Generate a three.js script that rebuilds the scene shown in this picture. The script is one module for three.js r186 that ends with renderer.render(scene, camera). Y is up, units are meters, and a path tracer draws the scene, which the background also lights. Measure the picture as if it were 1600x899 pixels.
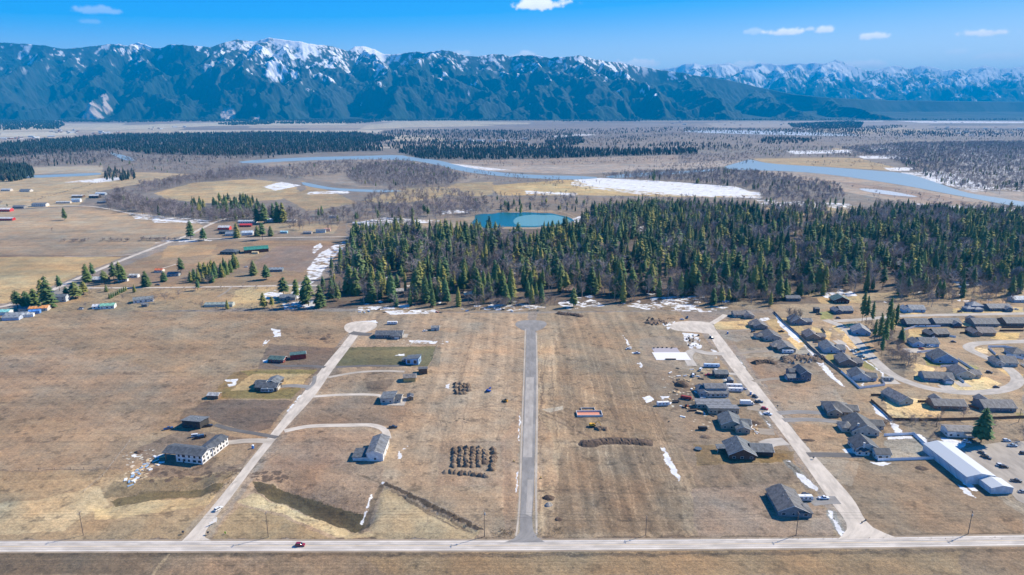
import * as THREE from 'three';
import { mergeGeometries } from 'three/addons/utils/BufferGeometryUtils.js';

// ------------------------------------------------------------------ camera, sky, sun, exposure
const F = 1062, CX = 800, CY = 449.5, YH = 168, EYE = 210;          // focal length, principal point and horizon row of the photograph (pixels), camera height (m)
const PITCH = Math.atan((CY - YH) / F), PS = Math.sin(PITCH), PC = Math.cos(PITCH);
const scene = new THREE.Scene();
const camera = new THREE.PerspectiveCamera(2 * Math.atan(CY / F) * 180 / Math.PI, 1600 / 899, 1, 90000);
camera.position.set(0, EYE, 0);
camera.rotation.x = -PITCH;
const renderer = new THREE.WebGLRenderer();
renderer.toneMapping = THREE.LinearToneMapping;
renderer.toneMappingExposure = 1.58;
renderer.shadowMap.enabled = true;

const SUN_DIR = new THREE.Vector3(0.88, 0.80, -0.42).normalize();
const sun = new THREE.DirectionalLight(new THREE.Color().setRGB(1.0, 0.89, 0.70), 5.0);
sun.position.copy(SUN_DIR).multiplyScalar(3000);
sun.castShadow = true;
sun.shadow.camera.left = sun.shadow.camera.bottom = -1500; sun.shadow.camera.right = sun.shadow.camera.top = 1500; sun.shadow.camera.far = 8000;
scene.add(sun);
scene.fog = new THREE.FogExp2(new THREE.Color().setRGB(0.0, 0.46, 1.0), 5.0e-5);

// seeded random numbers and a table of tileable fractal noise
let seed = 12345;
const rnd = () => { seed = (seed + 0x6D2B79F5) | 0; let t = Math.imul(seed ^ (seed >>> 15), 1 | seed); t = (t + Math.imul(t ^ (t >>> 7), 61 | t)) ^ t; return ((t ^ (t >>> 14)) >>> 0) / 4294967296; };
const rr = (a, b) => a + (b - a) * rnd();
const pick = (a) => a[Math.floor(rnd() * a.length)];
const clamp = (v, a = 0, b = 1) => Math.min(b, Math.max(a, v));
const sstep = (a, b, v) => { const t = clamp((v - a) / (b - a)); return t * t * (3 - 2 * t); };
const NT = 512, NTAB = new Float32Array(NT * NT);
{
  let amp = 1, sum = 0;
  for (let o = 0, cells = 8; o < 6; o++, cells *= 2, amp *= 0.55) {
    const g = new Float32Array(cells * cells); for (let i = 0; i < g.length; i++) g[i] = rnd();
    sum += amp;
    for (let y = 0; y < NT; y++) for (let x = 0; x < NT; x++) {
      const u = x / NT * cells, v = y / NT * cells, i = Math.floor(u), j = Math.floor(v); let fu = u - i, fv = v - j;
      fu = fu * fu * (3 - 2 * fu); fv = fv * fv * (3 - 2 * fv);
      const i1 = (i + 1) % cells, j1 = (j + 1) % cells;
      NTAB[y * NT + x] += amp * ((g[j * cells + i] * (1 - fu) + g[j * cells + i1] * fu) * (1 - fv) + (g[j1 * cells + i] * (1 - fu) + g[j1 * cells + i1] * fu) * fv);
    }
  }
  let lo = 1e9, hi = -1e9; for (const v of NTAB) { lo = Math.min(lo, v); hi = Math.max(hi, v); }
  for (let i = 0; i < NTAB.length; i++) NTAB[i] = (NTAB[i] - lo) / (hi - lo);
}
// noise in 0..1 about 0.5; s = period in metres (8 coarse cells per period)
function N(x, z, s) {
  const u = x / s * NT, v = z / s * NT, i = Math.floor(u), j = Math.floor(v), fu = u - i, fv = v - j;
  const a = i & 511, b = (i + 1) & 511, c = (j & 511) * NT, d = ((j + 1) & 511) * NT;
  return (NTAB[c + a] * (1 - fu) + NTAB[c + b] * fu) * (1 - fv) + (NTAB[d + a] * (1 - fu) + NTAB[d + b] * fu) * fv;
}

// two turned layers of it, so that no period shows
const NN = (x, z, s) => clamp(.5 + ((N(x, z, s) - .5) + (N(x * .819 + z * .574 + 31, z * .819 - x * .574, s * 1.618) - .5)) * .72);
// sky: air and a few small fair-weather clouds
{
  const W = 4096, HH = 2048, data = new Float32Array(W * HH * 4);
  const clouds = [[850, 9, 46, 11, 1], [1225, 51, 28, 5, 1], [1288, 48, 12, 6, .9], [1266, 46, 7, 3, .7], [1362, 58, 19, 5, 1], [1540, 52, 34, 5, 1], [1178, 50, 13, 4, .4], [152, 16, 26, 6, .28], [140, 34, 12, 3, .16], [1495, 82, 14, 4, .3], [1560, 88, 30, 6, .4], [1000, 100, 30, 8, .9], [1170, 102, 26, 6, .7], [1350, 105, 40, 8, .9], [820, 88, 22, 6, .6], [720, 84, 16, 4, .4]].map(([px, py, a, b, k]) => {
    const u = (px - CX) / F, v = -(py - CY) / F, dx = u, dy = v * PC - PS, dz = -PC - v * PS, l = Math.hypot(dx, dz);
    return { az: Math.atan2(dx, -dz), el: Math.atan2(dy, l), ra: a / F, rb: b / F, k };
  });
  const mix3 = (a, b, t) => [a[0] + (b[0] - a[0]) * t, a[1] + (b[1] - a[1]) * t, a[2] + (b[2] - a[2]) * t];
  const HOR = [0.74, 0.86, 0.92], MID = [0.02, 0.33, 0.78], TOP = [0.0, 0.18, 0.72], ZEN = [0.012, 0.085, 0.27];
  const sunAz = Math.atan2(SUN_DIR.x, -SUN_DIR.z);
  for (let j = 0; j < HH; j++) {
    const el = ((j + 0.5) / HH - 0.5) * Math.PI, ed = el * 180 / Math.PI;
    const stepX = ed < -1 ? W : ed > 15 ? 16 : 1;
    for (let i = 0; i < W; i += stepX) {
      const th = ((i + 0.5) / W - 0.5) * 2 * Math.PI, x = Math.cos(th), z = Math.sin(th), az = Math.atan2(x, -z);
      let rel = Math.abs(az - sunAz); if (rel > Math.PI) rel = 2 * Math.PI - rel;
      const toward = Math.pow(0.5 + 0.5 * Math.cos(rel), 2.0);
      const e = ed / (1 + 0.75 * toward);
      let c = e < 5.2 ? mix3(HOR, MID, sstep(0.5, 5.6, e)) : e < 9 ? mix3(MID, TOP, sstep(4.6, 9, e)) : mix3(TOP, ZEN, sstep(8, 45, e));
      const glow = toward * Math.exp(-Math.max(0, ed) / 2.6) * 1.1;
      c = [c[0] + glow * 0.75, c[1] + glow * 0.6, c[2] + glow * 0.3];
      if (ed > 0 && ed < 14) for (const q of clouds) {
        const a = (az - q.az) / q.ra, b = (el - q.el) / q.rb;
        if (Math.abs(a) > 1.4 || Math.abs(b) > 1.8) continue;
        const n = N(az * 1000, el * 1800, 160) * 0.62 + N(az * 1000, el * 1400, 47) * 0.38;
        const edge = 1 - Math.sqrt(a * a + Math.pow(b < -0.2 ? b * 1.5 : b * 0.9, 2));
        const d = sstep(0.0, 0.34, edge + (n - 0.55) * 1.5) * q.k;
        const lit = 0.9 + 0.1 * clamp(b + (n - .5) * 1.5, -1, 1);
        c = mix3(c, [lit, lit * 1.0, lit * 1.03], d);
      }
      for (let q = 0; q < stepX; q++) { const k = (j * W + i + q) * 4; data[k] = c[0]; data[k + 1] = c[1]; data[k + 2] = c[2]; data[k + 3] = 1; }
    }
  }
  const t = new THREE.DataTexture(data, W, HH, THREE.RGBAFormat, THREE.FloatType);
  t.mapping = THREE.EquirectangularReflectionMapping; t.magFilter = THREE.LinearFilter; t.colorSpace = THREE.LinearSRGBColorSpace; t.needsUpdate = true;
  scene.background = t; scene.environment = t;
}

// ------------------------------------------------------------------ helpers
// the ground point (height y) that the photograph shows at pixel px, py: [x, z]
function gp(px, py, y = 0) {
  const u = (px - CX) / F, v = -(py - CY) / F, t = (EYE - y) / (PS - v * PC);
  return [u * t, -(PC + v * PS) * t];
}
const mpp = (py) => { const v = -(py - CY) / F; return EYE / (PS - v * PC) / F; };          // metres per pixel across, at that row of the ground
// relief of the near fields: a swale with banks, slight swells
const polyDist = (x, z, pts) => { let best = 1e9, bt = 0; for (let i = 0; i + 1 < pts.length; i++) { const [ax, az] = pts[i], [bx, bz] = pts[i + 1], dx = bx - ax, dz = bz - az, t = clamp(((x - ax) * dx + (z - az) * dz) / (dx * dx + dz * dz)), d = Math.hypot(x - ax - dx * t, z - az - dz * t); if (d < best) { best = d; bt = (i + t) / (pts.length - 1); } } return [best, bt]; };
const SWALES = [
  { p: [[140, 800], [200, 775], [270, 768], [335, 760]].map((p) => gp(...p)), w: 13, d: 3.4 },
  { p: [[412, 766], [455, 776], [500, 795], [545, 812], [570, 826]].map((p) => gp(...p)), w: 11, d: 4.2 },
];
const BERMS = [{ p: [[600, 757], [640, 776], [700, 804], [752, 829]].map((p) => gp(...p)), w: 1.6, d: -1.5 }, { p: [[612, 770], [650, 788], [700, 812], [735, 832]].map((p) => gp(...p)), w: 2.2, d: 0.8 }, { p: [[596, 762], [583, 785], [570, 815], [566, 830]].map((p) => gp(...p)), w: 2.0, d: 1.2 }];
function relief(x, z) {
  if (z < -470 || z > -300 || x > 20 || x < -260) return 0;
  let h = 0;
  for (const s of SWALES) { const [d, t] = polyDist(x, z, s.p); if (d < s.w * 2.6) h -= s.d * Math.exp(-d * d / (s.w * s.w)) * sstep(0, .12, t) * sstep(1, .88, t) * (0.85 + 0.3 * N(x, z, 60)); }
  for (const s of BERMS) { const [d] = polyDist(x, z, s.p); if (d < s.w * 2.6) h -= s.d * Math.exp(-d * d / (s.w * s.w)); }
  return h;
}
const hgt = relief;
const used = {};
function numbered(name) { if (used[name] === undefined) { used[name] = 0; return name; } used[name]++; return name + '_' + String(used[name]).padStart(3, '0'); }
function tag(o, label, category, group, kind) { if (label) o.userData.label = label; if (category) o.userData.category = category; if (group) o.userData.group = group; if (kind) o.userData.kind = kind; return o; }
function shade(o) { o.castShadow = true; o.receiveShadow = true; return o; }
function thing(name, label, category, x, z, turn = 0, group, y) {
  const o = new THREE.Group(); o.name = numbered(name); scene.add(o);
  o.position.set(x, y ?? hgt(x, z), z); o.rotation.y = turn; return tag(o, label, category, group);
}
function part(name, geo, mat, parent) { const m = shade(new THREE.Mesh(geo, mat)); m.name = name; parent.add(m); return m; }
function struct(name, geo, mat, label) { const m = shade(new THREE.Mesh(geo, mat)); m.name = numbered(name); scene.add(m); tag(m, label, null, null, 'structure'); return m; }
// a collector of triangles
class MB {
  constructor() { this.p = []; }
  tri(a, b, c) { this.p.push(...a, ...b, ...c); return this; }
  quad(a, b, c, d) { return this.tri(a, b, c).tri(a, c, d); }
  box(x0, x1, y0, y1, z0, z1) {
    const P = (x, y, z) => [x, y, z];
    this.quad(P(x0, y0, z1), P(x1, y0, z1), P(x1, y1, z1), P(x0, y1, z1)); this.quad(P(x1, y0, z0), P(x0, y0, z0), P(x0, y1, z0), P(x1, y1, z0));
    this.quad(P(x1, y0, z1), P(x1, y0, z0), P(x1, y1, z0), P(x1, y1, z1)); this.quad(P(x0, y0, z0), P(x0, y0, z1), P(x0, y1, z1), P(x0, y1, z0));
    this.quad(P(x0, y1, z1), P(x1, y1, z1), P(x1, y1, z0), P(x0, y1, z0)); this.quad(P(x0, y0, z0), P(x1, y0, z0), P(x1, y0, z1), P(x0, y0, z1)); return this;
  }
  // a convex or concave outline in the x-y plane pushed from z0 to z1; map turns [x,y,z] into the final place
  prism(outline, z0, z1, map = (q) => q) {
    const shape = outline.map(([x, y]) => new THREE.Vector2(x, y)), ccw = THREE.ShapeUtils.area(shape) > 0; if (!ccw) shape.reverse();
    const T = THREE.ShapeUtils.triangulateShape(shape, []);
    for (const [a, b, c] of T) { this.tri(...[a, b, c].map((i) => map([shape[i].x, shape[i].y, z1]))); this.tri(...[c, b, a].map((i) => map([shape[i].x, shape[i].y, z0]))); }
    for (let i = 0; i < shape.length; i++) { const p = shape[i], q = shape[(i + 1) % shape.length]; this.quad(map([p.x, p.y, z0]), map([q.x, q.y, z0]), map([q.x, q.y, z1]), map([p.x, p.y, z1])); }
    return this;
  }
  // a bar between two points
  bar(a, b, r0, r1 = r0, n = 6) {
    const A = new THREE.Vector3(...a), B = new THREE.Vector3(...b), d = B.clone().sub(A).normalize(), u = new THREE.Vector3(Math.abs(d.y) > .9 ? 1 : 0, Math.abs(d.y) > .9 ? 0 : 1, 0).cross(d).normalize(), v = d.clone().cross(u);
    const at = (o, r, k) => { const t = k / n * 2 * Math.PI; return [o.x + (u.x * Math.cos(t) + v.x * Math.sin(t)) * r, o.y + (u.y * Math.cos(t) + v.y * Math.sin(t)) * r, o.z + (u.z * Math.cos(t) + v.z * Math.sin(t)) * r]; };
    for (let k = 0; k < n; k++) { this.quad(at(A, r0, k), at(A, r0, k + 1), at(B, r1, k + 1), at(B, r1, k)); this.tri(at(B, r1, k), at(B, r1, k + 1), b); this.tri(at(A, r0, k + 1), at(A, r0, k), a); }
    return this;
  }
  geo() {
    const g = new THREE.BufferGeometry(), p = new Float32Array(this.p), uv = new Float32Array(p.length / 3 * 2);
    for (let i = 0; i < p.length / 3; i++) { uv[i * 2] = p[i * 3] * .9 + p[i * 3 + 1] * .25; uv[i * 2 + 1] = p[i * 3 + 2] * .9 + p[i * 3 + 1] * .8; }
    g.setAttribute('position', new THREE.BufferAttribute(p, 3)); g.setAttribute('uv', new THREE.BufferAttribute(uv, 2)); g.computeVertexNormals(); return g;
  }
}
// grain: a tileable map of light grey noise, in metres
function grainTex(size, lo, hi, rep, scaleU = 1, scaleV = 1, contrast = 1) {
  const n = size, d = new Uint8Array(n * n * 4);
  for (let y = 0; y < n; y++) for (let x = 0; x < n; x++) {
    const a = N(x * scaleU, y * scaleV, n), b = rnd(), v = clamp(.5 + (a - .5) * contrast * 1.6 + (b - .5) * .5 * contrast), k = (y * n + x) * 4, q = (lo + (hi - lo) * v) * 255;
    d[k] = d[k + 1] = d[k + 2] = q; d[k + 3] = 255;
  }
  const t = new THREE.DataTexture(d, n, n); t.wrapS = t.wrapT = THREE.RepeatWrapping; t.magFilter = THREE.LinearFilter; t.colorSpace = THREE.SRGBColorSpace; t.repeat.set(1 / rep, 1 / rep); t.needsUpdate = true; return t;
}
const GRAIN = grainTex(256, .72, 1.0, 9), GRAIN_SOFT = grainTex(256, .86, 1.0, 14), GRAIN_ROAD = grainTex(512, .84, 1.0, 60, 3, 1, .8);
const mats = {};
function mat(hex, rough = .85, opt = {}) { const k = hex + '_' + rough + JSON.stringify(Object.keys(opt)); return mats[k] ??= new THREE.MeshStandardMaterial({ color: hex, roughness: rough, side: THREE.DoubleSide, ...opt }); }
const brighter = (hex, k) => '#' + new THREE.Color(hex).multiplyScalar(k).getHexString();
const roofMat = (hex) => { const c = new THREE.Color(hex), grey = Math.max(c.r, c.g, c.b) - Math.min(c.r, c.g, c.b) < .1; if (grey) c.lerp(new THREE.Color('#585d63'), .45); return mat(brighter('#' + c.getHexString(), 1.6), .75, { map: GRAIN }); };
const soilMat = (hex) => mat(hex, .95, { map: GRAIN });
const wallMat = (hex) => mat(brighter(hex, new THREE.Color(hex).g > .5 ? 1 : 1.2), .85, { map: GRAIN_SOFT });
const GLASS = new THREE.MeshStandardMaterial({ color: new THREE.Color().setRGB(.03, .04, .055), roughness: .12, metalness: 0 });
// ------------------------------------------------------------------ ground: what grows or lies where, painted in world metres
const PX = (s) => s.trim().split(/\s+/).map((q) => q.split(',').map(Number));       // "px,py px,py" of the photograph
const G = (s) => PX(s).map((p) => gp(p[0], p[1]));                                    // the same on the ground
const OPS = [];
const fill = (color, s, o = {}) => OPS.push({ k: 'f', color, pts: G(s), ...o });
const line = (color, w, s, o = {}) => OPS.push({ k: 'l', color, w, pts: G(s), ...o });
const snow = (a, s) => OPS.push({ k: 's', a, pts: G(s) });
const snowLine = (a, w, s) => OPS.push({ k: 'sl', a, w, pts: G(s) });
const dirt = (a, s) => OPS.push({ k: 'd', a, pts: G(s) });
const spots = (color, n, r0, r1, s, o = {}) => OPS.push({ k: 'p', color, n, r0, r1, pts: G(s), ...o });
function inside(x, z, p) { let c = false; for (let i = 0, j = p.length - 1; i < p.length; j = i++) if ((p[i][1] > z) !== (p[j][1] > z) && x < (p[j][0] - p[i][0]) * (z - p[i][1]) / (p[j][1] - p[i][1]) + p[i][0]) c = !c; return c; }

// far valley: strips of stubble, ploughed land and snow
fill('#998d86', '-600,186 2200,186 2200,255 -600,255', { dir: .5 });
{
  const cols = ['#b9ab9b', '#c6b9a6', '#a3968f', '#8f8480', '#b7a794', '#9c8f88', '#cdc2b0', '#a89a8c', '#857a78', '#bfb19c'];
  const dark = ['#938884', '#857b79', '#9d9089', '#7b7272', '#8d807a', '#a3958a'];
  for (let r = 0; r < 13; r++) {
    const y0 = 184.5 + r * 2.6 + r * r * .1, y1 = y0 + 2.6 + r * .22;
    for (let x = -500; x < 2100;) { const w = rr(50, 260), s = rr(-14, 14); fill(x > 560 ? pick(dark) : pick(cols), `${x},${y0} ${x + w},${y0 + rr(-.4, .4)} ${x + w + s},${y1} ${x + s},${y1}`, { dir: .5, a: .9 }); x += w; }
  }
}
fill('#c9bda9', '0,205 90,203 190,203 330,197 540,195 540,191 380,190 220,195 100,197 0,198', { dir: .5 });
fill('#d0c6b6', '0,213 120,211 110,206 0,207'); fill('#c2b5a1', '560,203 640,199 820,196 830,192 700,188 620,190 570,197'); fill('#877c7c', '590,207 780,199 820,203 800,208 640,212'); fill('#8d8180', '750,195 900,193 1080,199 1075,204 880,204');
fill('#b39f87', '860,222 1000,214 1090,211 1170,214 1180,221 980,228 900,229'); fill('#a89a93', '940,232 1090,226 1160,230 1165,237 1000,238'); fill('#ae9c86', '1070,222 1230,219 1330,224 1360,232 1300,240 1180,242 1080,240');
fill('#b19f8a', '1260,204 1400,200 1470,204 1400,208 1290,210'); fill('#9c9090', '1330,196 1600,192 1600,186 1330,188'); fill('#ab9e98', '1100,192 1330,188 1330,196 1120,200');
fill('#a39691', '1300,216 1600,214 1600,224 1320,226', { dir: .5 }); fill('#b7a58c', '1330,220 1480,218 1480,222 1360,223');
snow(.75, '1360,178 1480,177.5 1480,179.5 1360,179.5'); snow(.8, '1400,189 1600,190 1600,192.5 1440,192'); snow(.5, '1330,189 1380,188.5 1380,190 1330,190'); snow(.6, '850,213 920,209 935,211 880,214');
snow(.6, '1200,172.5 1275,172.5 1275,174.5 1200,174'); snow(.55, '950,180 1060,179 1060,180.5 950,181'); snow(.5, '0,184 60,183 60,184.4 0,184.8');

// river plain
fill('#857b74', '-600,236 2200,226 2200,348 -600,352', { dir: .5 });
fill('#857971', '-200,238 330,236 400,262 200,300 140,290 -200,262'); fill('#ad9e8d', '0,262 160,258 160,270 0,274'); fill('#b7a994', '50,262 160,260 158,269 52,270');
fill('#b59f7e', '-100,283 180,268 300,272 150,300 120,322 -100,330', { dir: .5 }); fill('#bba27c', '-100,300 60,292 180,280 200,285 60,310 -100,318');
fill('#b69d75', '240,302 300,286 390,280 452,286 470,300 440,312 330,318 262,312', { dir: .5 }); fill('#a68e6b', '440,308 480,296 470,282 520,300 560,318 480,330'); fill('#c4ab80', '330,292 420,288 440,298 340,306');
fill('#9a8c80', '380,250 620,246 640,252 700,262 760,276 700,292 560,292 480,280 400,262'); fill('#a5958a', '560,252 620,250 660,262 600,266'); fill('#ab9c92', '690,254 760,256 900,252 1100,246 1160,252 1120,262 900,272 760,268');
fill('#9f8d80', '690,252 1170,240 1180,248 1000,256 760,260'); fill('#b99d6c', '764,290 880,281 1000,283 1090,287 1180,300 1195,309 1060,308 900,305 780,306', { dir: .5 }); fill('#c9ae79', '800,292 900,285 1010,290 960,302 840,303');
fill('#a8936f', '640,290 770,284 770,304 660,318 560,316');
fill('#b1976f', '1172,247 1250,244 1340,247 1400,262 1410,268 1300,261 1200,256'); fill('#b59d78', '1300,228 1370,226 1400,240 1330,246 1290,240');
fill('#a99687', '1150,264 1260,268 1370,280 1470,302 1540,314 1560,325 1420,318 1300,296 1200,276'); fill('#9b8578', '1300,282 1420,296 1520,316 1500,322 1380,306'); fill('#a2948c', '1490,296 1600,292 1600,316 1530,306');
fill('#87786b', '700,306 1200,312 1320,330 1400,322 1600,330 1600,352 1300,345 900,345 560,350 540,332');
fill('#a48e6c', '1180,318 1330,322 1450,340 1420,352 1320,342 1200,332'); fill('#9b8874', '540,345 740,332 740,352 640,362 550,372'); fill('#a6937c', '640,352 740,346 760,356 690,362');
fill('#a08f79', '722,352 726,336 750,328 800,327 880,330 912,344 906,353 840,360 740,360', { a: .9 }); fill('#8b7763', '736,333 800,329 880,332 900,340 870,334 800,331 745,335', { a: .8 });
snow(.95, '896,281 940,278 1050,284 1150,292 1190,305 1090,307 1000,298 930,292'); snow(.5, '900,278 1190,300 1190,310 1000,304 890,290'); snow(.9, '410,292 440,284 470,290 430,298'); snow(.75, '100,285 180,276 190,279 150,285');
snow(.85, '135,283 188,277 190,281 150,286'); snow(.8, '1228,236 1330,234 1330,239 1240,241'); snow(.9, '1345,232 1390,229 1410,236 1360,236'); snow(.85, '1340,244 1400,243 1420,248 1350,248'); snow(.55, '1400,270 1470,268 1540,290 1460,286'); snow(.8, '1380,262 1430,262 1420,267 1390,267');
snow(.8, '1370,332 1430,336 1470,346 1410,350 1390,342'); snow(.7, '1330,336 1400,342 1380,352 1330,346'); snow(.45, '1180,312 1330,318 1330,326 1190,322'); snow(.55, '880,346 930,330 990,330 1010,345 940,352'); snow(.5, '540,350 600,340 690,345 640,352'); snow(.45, '1430,318 1600,326 1600,332 1450,328'); snow(.3, '1500,230 1600,240 1600,300 1480,290'); snow(.42, '1440,266 1480,268 1560,296 1520,300 1450,282');
snow(.6, '820,298 900,302 900,306 820,303'); snow(.65, '690,330 740,326 730,332 690,335'); snow(.7, '480,300 545,298 545,302 480,304'); snow(.7, '690,254 800,266 760,266 700,258');

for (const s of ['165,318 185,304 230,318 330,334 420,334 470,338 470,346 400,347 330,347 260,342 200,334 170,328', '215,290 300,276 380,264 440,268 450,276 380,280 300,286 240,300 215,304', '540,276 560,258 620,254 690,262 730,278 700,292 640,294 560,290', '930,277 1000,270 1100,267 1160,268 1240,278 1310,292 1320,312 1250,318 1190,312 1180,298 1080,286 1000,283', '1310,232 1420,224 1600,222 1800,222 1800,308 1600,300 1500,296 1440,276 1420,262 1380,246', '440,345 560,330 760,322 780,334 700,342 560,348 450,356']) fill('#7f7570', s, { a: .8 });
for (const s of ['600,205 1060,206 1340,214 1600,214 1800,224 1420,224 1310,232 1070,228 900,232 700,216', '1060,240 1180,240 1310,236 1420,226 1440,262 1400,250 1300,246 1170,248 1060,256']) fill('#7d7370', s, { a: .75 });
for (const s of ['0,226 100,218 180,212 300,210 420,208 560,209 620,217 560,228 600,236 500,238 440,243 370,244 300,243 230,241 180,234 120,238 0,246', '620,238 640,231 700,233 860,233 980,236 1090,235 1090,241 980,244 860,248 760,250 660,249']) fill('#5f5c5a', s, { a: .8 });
// farms on the left
fill('#aa9378', '-200,338 140,322 300,344 330,360 250,376 -200,395', { dir: .1 }); fill('#b39a7c', '-100,350 140,330 230,338 160,352 -100,368', { dir: .05 }); fill('#9e8a73', '-200,372 270,364 230,390 180,400 -200,402', { dir: .05 });
fill('#b69a6d', '-200,402 195,400 100,440 10,474 -200,490', { dir: .05 }); fill('#c1a678', '-100,432 110,430 70,448 -100,462', { dir: .03 }); fill('#836f5e', '-200,399.5 200,399.5 200,401.5 -200,401.5'); fill('#8a7765', '0,398 200,399 200,400.5 0,400');
fill('#9b8063', '236,398 310,376 540,376 535,400 470,440 420,452 150,452 130,445 190,418', { dir: .05 }); fill('#b08f68', '260,384 340,382 330,398 250,405'); fill('#90796a', '430,385 535,382 500,410 470,426 390,416', { dir: .5 }); fill('#8b7562', '190,430 420,410 400,425 230,445'); fill('#a98c68', '330,398 400,398 380,412 300,416');
fill('#b39a74', '390,448 480,446 440,482 330,482'); fill('#a18a6b', '110,452 390,452 330,484 60,490', { dir: .05 }); fill('#c0a678', '370,452 420,452 420,474 360,474');
fill('#927e6b', '330,345 540,345 540,373 300,373'); fill('#a89274', '400,345 530,352 520,366 420,360');
snow(.62, '497,398 520,384 535,378 545,378 520,405 500,430 480,452 462,470 450,462 478,440 480,420'); snow(.6, '488,386 500,380 504,384 490,398'); snow(.6, '405,462 430,453 445,460 415,470'); snow(.58, '440,474 520,466 500,480 445,484'); snow(.5, '200,332 330,345 320,350 210,342'); snow(.45, '235,342 300,344 300,348 240,348'); snow(.4, '240,380 250,376 330,374 330,377');

// forest floor
fill('#6d5d50', '490,482 505,440 540,400 555,365 700,355 735,358 900,358 920,330 1000,322 1200,332 1320,345 1600,345 1600,470 1380,476 1200,482 860,484', { dir: .5 });
spots('#9c8668', 150, 3, 9, '500,480 560,380 900,362 1000,330 1600,350 1600,465 1200,478 860,482', { a: .8 }); fill('#a08a6a', '1200,455 1300,470 1600,470 1600,440 1500,440 1380,458'); fill('#937f68', '560,478 700,480 1080,474 1200,470 1200,484 860,487 560,487');
for (let i = 0; i < 130; i++) { const x = rr(540, 1590), y = rr(362, 476), w = rr(5, 16), h = rr(1, 3); if (x + (480 - y) * .3 > 560) snow(rr(.5, .8), `${x},${y} ${x + w * .6},${y - h} ${x + w},${y} ${x + w * .5},${y + h}`); }
snow(.44, '740,478 800,474 860,480 800,486 750,484'); snow(.48, '870,474 900,464 930,470 945,478 890,484'); snow(.42, '980,478 1060,468 1090,478 1010,484'); snow(.46, '1060,476 1140,480 1110,488 1050,486'); snow(.6, '560,480 640,476 640,482 560,486'); snow(.7, '1280,458 1330,455 1340,462 1290,466'); snow(.7, '1490,440 1530,436 1540,446 1500,450'); snow(.7, '940,350 1060,356 1060,362 940,360'); snow(.46, '1010,465 1100,462 1100,468 1020,472');
fill('#b59a6c', '1275,466 1340,462 1350,474 1285,476');

// the big fields
fill('#9d8468', '-400,490 40,487 400,487 545,487 552,512 530,535 300,842 -400,845', { dir: .12 });
for (const [c, s] of [['#b1967a', '-50,570 90,540 160,556 250,580 330,600 300,640 160,620 0,620'], ['#ad9275', '0,690 100,670 220,690 260,720 180,740 -50,735'], ['#8d775e', '100,520 220,510 330,540 260,570 120,560'], ['#917a61', '60,600 200,590 270,640 150,660 -20,650'], ['#ae9476', '270,500 420,497 400,520 330,545 270,535'], ['#8f7860', '220,600 330,590 330,620 260,640'], ['#91795f', '60,720 200,690 230,720 180,740'], ['#b49a7b', '-50,500 200,495 180,510 0,520'], ['#8c765f', '0,560 90,565 60,590 -40,590'], ['#a98e71', '140,640 260,650 230,680 110,672']]) fill(c, s, { a: .38, dir: .12 });
fill('#a88f75', '545,487 825,490 818,842 326,842 440,690 560,525', { dir: .8 });
fill('#9d866c', '838,490 1060,486 1095,520 1230,700 1320,838 830,842', { dir: .9 });
fill('#8e785e', '872,512 990,502 1012,560 1030,640 1048,690 1010,688 900,690 868,640 866,560', { dir: .95, a: .85 }); fill('#88735a', '880,698 1040,698 1058,758 1072,830 868,835 866,770', { dir: .95, a: .85 });
fill('#b1977a', '842,540 862,528 872,560 866,640 878,690 866,770 850,830 838,830', { dir: .9, a: .6 }); fill('#b79c7e', '980,690 1040,690 1060,700 980,700', { dir: .9, a: .4 });
fill('#ae947a', '690,500 812,500 808,640 690,640', { dir: .9, a: .35 }); fill('#94806a', '600,760 760,760 800,820 770,832 700,800', { dir: .3, a: .5 });
fill('#9b846b', '1120,500 1210,492 1480,720 1600,760 1600,842 1380,842 1150,540', { dir: .6 });
fill('#8f7a63', '1290,718 1480,718 1600,800 1600,838 1380,838 1300,770', { dir: .3 });
fill('#a68d70', '1200,476 1600,470 1600,660 1380,660 1330,610', { dir: .5 });
fill('#96836e', '1160,490 1200,488 1330,600 1300,640 1200,600', { a: .7 });
fill('#8c7760', '-400,860 1900,850 1900,960 -400,960', { dir: .02 }); fill('#a0845f', '560,864 1500,858 1500,899 600,899', { dir: .02, a: .6 }); fill('#7c6955', '-100,866 240,868 220,899 -100,899', { dir: .05, a: .7 }); fill('#a68a72', '270,872 420,870 400,899 260,899', { a: .6, dir: .05 });
line('#6d5c4b', 3, '-200,866 400,866 800,868 1200,865 1700,858', { a: .8 }); line('#74624f', 2.4, '-200,844 290,842', { a: .7 }); line('#74624f', 2.4, '330,841 800,842', { a: .7 }); line('#74624f', 2.6, '850,842 1320,838 ', { a: .7 }); line('#6f5e4d', 2, '1400,837 1700,833', { a: .7 });
fill('#5d4f42', '-40,872 60,866 262,868 248,885 215,880 200,899 -60,899', { a: .35 }); line('#b59d7c', 1.6, '262,868 248,884 238,899', { a: .8 });
for (let i = 0; i < 16; i++) { const y = 866 + i * 2.2; line(i % 2 ? '#77644f' : '#b19877', rr(.3, .7), `${rr(-100, 700)},${y} ${rr(800, 1700)},${y - 3}`, { a: .35 }); }
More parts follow.
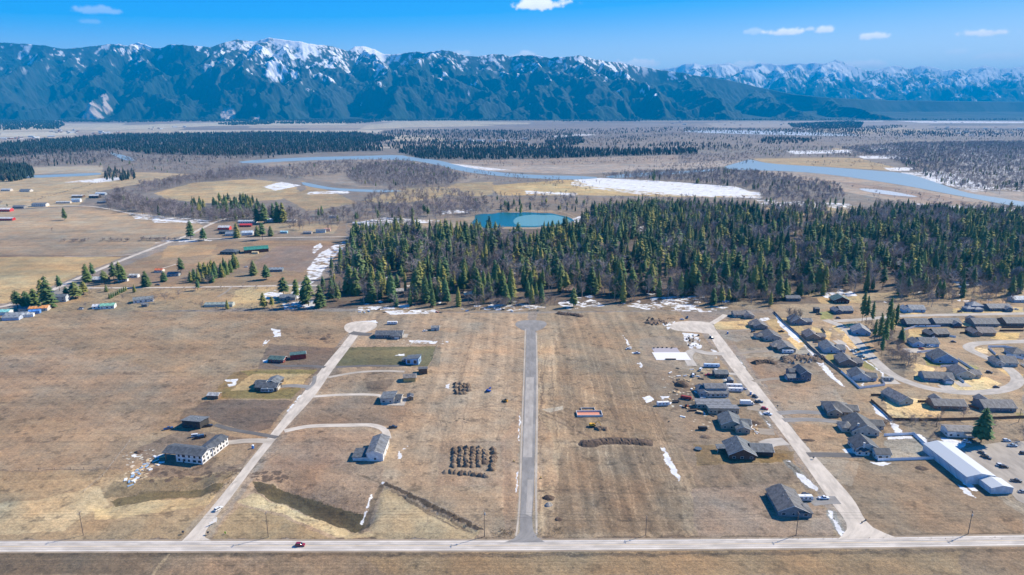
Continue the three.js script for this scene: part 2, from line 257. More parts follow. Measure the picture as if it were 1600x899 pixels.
// lower left: dead grass, the swale, its pale bank
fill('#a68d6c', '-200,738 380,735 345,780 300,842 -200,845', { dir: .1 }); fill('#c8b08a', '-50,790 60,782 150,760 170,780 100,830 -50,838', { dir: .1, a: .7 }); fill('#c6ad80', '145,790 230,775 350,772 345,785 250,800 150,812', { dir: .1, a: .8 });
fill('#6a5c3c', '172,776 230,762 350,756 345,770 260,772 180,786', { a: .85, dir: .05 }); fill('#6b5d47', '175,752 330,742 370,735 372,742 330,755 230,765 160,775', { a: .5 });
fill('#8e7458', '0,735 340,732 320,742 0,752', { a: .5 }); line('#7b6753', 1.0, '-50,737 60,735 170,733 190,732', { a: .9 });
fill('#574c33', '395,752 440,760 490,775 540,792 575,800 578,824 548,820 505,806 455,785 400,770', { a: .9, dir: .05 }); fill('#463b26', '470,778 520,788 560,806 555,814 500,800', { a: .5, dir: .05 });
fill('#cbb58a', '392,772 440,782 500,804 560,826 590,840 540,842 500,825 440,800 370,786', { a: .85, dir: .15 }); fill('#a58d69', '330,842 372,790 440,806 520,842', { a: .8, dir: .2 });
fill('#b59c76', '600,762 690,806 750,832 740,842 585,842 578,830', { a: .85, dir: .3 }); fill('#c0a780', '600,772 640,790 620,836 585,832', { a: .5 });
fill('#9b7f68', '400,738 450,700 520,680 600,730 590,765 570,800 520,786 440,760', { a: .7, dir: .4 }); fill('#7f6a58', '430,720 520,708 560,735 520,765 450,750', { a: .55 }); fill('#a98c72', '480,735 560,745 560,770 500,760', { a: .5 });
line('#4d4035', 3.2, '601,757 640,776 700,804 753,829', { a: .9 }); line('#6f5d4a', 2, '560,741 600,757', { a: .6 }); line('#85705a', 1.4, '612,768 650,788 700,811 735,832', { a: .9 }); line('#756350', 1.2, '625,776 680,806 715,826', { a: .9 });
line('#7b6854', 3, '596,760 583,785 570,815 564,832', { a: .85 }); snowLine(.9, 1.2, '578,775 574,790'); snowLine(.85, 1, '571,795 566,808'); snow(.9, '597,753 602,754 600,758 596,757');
line('#a8977f', 5, '372,762 345,800 322,838', { a: .8 });

line('#a69684', 15, '305,842 340,795 430,683 488,614 528,560 556,520', { a: .6 }); line('#a69684', 15, '1345,838 1310,780 1246,692 1166,588 1135,550 1108,512', { a: .6 }); line('#9b8d7c', 12, '822,838 825,756 827,661 829,580 830,513', { a: .6 });
// lots along the left street
fill('#7d6857', '420,538 540,545 505,580 480,590 400,578', { a: .9 }); fill('#3c3a3a', '440,573 480,570 508,575 505,580 470,580 436,580', { a: .0 });
fill('#94794f', '395,578 495,577 470,606 455,624 322,624 365,582', { a: 1, dir: .3 }); fill('#8b7d44', '375,580 495,578 490,585 390,588', { a: .8 }); fill('#837540', '325,622 355,606 400,612 470,606 455,624', { a: .8 }); fill('#c4a573', '395,584 488,584 470,604 360,611 378,596', { a: 1 });
fill('#6f5d51', '320,626 458,626 420,670 400,676 345,664 300,640', { a: .85, dir: .05 }); fill('#7c6857', '290,640 330,630 330,660 270,672', { a: .7 });
fill('#7e6957', '215,700 290,670 410,690 380,730 330,740 230,745', { a: .8, dir: .6 }); fill('#a48669', '345,700 400,690 380,725 330,732', { a: .7 });
spots('#5b4b3f', 90, .6, 2, '200,735 340,728 395,735 360,745 210,752', { a: .7 }); spots('#5b4b3f', 60, .5, 1.6, '388,738 440,736 450,752 400,752', { a: .8 });
fill('#6f6a48', '532,543 682,541 670,573 520,572', { a: 1, dir: .1 }); fill('#7d7450', '560,548 640,546 630,560 550,560', { a: .5 }); fill('#7e7363', '672,573 682,541 690,545 686,574', { a: .8 });
fill('#8d7763', '508,576 640,576 600,615 495,612', { a: .4 }); fill('#6f5c4d', '570,598 620,592 600,612 575,612', { a: .6 }); fill('#826e5b', '480,622 590,622 640,635 620,665 450,668', { a: .55, dir: .05 }); fill('#957b66', '445,672 575,672 600,690 540,730 400,738', { a: .45, dir: .5 });
spots('#6e5a4b', 70, .5, 1.6, '430,520 520,515 520,530 430,535', { a: .7 }); fill('#8d7b68', '590,492 660,505 700,520 690,540 570,538', { a: .5 }); spots('#5d4d42', 26, .6, 1.8, '505,525 515,520 515,535 505,538', { a: .9 });
snow(.66, '424,513 438,516 440,526 428,527'); snow(.7, '420,528 424,530 412,540 408,538'); snow(.5, '640,532 700,534 700,538 640,537'); snow(.6, '600,486 680,484 690,489 610,492'); snow(.95, '549,503 588,501 590,505 560,505 552,508');
snowLine(.8, 1.6, '450,643 459,630 470,618'); snowLine(.7, .8, '466,640 478,622'); snow(.6, '352,594 372,592 368,602 356,604'); snow(.8, '411,563 420,562 418,567 410,567'); snow(.9, '462,570 474,572 474,574 460,573');
snow(.8, '618,554 632,553 632,556 614,556'); snow(.7, '696,603 702,600 701,608 694,607'); snow(.6, '624,705 630,712 627,718 622,716'); snow(.4, '630,690 640,700 630,702'); snow(.5, '205,710 220,706 240,712 215,720'); spots('#d7d3cc', 40, .4, 1.1, '190,708 235,700 260,712 205,735', { a: .9 }); spots('#c9b79a', 40, .3, 1.2, '190,738 240,728 230,750 190,750', { a: .9 });
spots('#d8d4cc', 45, .3, .8, '630,700 700,480 590,482 700,470 620,715', { a: .7 }); spots('#d8d4cc', 50, .3, .9, '590,530 700,530 700,540 590,540', { a: .8 });
// ruts and rows in the middle field
for (let i = 0; i < 230; i++) { const x = rr(690, 1060), t = rr(0, 1), y0 = 500 + 250 * t, y1 = y0 + rr(40, 150), q = (y) => 836 + (x - 836) * (y - 170) / 500; if (y1 < 838) line(rnd() < .6 ? '#b89f82' : '#84705b', rr(.3, .7), `${q(y0)},${y0} ${q(y1)},${y1}`, { a: .46 }); }
line('#b79c7e', 2.2, '862,530 858,580 850,640', { a: .7 }); line('#b49a7e', 2, '905,505 872,520 864,545 866,600', { a: .55 }); line('#7b6855', .9, '852,560 846,620 840,700', { a: .6 }); line('#6d5b4c', 1.2, '845,690 843,745 842,800', { a: .5 });
line('#6f5d4d', .8, '735,640 790,630 812,618', { a: .7 }); line('#6f5d4d', .8, '750,634 780,636 815,634', { a: .6 }); line('#74614f', .8, '700,650 760,640 800,645', { a: .6 }); line('#75624f', .7, '785,624 790,635 775,650', { a: .6 });
line('#6e5c4c', 1.6, '838,768 900,766 960,772 1060,772', { a: .55 }); line('#7a6754', 1.2, '840,772 880,770 1000,780', { a: .4 }); line('#6f5d4d', 2.2, '850,648 890,668 930,688 960,684', { a: .5 }); line('#75624f', 1, '900,632 930,630 955,640 962,655', { a: .7 }); line('#7a6652', 1.6, '855,645 880,655 905,675', { a: .6 });
fill('#b7ab9b', '848,640 878,634 880,640 860,646', { a: .9 }); spots('#5d4d40', 26, .3, .9, '700,655 730,652 730,662 700,662', { a: .8 }); spots('#6a5747', 40, .5, 1.3, '845,520 852,700 846,740 840,600', { a: .55 });
fill('#a5866a', '782,690 812,640 808,830 790,835', { a: .6 }); fill('#a8886c', '838,650 862,680 870,760 838,765', { a: .5 }); fill('#8d715b', '690,690 790,690 800,760 680,760', { a: .35 });
snowLine(.8, .8, '812,650 810,690'); snowLine(.8, .8, '809,735 806,770'); snow(.95, '1032,700 1038,699 1052,722 1062,745 1060,753 1050,740'); snow(.8, '996,568 1008,565 1014,572 1000,575'); snow(.6, '972,520 988,545 984,546'); snow(.5, '985,545 996,552 990,554');
for (const [a, b] of [[682, 700], [690, 706], [672, 694]]) line('#6a5848', .6, `${a},640 ${b - 6},${rr(675, 690)} ${b},${rr(700, 712)}`, { a: .35 });
for (const [c, w, s] of [['#7d6955', 1.0, '862,560 866,640 872,700'], ['#c2ab8c', 1.2, '846,530 842,620 838,700 834,760'], ['#7b6753', .9, '1002,560 1020,640 1045,700 1075,770 1100,838'], ['#776350', .8, '690,500 660,560 640,620 628,660'], ['#b79d80', 1.2, '700,495 690,560 676,640 650,700'], ['#74604e', .7, '640,650 700,660 760,655'], ['#7c6854', .8, '552,512 530,520 470,540 420,545'], ['#806c58', .8, '400,578 420,540 500,536'], ['#73604f', 1, '230,700 300,660 330,626'], ['#b89d80', 1, '0,735 120,690 230,640 330,560 400,490'], ['#7a6652', .9, '60,490 150,520 330,520 420,500'], ['#6f5c4b', .8, '345,735 390,735 440,705'], ['#75614f', .8, '450,668 520,690 560,735'], ['#b59a7e', 1.2, '1120,560 1180,590 1230,640'], ['#7d6a58', .8, '1216,610 1300,606 1320,630'], ['#7b6754', .8, '1300,745 1400,740 1490,735'], ['#7a6652', .7, '1310,760 1420,790 1560,800'], ['#77634f', .7, '1320,775 1400,820 1500,830'], ['#b69d80', .8, '1100,728 1110,770 1130,836'], ['#74604f', .8, '1080,765 1200,755 1250,757']]) line(c, w, s, { a: .5 });
for (let i = 0; i < 90; i++) { const x = rr(880, 1250), y = rr(700, 835); line(i % 2 ? '#7f6b57' : '#b59d80', rr(.25, .5), `${x},${y} ${x + (x - 836) * .03 + rr(-.5, .5)},${y + rr(6, 26)}`, { a: .3 }); }
for (let i = 0; i < 120; i++) { const x = rr(-40, 520), y = rr(495, 730); if (x < 560 - (y - 500) * .8 + 0 - 60) line(i % 2 ? '#86715b' : '#b39a7d', rr(.5, 1.1), `${x},${y} ${x + rr(30, 110)},${y + rr(-3, 3)}`, { a: .25 }); }
for (let i = 0; i < 70; i++) { const a = rr(0, 6.28), cx = 1430 + rr(-90, 110), cy = 775 + rr(-40, 45), r = rr(8, 30); line(i % 2 ? '#7d6a55' : '#b09777', rr(.4, .8), `${cx},${cy} ${cx + r * Math.cos(a)},${cy + r * .4 * Math.sin(a)} ${cx + r * 1.6 * Math.cos(a + .4)},${cy + r * .64 * Math.sin(a + .4)}`, { a: .22 }); }
// right-hand building lots
fill('#8b7866', '1000,560 1100,585 1170,640 1190,690 1130,700 1080,730 1030,650', { a: .65, dir: .5 }); fill('#8f806f', '1000,530 1030,525 1090,528 1120,545 1110,575 1030,580 1000,570', { a: .7 }); fill('#9c9184', '1078,550 1120,555 1110,575 1070,572', { a: .8 });
fill('#876f4b', '1085,695 1240,705 1240,722 1090,728', { a: .8 }); fill('#8d7142', '1180,710 1230,708 1236,722 1190,724', { a: .9 }); fill('#9f8674', '1080,765 1210,750 1310,810 1300,838 1090,838', { a: .7, dir: .4 }); fill('#7f6b58', '1080,728 1230,725 1250,755 1090,765', { a: .55 });
fill('#5d4a3e', '1050,605 1100,600 1100,640 1050,640', { a: .35 }); line('#7b6755', 1, '1045,588 1060,600 1050,640', { a: .6 }); line('#8d7a66', 1.4, '1010,580 1040,620 1045,680', { a: .5 });
fill('#d3b683', '1114,504 1176,500 1180,514 1120,516', { a: .95 }); fill('#93806c', '1120,520 1180,522 1190,535 1140,540', { a: .7 }); fill('#c0a06c', '1195,500 1240,496 1262,520 1215,522', { a: .9 }); fill('#a39a8e', '1205,560 1262,562 1300,556 1280,540 1255,528 1225,545', { a: .9 }); fill('#9b9084', '1122,516 1178,518 1182,530 1150,534 1130,528', { a: .8 }); fill('#a0968a', '1150,545 1205,542 1215,556 1165,560', { a: .7 }); fill('#a79c8e', '1236,606 1300,602 1330,640 1290,652 1230,640', { a: .55 }); fill('#ab967e', '1240,655 1330,664 1345,700 1300,712 1256,706', { a: .8 }); fill('#a39788', '1270,715 1345,722 1330,760 1300,752', { a: .55 });
fill('#8f755f', '1165,560 1235,565 1250,600 1190,600', { a: .6 }); fill('#a58b73', '1200,605 1300,600 1310,650 1215,650', { a: .5 }); fill('#a5896c', '1236,662 1330,665 1330,705 1250,705', { a: .8 }); fill('#938a7f', '1270,715 1330,715 1310,745 1285,740', { a: .6 });
snow(.6, '1035,505 1055,502 1052,510 1045,516'); snow(.6, '1066,520 1092,522 1096,545 1078,545 1070,532'); snow(.6, '1110,545 1128,552 1120,560'); snow(.75, '1150,560 1165,580 1180,610 1172,606'); snow(.85, '1210,487 1222,500 1245,522 1262,545 1240,530 1218,508'); snow(.9, '1262,545 1285,565 1320,605 1310,600 1280,572'); snow(.8, '1180,498 1200,496 1204,500 1186,503'); snow(.7, '1345,602 1350,598 1352,606'); snow(.95, '1362,630 1372,635 1396,655 1392,660 1372,648'); snow(.85, '1390,660 1405,664 1410,678 1398,676'); snow(.7, '1360,722 1395,724 1380,729'); snow(.8, '1330,795 1300,760 1304,756 1320,775'); snow(.8, '1240,735 1260,745 1280,765 1275,768 1252,752'); snow(.75, '1302,810 1318,830 1312,838'); snow(.7, '1448,690 1480,695 1490,705 1470,712'); snow(.9, '1475,718 1510,748 1530,768 1520,768 1480,735'); snow(.85, '1496,756 1512,765 1525,780 1510,772'); snow(.9, '1472,685 1510,690 1505,700 1480,705'); snow(.95, '1425,678 1440,680 1470,716 1462,716'); snow(.9, '1385,684 1425,682 1428,686 1388,688'); snow(.9, '1316,702 1335,700 1340,708 1322,708'); snow(.9, '1005,622 1015,618 1022,626 1010,630'); snow(.9, '1031,620 1046,620 1046,625 1033,625'); spots('#dcd8d0', 60, .4, 1.2, '1030,585 1100,590 1130,660 1080,680 1040,640', { a: .8 });
spots('#54453a', 120, .6, 2.0, '1172,562 1200,560 1250,555 1290,560 1285,575 1215,575', { a: .6 });
fill('#a49a8b', '1380,690 1430,686 1460,714 1395,716', { a: .9 });
for (const [w, s] of [[6, '1290,762 1312,790 1345,826'], [6, '1232,722 1250,742 1268,762'], [5, '1298,800 1310,822 1320,838'], [5, '1172,596 1190,622 1200,640'], [5, '1150,556 1168,585'], [5, '1118,575 1140,600'], [5, '1225,660 1262,704'], [4, '1186,640 1205,668']]) { line('#8d8983', w, s, { a: .9 }); line('#55504b', w * .3, s, { a: .6 }); snowLine(.42, w * .5, s); }
// the finished subdivision: lawns
for (const [c, s] of [['#c7aa77', '1240,520 1262,535 1250,548 1230,530'], ['#c3a571', '1320,520 1345,530 1340,545 1315,535'], ['#c0a26d', '1270,510 1300,520 1296,535 1265,525'], ['#97894a', '1296,552 1310,560 1302,568 1290,560'], ['#8c8047', '1350,565 1375,575 1365,580 1350,575'], ['#8b8a50', '1280,488 1302,485 1302,498 1284,500'], ['#cbae7d', '1380,615 1470,630 1470,652 1390,655'], ['#c9aa78', '1475,600 1540,588 1565,600 1550,608 1500,612'], ['#8c8148', '1442,558 1495,570 1490,575 1450,572'], ['#c8ab7a', '1430,568 1460,575 1450,600 1430,592'], ['#bf9f63', '1545,520 1595,520 1590,533 1550,530'], ['#cbb087', '1515,543 1545,543 1545,553 1525,552'], ['#b79b68', '1410,515 1455,515 1452,525 1420,528'], ['#cbae80', '1505,500 1520,498 1518,512 1505,512'], ['#8f8650', '1515,570 1530,575 1525,580 1512,576'], ['#bd9f6b', '1555,575 1600,585 1600,600 1580,590'], ['#bfa06c', '1490,482 1600,480 1600,490 1490,490'], ['#c5a774', '1415,486 1440,486 1440,495 1412,496'], ['#b89b69', '1300,510 1335,505 1335,520 1310,520'], ['#8b7c4c', '1590,645 1600,645 1600,655 1590,655']]) fill(brighter(c, c < '#a' ? 1.1 : 1.28), s, { a: 1 });
fill('#7b6a5a', '1355,520 1420,515 1415,590 1390,590', { a: .8 }); fill('#98836a', '1390,660 1600,660 1600,720 1490,700', { a: .8 });
fill('#aaa095', '1500,700 1600,692 1600,780 1575,765', { a: 1, dir: .4 }); fill('#b1a796', '1470,700 1500,700 1600,790 1600,805 1575,790', { a: .5 });
spots('#dcd9d2', 40, .5, 1.5, '1290,510 1340,500 1400,590 1380,590 1320,530', { a: .8 }); snowLine(.9, 1.4, '1308,530 1340,555 1375,580 1382,590');

const css = (hex) => [1, 3, 5].map((i) => parseInt(hex.slice(i, i + 2), 16));
function tileTexture(x0, x1, z0, z1, W, H) {
  const cv = document.createElement('canvas'), mk = document.createElement('canvas'); cv.width = mk.width = W; cv.height = mk.height = H;
  const c = cv.getContext('2d'), m = mk.getContext('2d'), sx = W / (x1 - x0), sz = H / (z1 - z0), X = (p) => (p[0] - x0) * sx, Y = (p) => (p[1] - z0) * sz;
  c.fillStyle = '#92857c'; c.fillRect(0, 0, W, H); m.fillStyle = 'rgb(0,127,0)'; m.fillRect(0, 0, W, H); c.lineCap = m.lineCap = 'round'; c.lineJoin = m.lineJoin = 'round';
  const trace = (g, pts) => { g.beginPath(); pts.forEach((p, i) => i ? g.lineTo(X(p), Y(p)) : g.moveTo(X(p), Y(p))); };
  const save = seed; seed = 777;
  for (const o of OPS) {
    let lx = 1e9, hx = -1e9, lz = 1e9, hz = -1e9; for (const p of o.pts) { lx = Math.min(lx, p[0]); hx = Math.max(hx, p[0]); lz = Math.min(lz, p[1]); hz = Math.max(hz, p[1]); }
    if (o.k !== 'p' && (hx < x0 - 20 || lx > x1 + 20 || hz < z0 - 20 || lz > z1 + 20)) continue;
    if (o.k === 'f') { c.globalAlpha = o.a ?? 1; c.fillStyle = o.color; trace(c, o.pts); c.closePath(); c.fill(); if (o.dir !== undefined) { m.globalCompositeOperation = 'source-over'; m.fillStyle = `rgb(0,${Math.round(o.dir * 255)},0)`; trace(m, o.pts); m.closePath(); m.fill(); } }
    else if (o.k === 'l') { c.globalAlpha = o.a ?? 1; c.strokeStyle = o.color; c.lineWidth = Math.max(o.w * sx, .6); trace(c, o.pts); c.stroke(); }
    else if (o.k === 's' || o.k === 'sl') { m.globalCompositeOperation = 'lighter'; const col = `rgb(${Math.round(o.a * 255)},0,0)`; if (o.k === 's') { m.fillStyle = col; trace(m, o.pts); m.closePath(); m.fill(); } else { m.strokeStyle = col; m.lineWidth = Math.max(o.w * sx, .8); trace(m, o.pts); m.stroke(); } m.globalCompositeOperation = 'source-over'; }
    else if (o.k === 'p') { c.fillStyle = o.color; c.globalAlpha = o.a ?? 1; for (let i = 0, t = 0; i < o.n && t < o.n * 20; t++) { const x = rr(lx, hx), z = rr(lz, hz), r = rr(o.r0, o.r1), q = rr(.5, 1); if (!inside(x, z, o.pts)) continue; i++; c.beginPath(); c.ellipse((x - x0) * sx, (z - z0) * sz, r * sx, r * q * sz, 0, 0, 7); c.fill(); } }
  }
  seed = save;
  const A = c.getImageData(0, 0, W, H).data, M = m.getImageData(0, 0, W, H).data, out = new Uint8Array(W * H * 4);
  const cell = Math.max((x1 - x0) / W, (z1 - z0) / H), far = clamp((cell - .3) / 4), wob = Math.max(2.6, cell * 4), wp = 46 + cell * 60;
  for (let j = 0; j < H; j++) for (let i = 0; i < W; i++) {
    const x = x0 + (i + .5) / sx, z = z0 + (j + .5) / sz;
    const wx = (N(x, z, wp) - .5) * wob + (N(x, z, wp * .17) - .5) * wob * .35, wz = (N(x + 300, z + 90, wp) - .5) * wob * 1.2 + (N(x, z + 50, wp * .17) - .5) * wob * .4;
    const ii = clamp(Math.floor(i + wx * sx), 0, W - 1), jj = clamp(Math.floor(j + wz * sz), 0, H - 1), k = (jj * W + ii) * 4, o = (j * W + i) * 4;
    const dir = M[k + 1] / 255;
    const big = NN(x, z, 420) - .5, mid = NN(x + 40, z, 95) - .5, fine = NN(x, z + 17, 17 + cell * 20) - .5;
    const alongX = NN(x * .24, z * 1.5, 90) - .5, alongZ = NN(x * 1.6, z * .2, 90) - .5, streak = alongX * (1 - dir) + alongZ * dir;
    const rowsZ = dir > .6 && cell < 1 ? (NN(x * 2.2, z * .07, 47) - .5) * (dir - .5) : 0;
    const rough = rnd() - .5;
    let g = 1 + big * .2 + mid * .13 + fine * .16 * (1 - far * .5) + streak * .15 + rowsZ * .7 + rough * (dir < .4 && dir > .06 ? .18 : .26) + (cell < 1 ? (NN(x + 5, z + 8, 5.5) - .5) * .3 : 0);
    const clod = NN(x + 9, z + 31, 29); if (clod > .7 && cell < 1) g *= 1 - (clod - .7) * .9;
    const warm = 1 + (NN(x + 77, z - 31, 160) - .5) * .14;
    let R = A[k] * g * warm, Gc = A[k + 1] * g, B = A[k + 2] * g / warm;
    const lum = .3 * R + .59 * Gc + .11 * B; R = (lum + (R - lum) * .89) * .875; Gc = (lum + (Gc - lum) * .89) * .88; B = (lum + (B - lum) * .89) * .855;
    const sn = M[k] / 255;
    if (sn > 0) { const v = sn * .95 + (NN(x, z, 30 + cell * 14) - .5) * 1.25 + (NN(x * .4, z, 13 + cell * 9) - .5) * .7; const t = sstep(.48, .66, v); const dirty = .80 + .2 * NN(x + 3, z, 19 + cell * 12); R += (234 * dirty - R) * t; Gc += (235 * dirty - Gc) * t; B += (238 * dirty - B) * t; }
    out[o] = clamp(R, 0, 255); out[o + 1] = clamp(Gc, 0, 255); out[o + 2] = clamp(B, 0, 255); out[o + 3] = 255;
  }
  const t = new THREE.DataTexture(out, W, H); t.wrapS = t.wrapT = THREE.MirroredRepeatWrapping; t.magFilter = THREE.LinearFilter; t.colorSpace = THREE.SRGBColorSpace; t.needsUpdate = true; return t;
}
const BUMP = (() => { const n = 512, d = new Uint8Array(n * n * 4); for (let y = 0; y < n; y++) for (let x = 0; x < n; x++) { const v = clamp(N(x, y, n) * .6 + N(x, y, n / 4) * .25 + rnd() * .2 - .03) * 255, k = (y * n + x) * 4; d[k] = d[k + 1] = d[k + 2] = v; d[k + 3] = 255; } const t = new THREE.DataTexture(d, n, n); t.wrapS = t.wrapT = THREE.RepeatWrapping; t.magFilter = THREE.LinearFilter; t.needsUpdate = true; return t; })();
// one sheet of ground: texture over x0..x1, z0..z1, the sheet itself over X0..X1, Z0..Z1 (the rest mirrors the texture); cell = grid in metres
function groundSheet(label, [x0, x1, z0, z1], [W, H], [X0, X1, Z0, Z1], cell, bump, rep) {
  const grid = (a, b, lo, hi) => { const s = [a]; if (lo > a) s.push(lo); for (let q = lo + cell; q < hi - .01; q += cell) s.push(q); if (hi > lo) s.push(Math.min(hi, b)); if (b > hi) s.push(b); return s; };
  const xs = grid(X0, X1, Math.max(X0, x0), Math.min(X1, x1)), zs = grid(Z0, Z1, Math.max(Z0, z0), Math.min(Z1, z1)), pos = [], uv = [], idx = [];
  for (const z of zs) for (const x of xs) { pos.push(x, relief(x, z), z); uv.push((x - x0) / (x1 - x0), (z - z0) / (z1 - z0)); }
  const n = xs.length; for (let j = 0; j + 1 < zs.length; j++) for (let i = 0; i + 1 < n; i++) { const a = j * n + i; idx.push(a, a + n, a + 1, a + 1, a + n, a + n + 1); }
  const g = new THREE.BufferGeometry(); g.setAttribute('position', new THREE.Float32BufferAttribute(pos, 3)); g.setAttribute('uv', new THREE.Float32BufferAttribute(uv, 2)); g.setIndex(idx); g.computeVertexNormals();
  const mtl = new THREE.MeshStandardMaterial({ map: tileTexture(x0, x1, z0, z1, W, H), roughness: .97 });
  if (bump) { mtl.bumpMap = BUMP.clone(); mtl.bumpMap.repeat.set((x1 - x0) / rep, (z1 - z0) / rep); mtl.bumpMap.needsUpdate = true; mtl.bumpScale = bump; }
  return struct('ground', g, mtl, label);
}
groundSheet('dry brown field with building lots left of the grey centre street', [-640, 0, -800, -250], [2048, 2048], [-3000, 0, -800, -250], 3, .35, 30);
groundSheet('dry mown field and house lots right of the grey centre street', [0, 640, -800, -250], [2048, 2048], [0, 3000, -800, -250], 8, .35, 30);
groundSheet('dry grass behind the camera side of the main road', [-640, 640, -250, 300], [128, 64], [-3000, 3000, -250, 1200], 80, 0, 30);
groundSheet('forest floor and farm fields behind the building lots', [-1150, 1150, -1400, -800], [2048, 1024], [-6000, 6000, -1400, -800], 40, .5, 60);
groundSheet('river plain with meadows, gravel bars and bare woods', [-2300, 2300, -2900, -1400], [2048, 1024], [-9000, 9000, -2900, -1400], 80, .8, 120);
groundSheet('valley floor with forest belts and pale fields', [-4400, 4400, -5600, -2900], [2048, 1024], [-16000, 16000, -5600, -2900], 200, 0, 1);
groundSheet('far valley of pale fields at the foot of the mountains', [-10000, 10000, -14000, -5600], [2048, 1024], [-30000, 30000, -32000, -5600], 500, 0, 1);
// ------------------------------------------------------------------ mountains: height fields behind the valley
const lerpPts = (pts, x) => { if (x <= pts[0][0]) return pts[0][1]; for (let i = 0; i + 1 < pts.length; i++) if (x <= pts[i + 1][0]) return pts[i][1] + (pts[i + 1][1] - pts[i][1]) * (x - pts[i][0]) / (pts[i + 1][0] - pts[i][0]); return pts[pts.length - 1][1]; };
const ridged = (x, z, s) => 1 - Math.abs(2 * N(x, z, s) - 1);
const MOUNTAIN = new THREE.MeshStandardMaterial({ vertexColors: true, roughness: 1 });
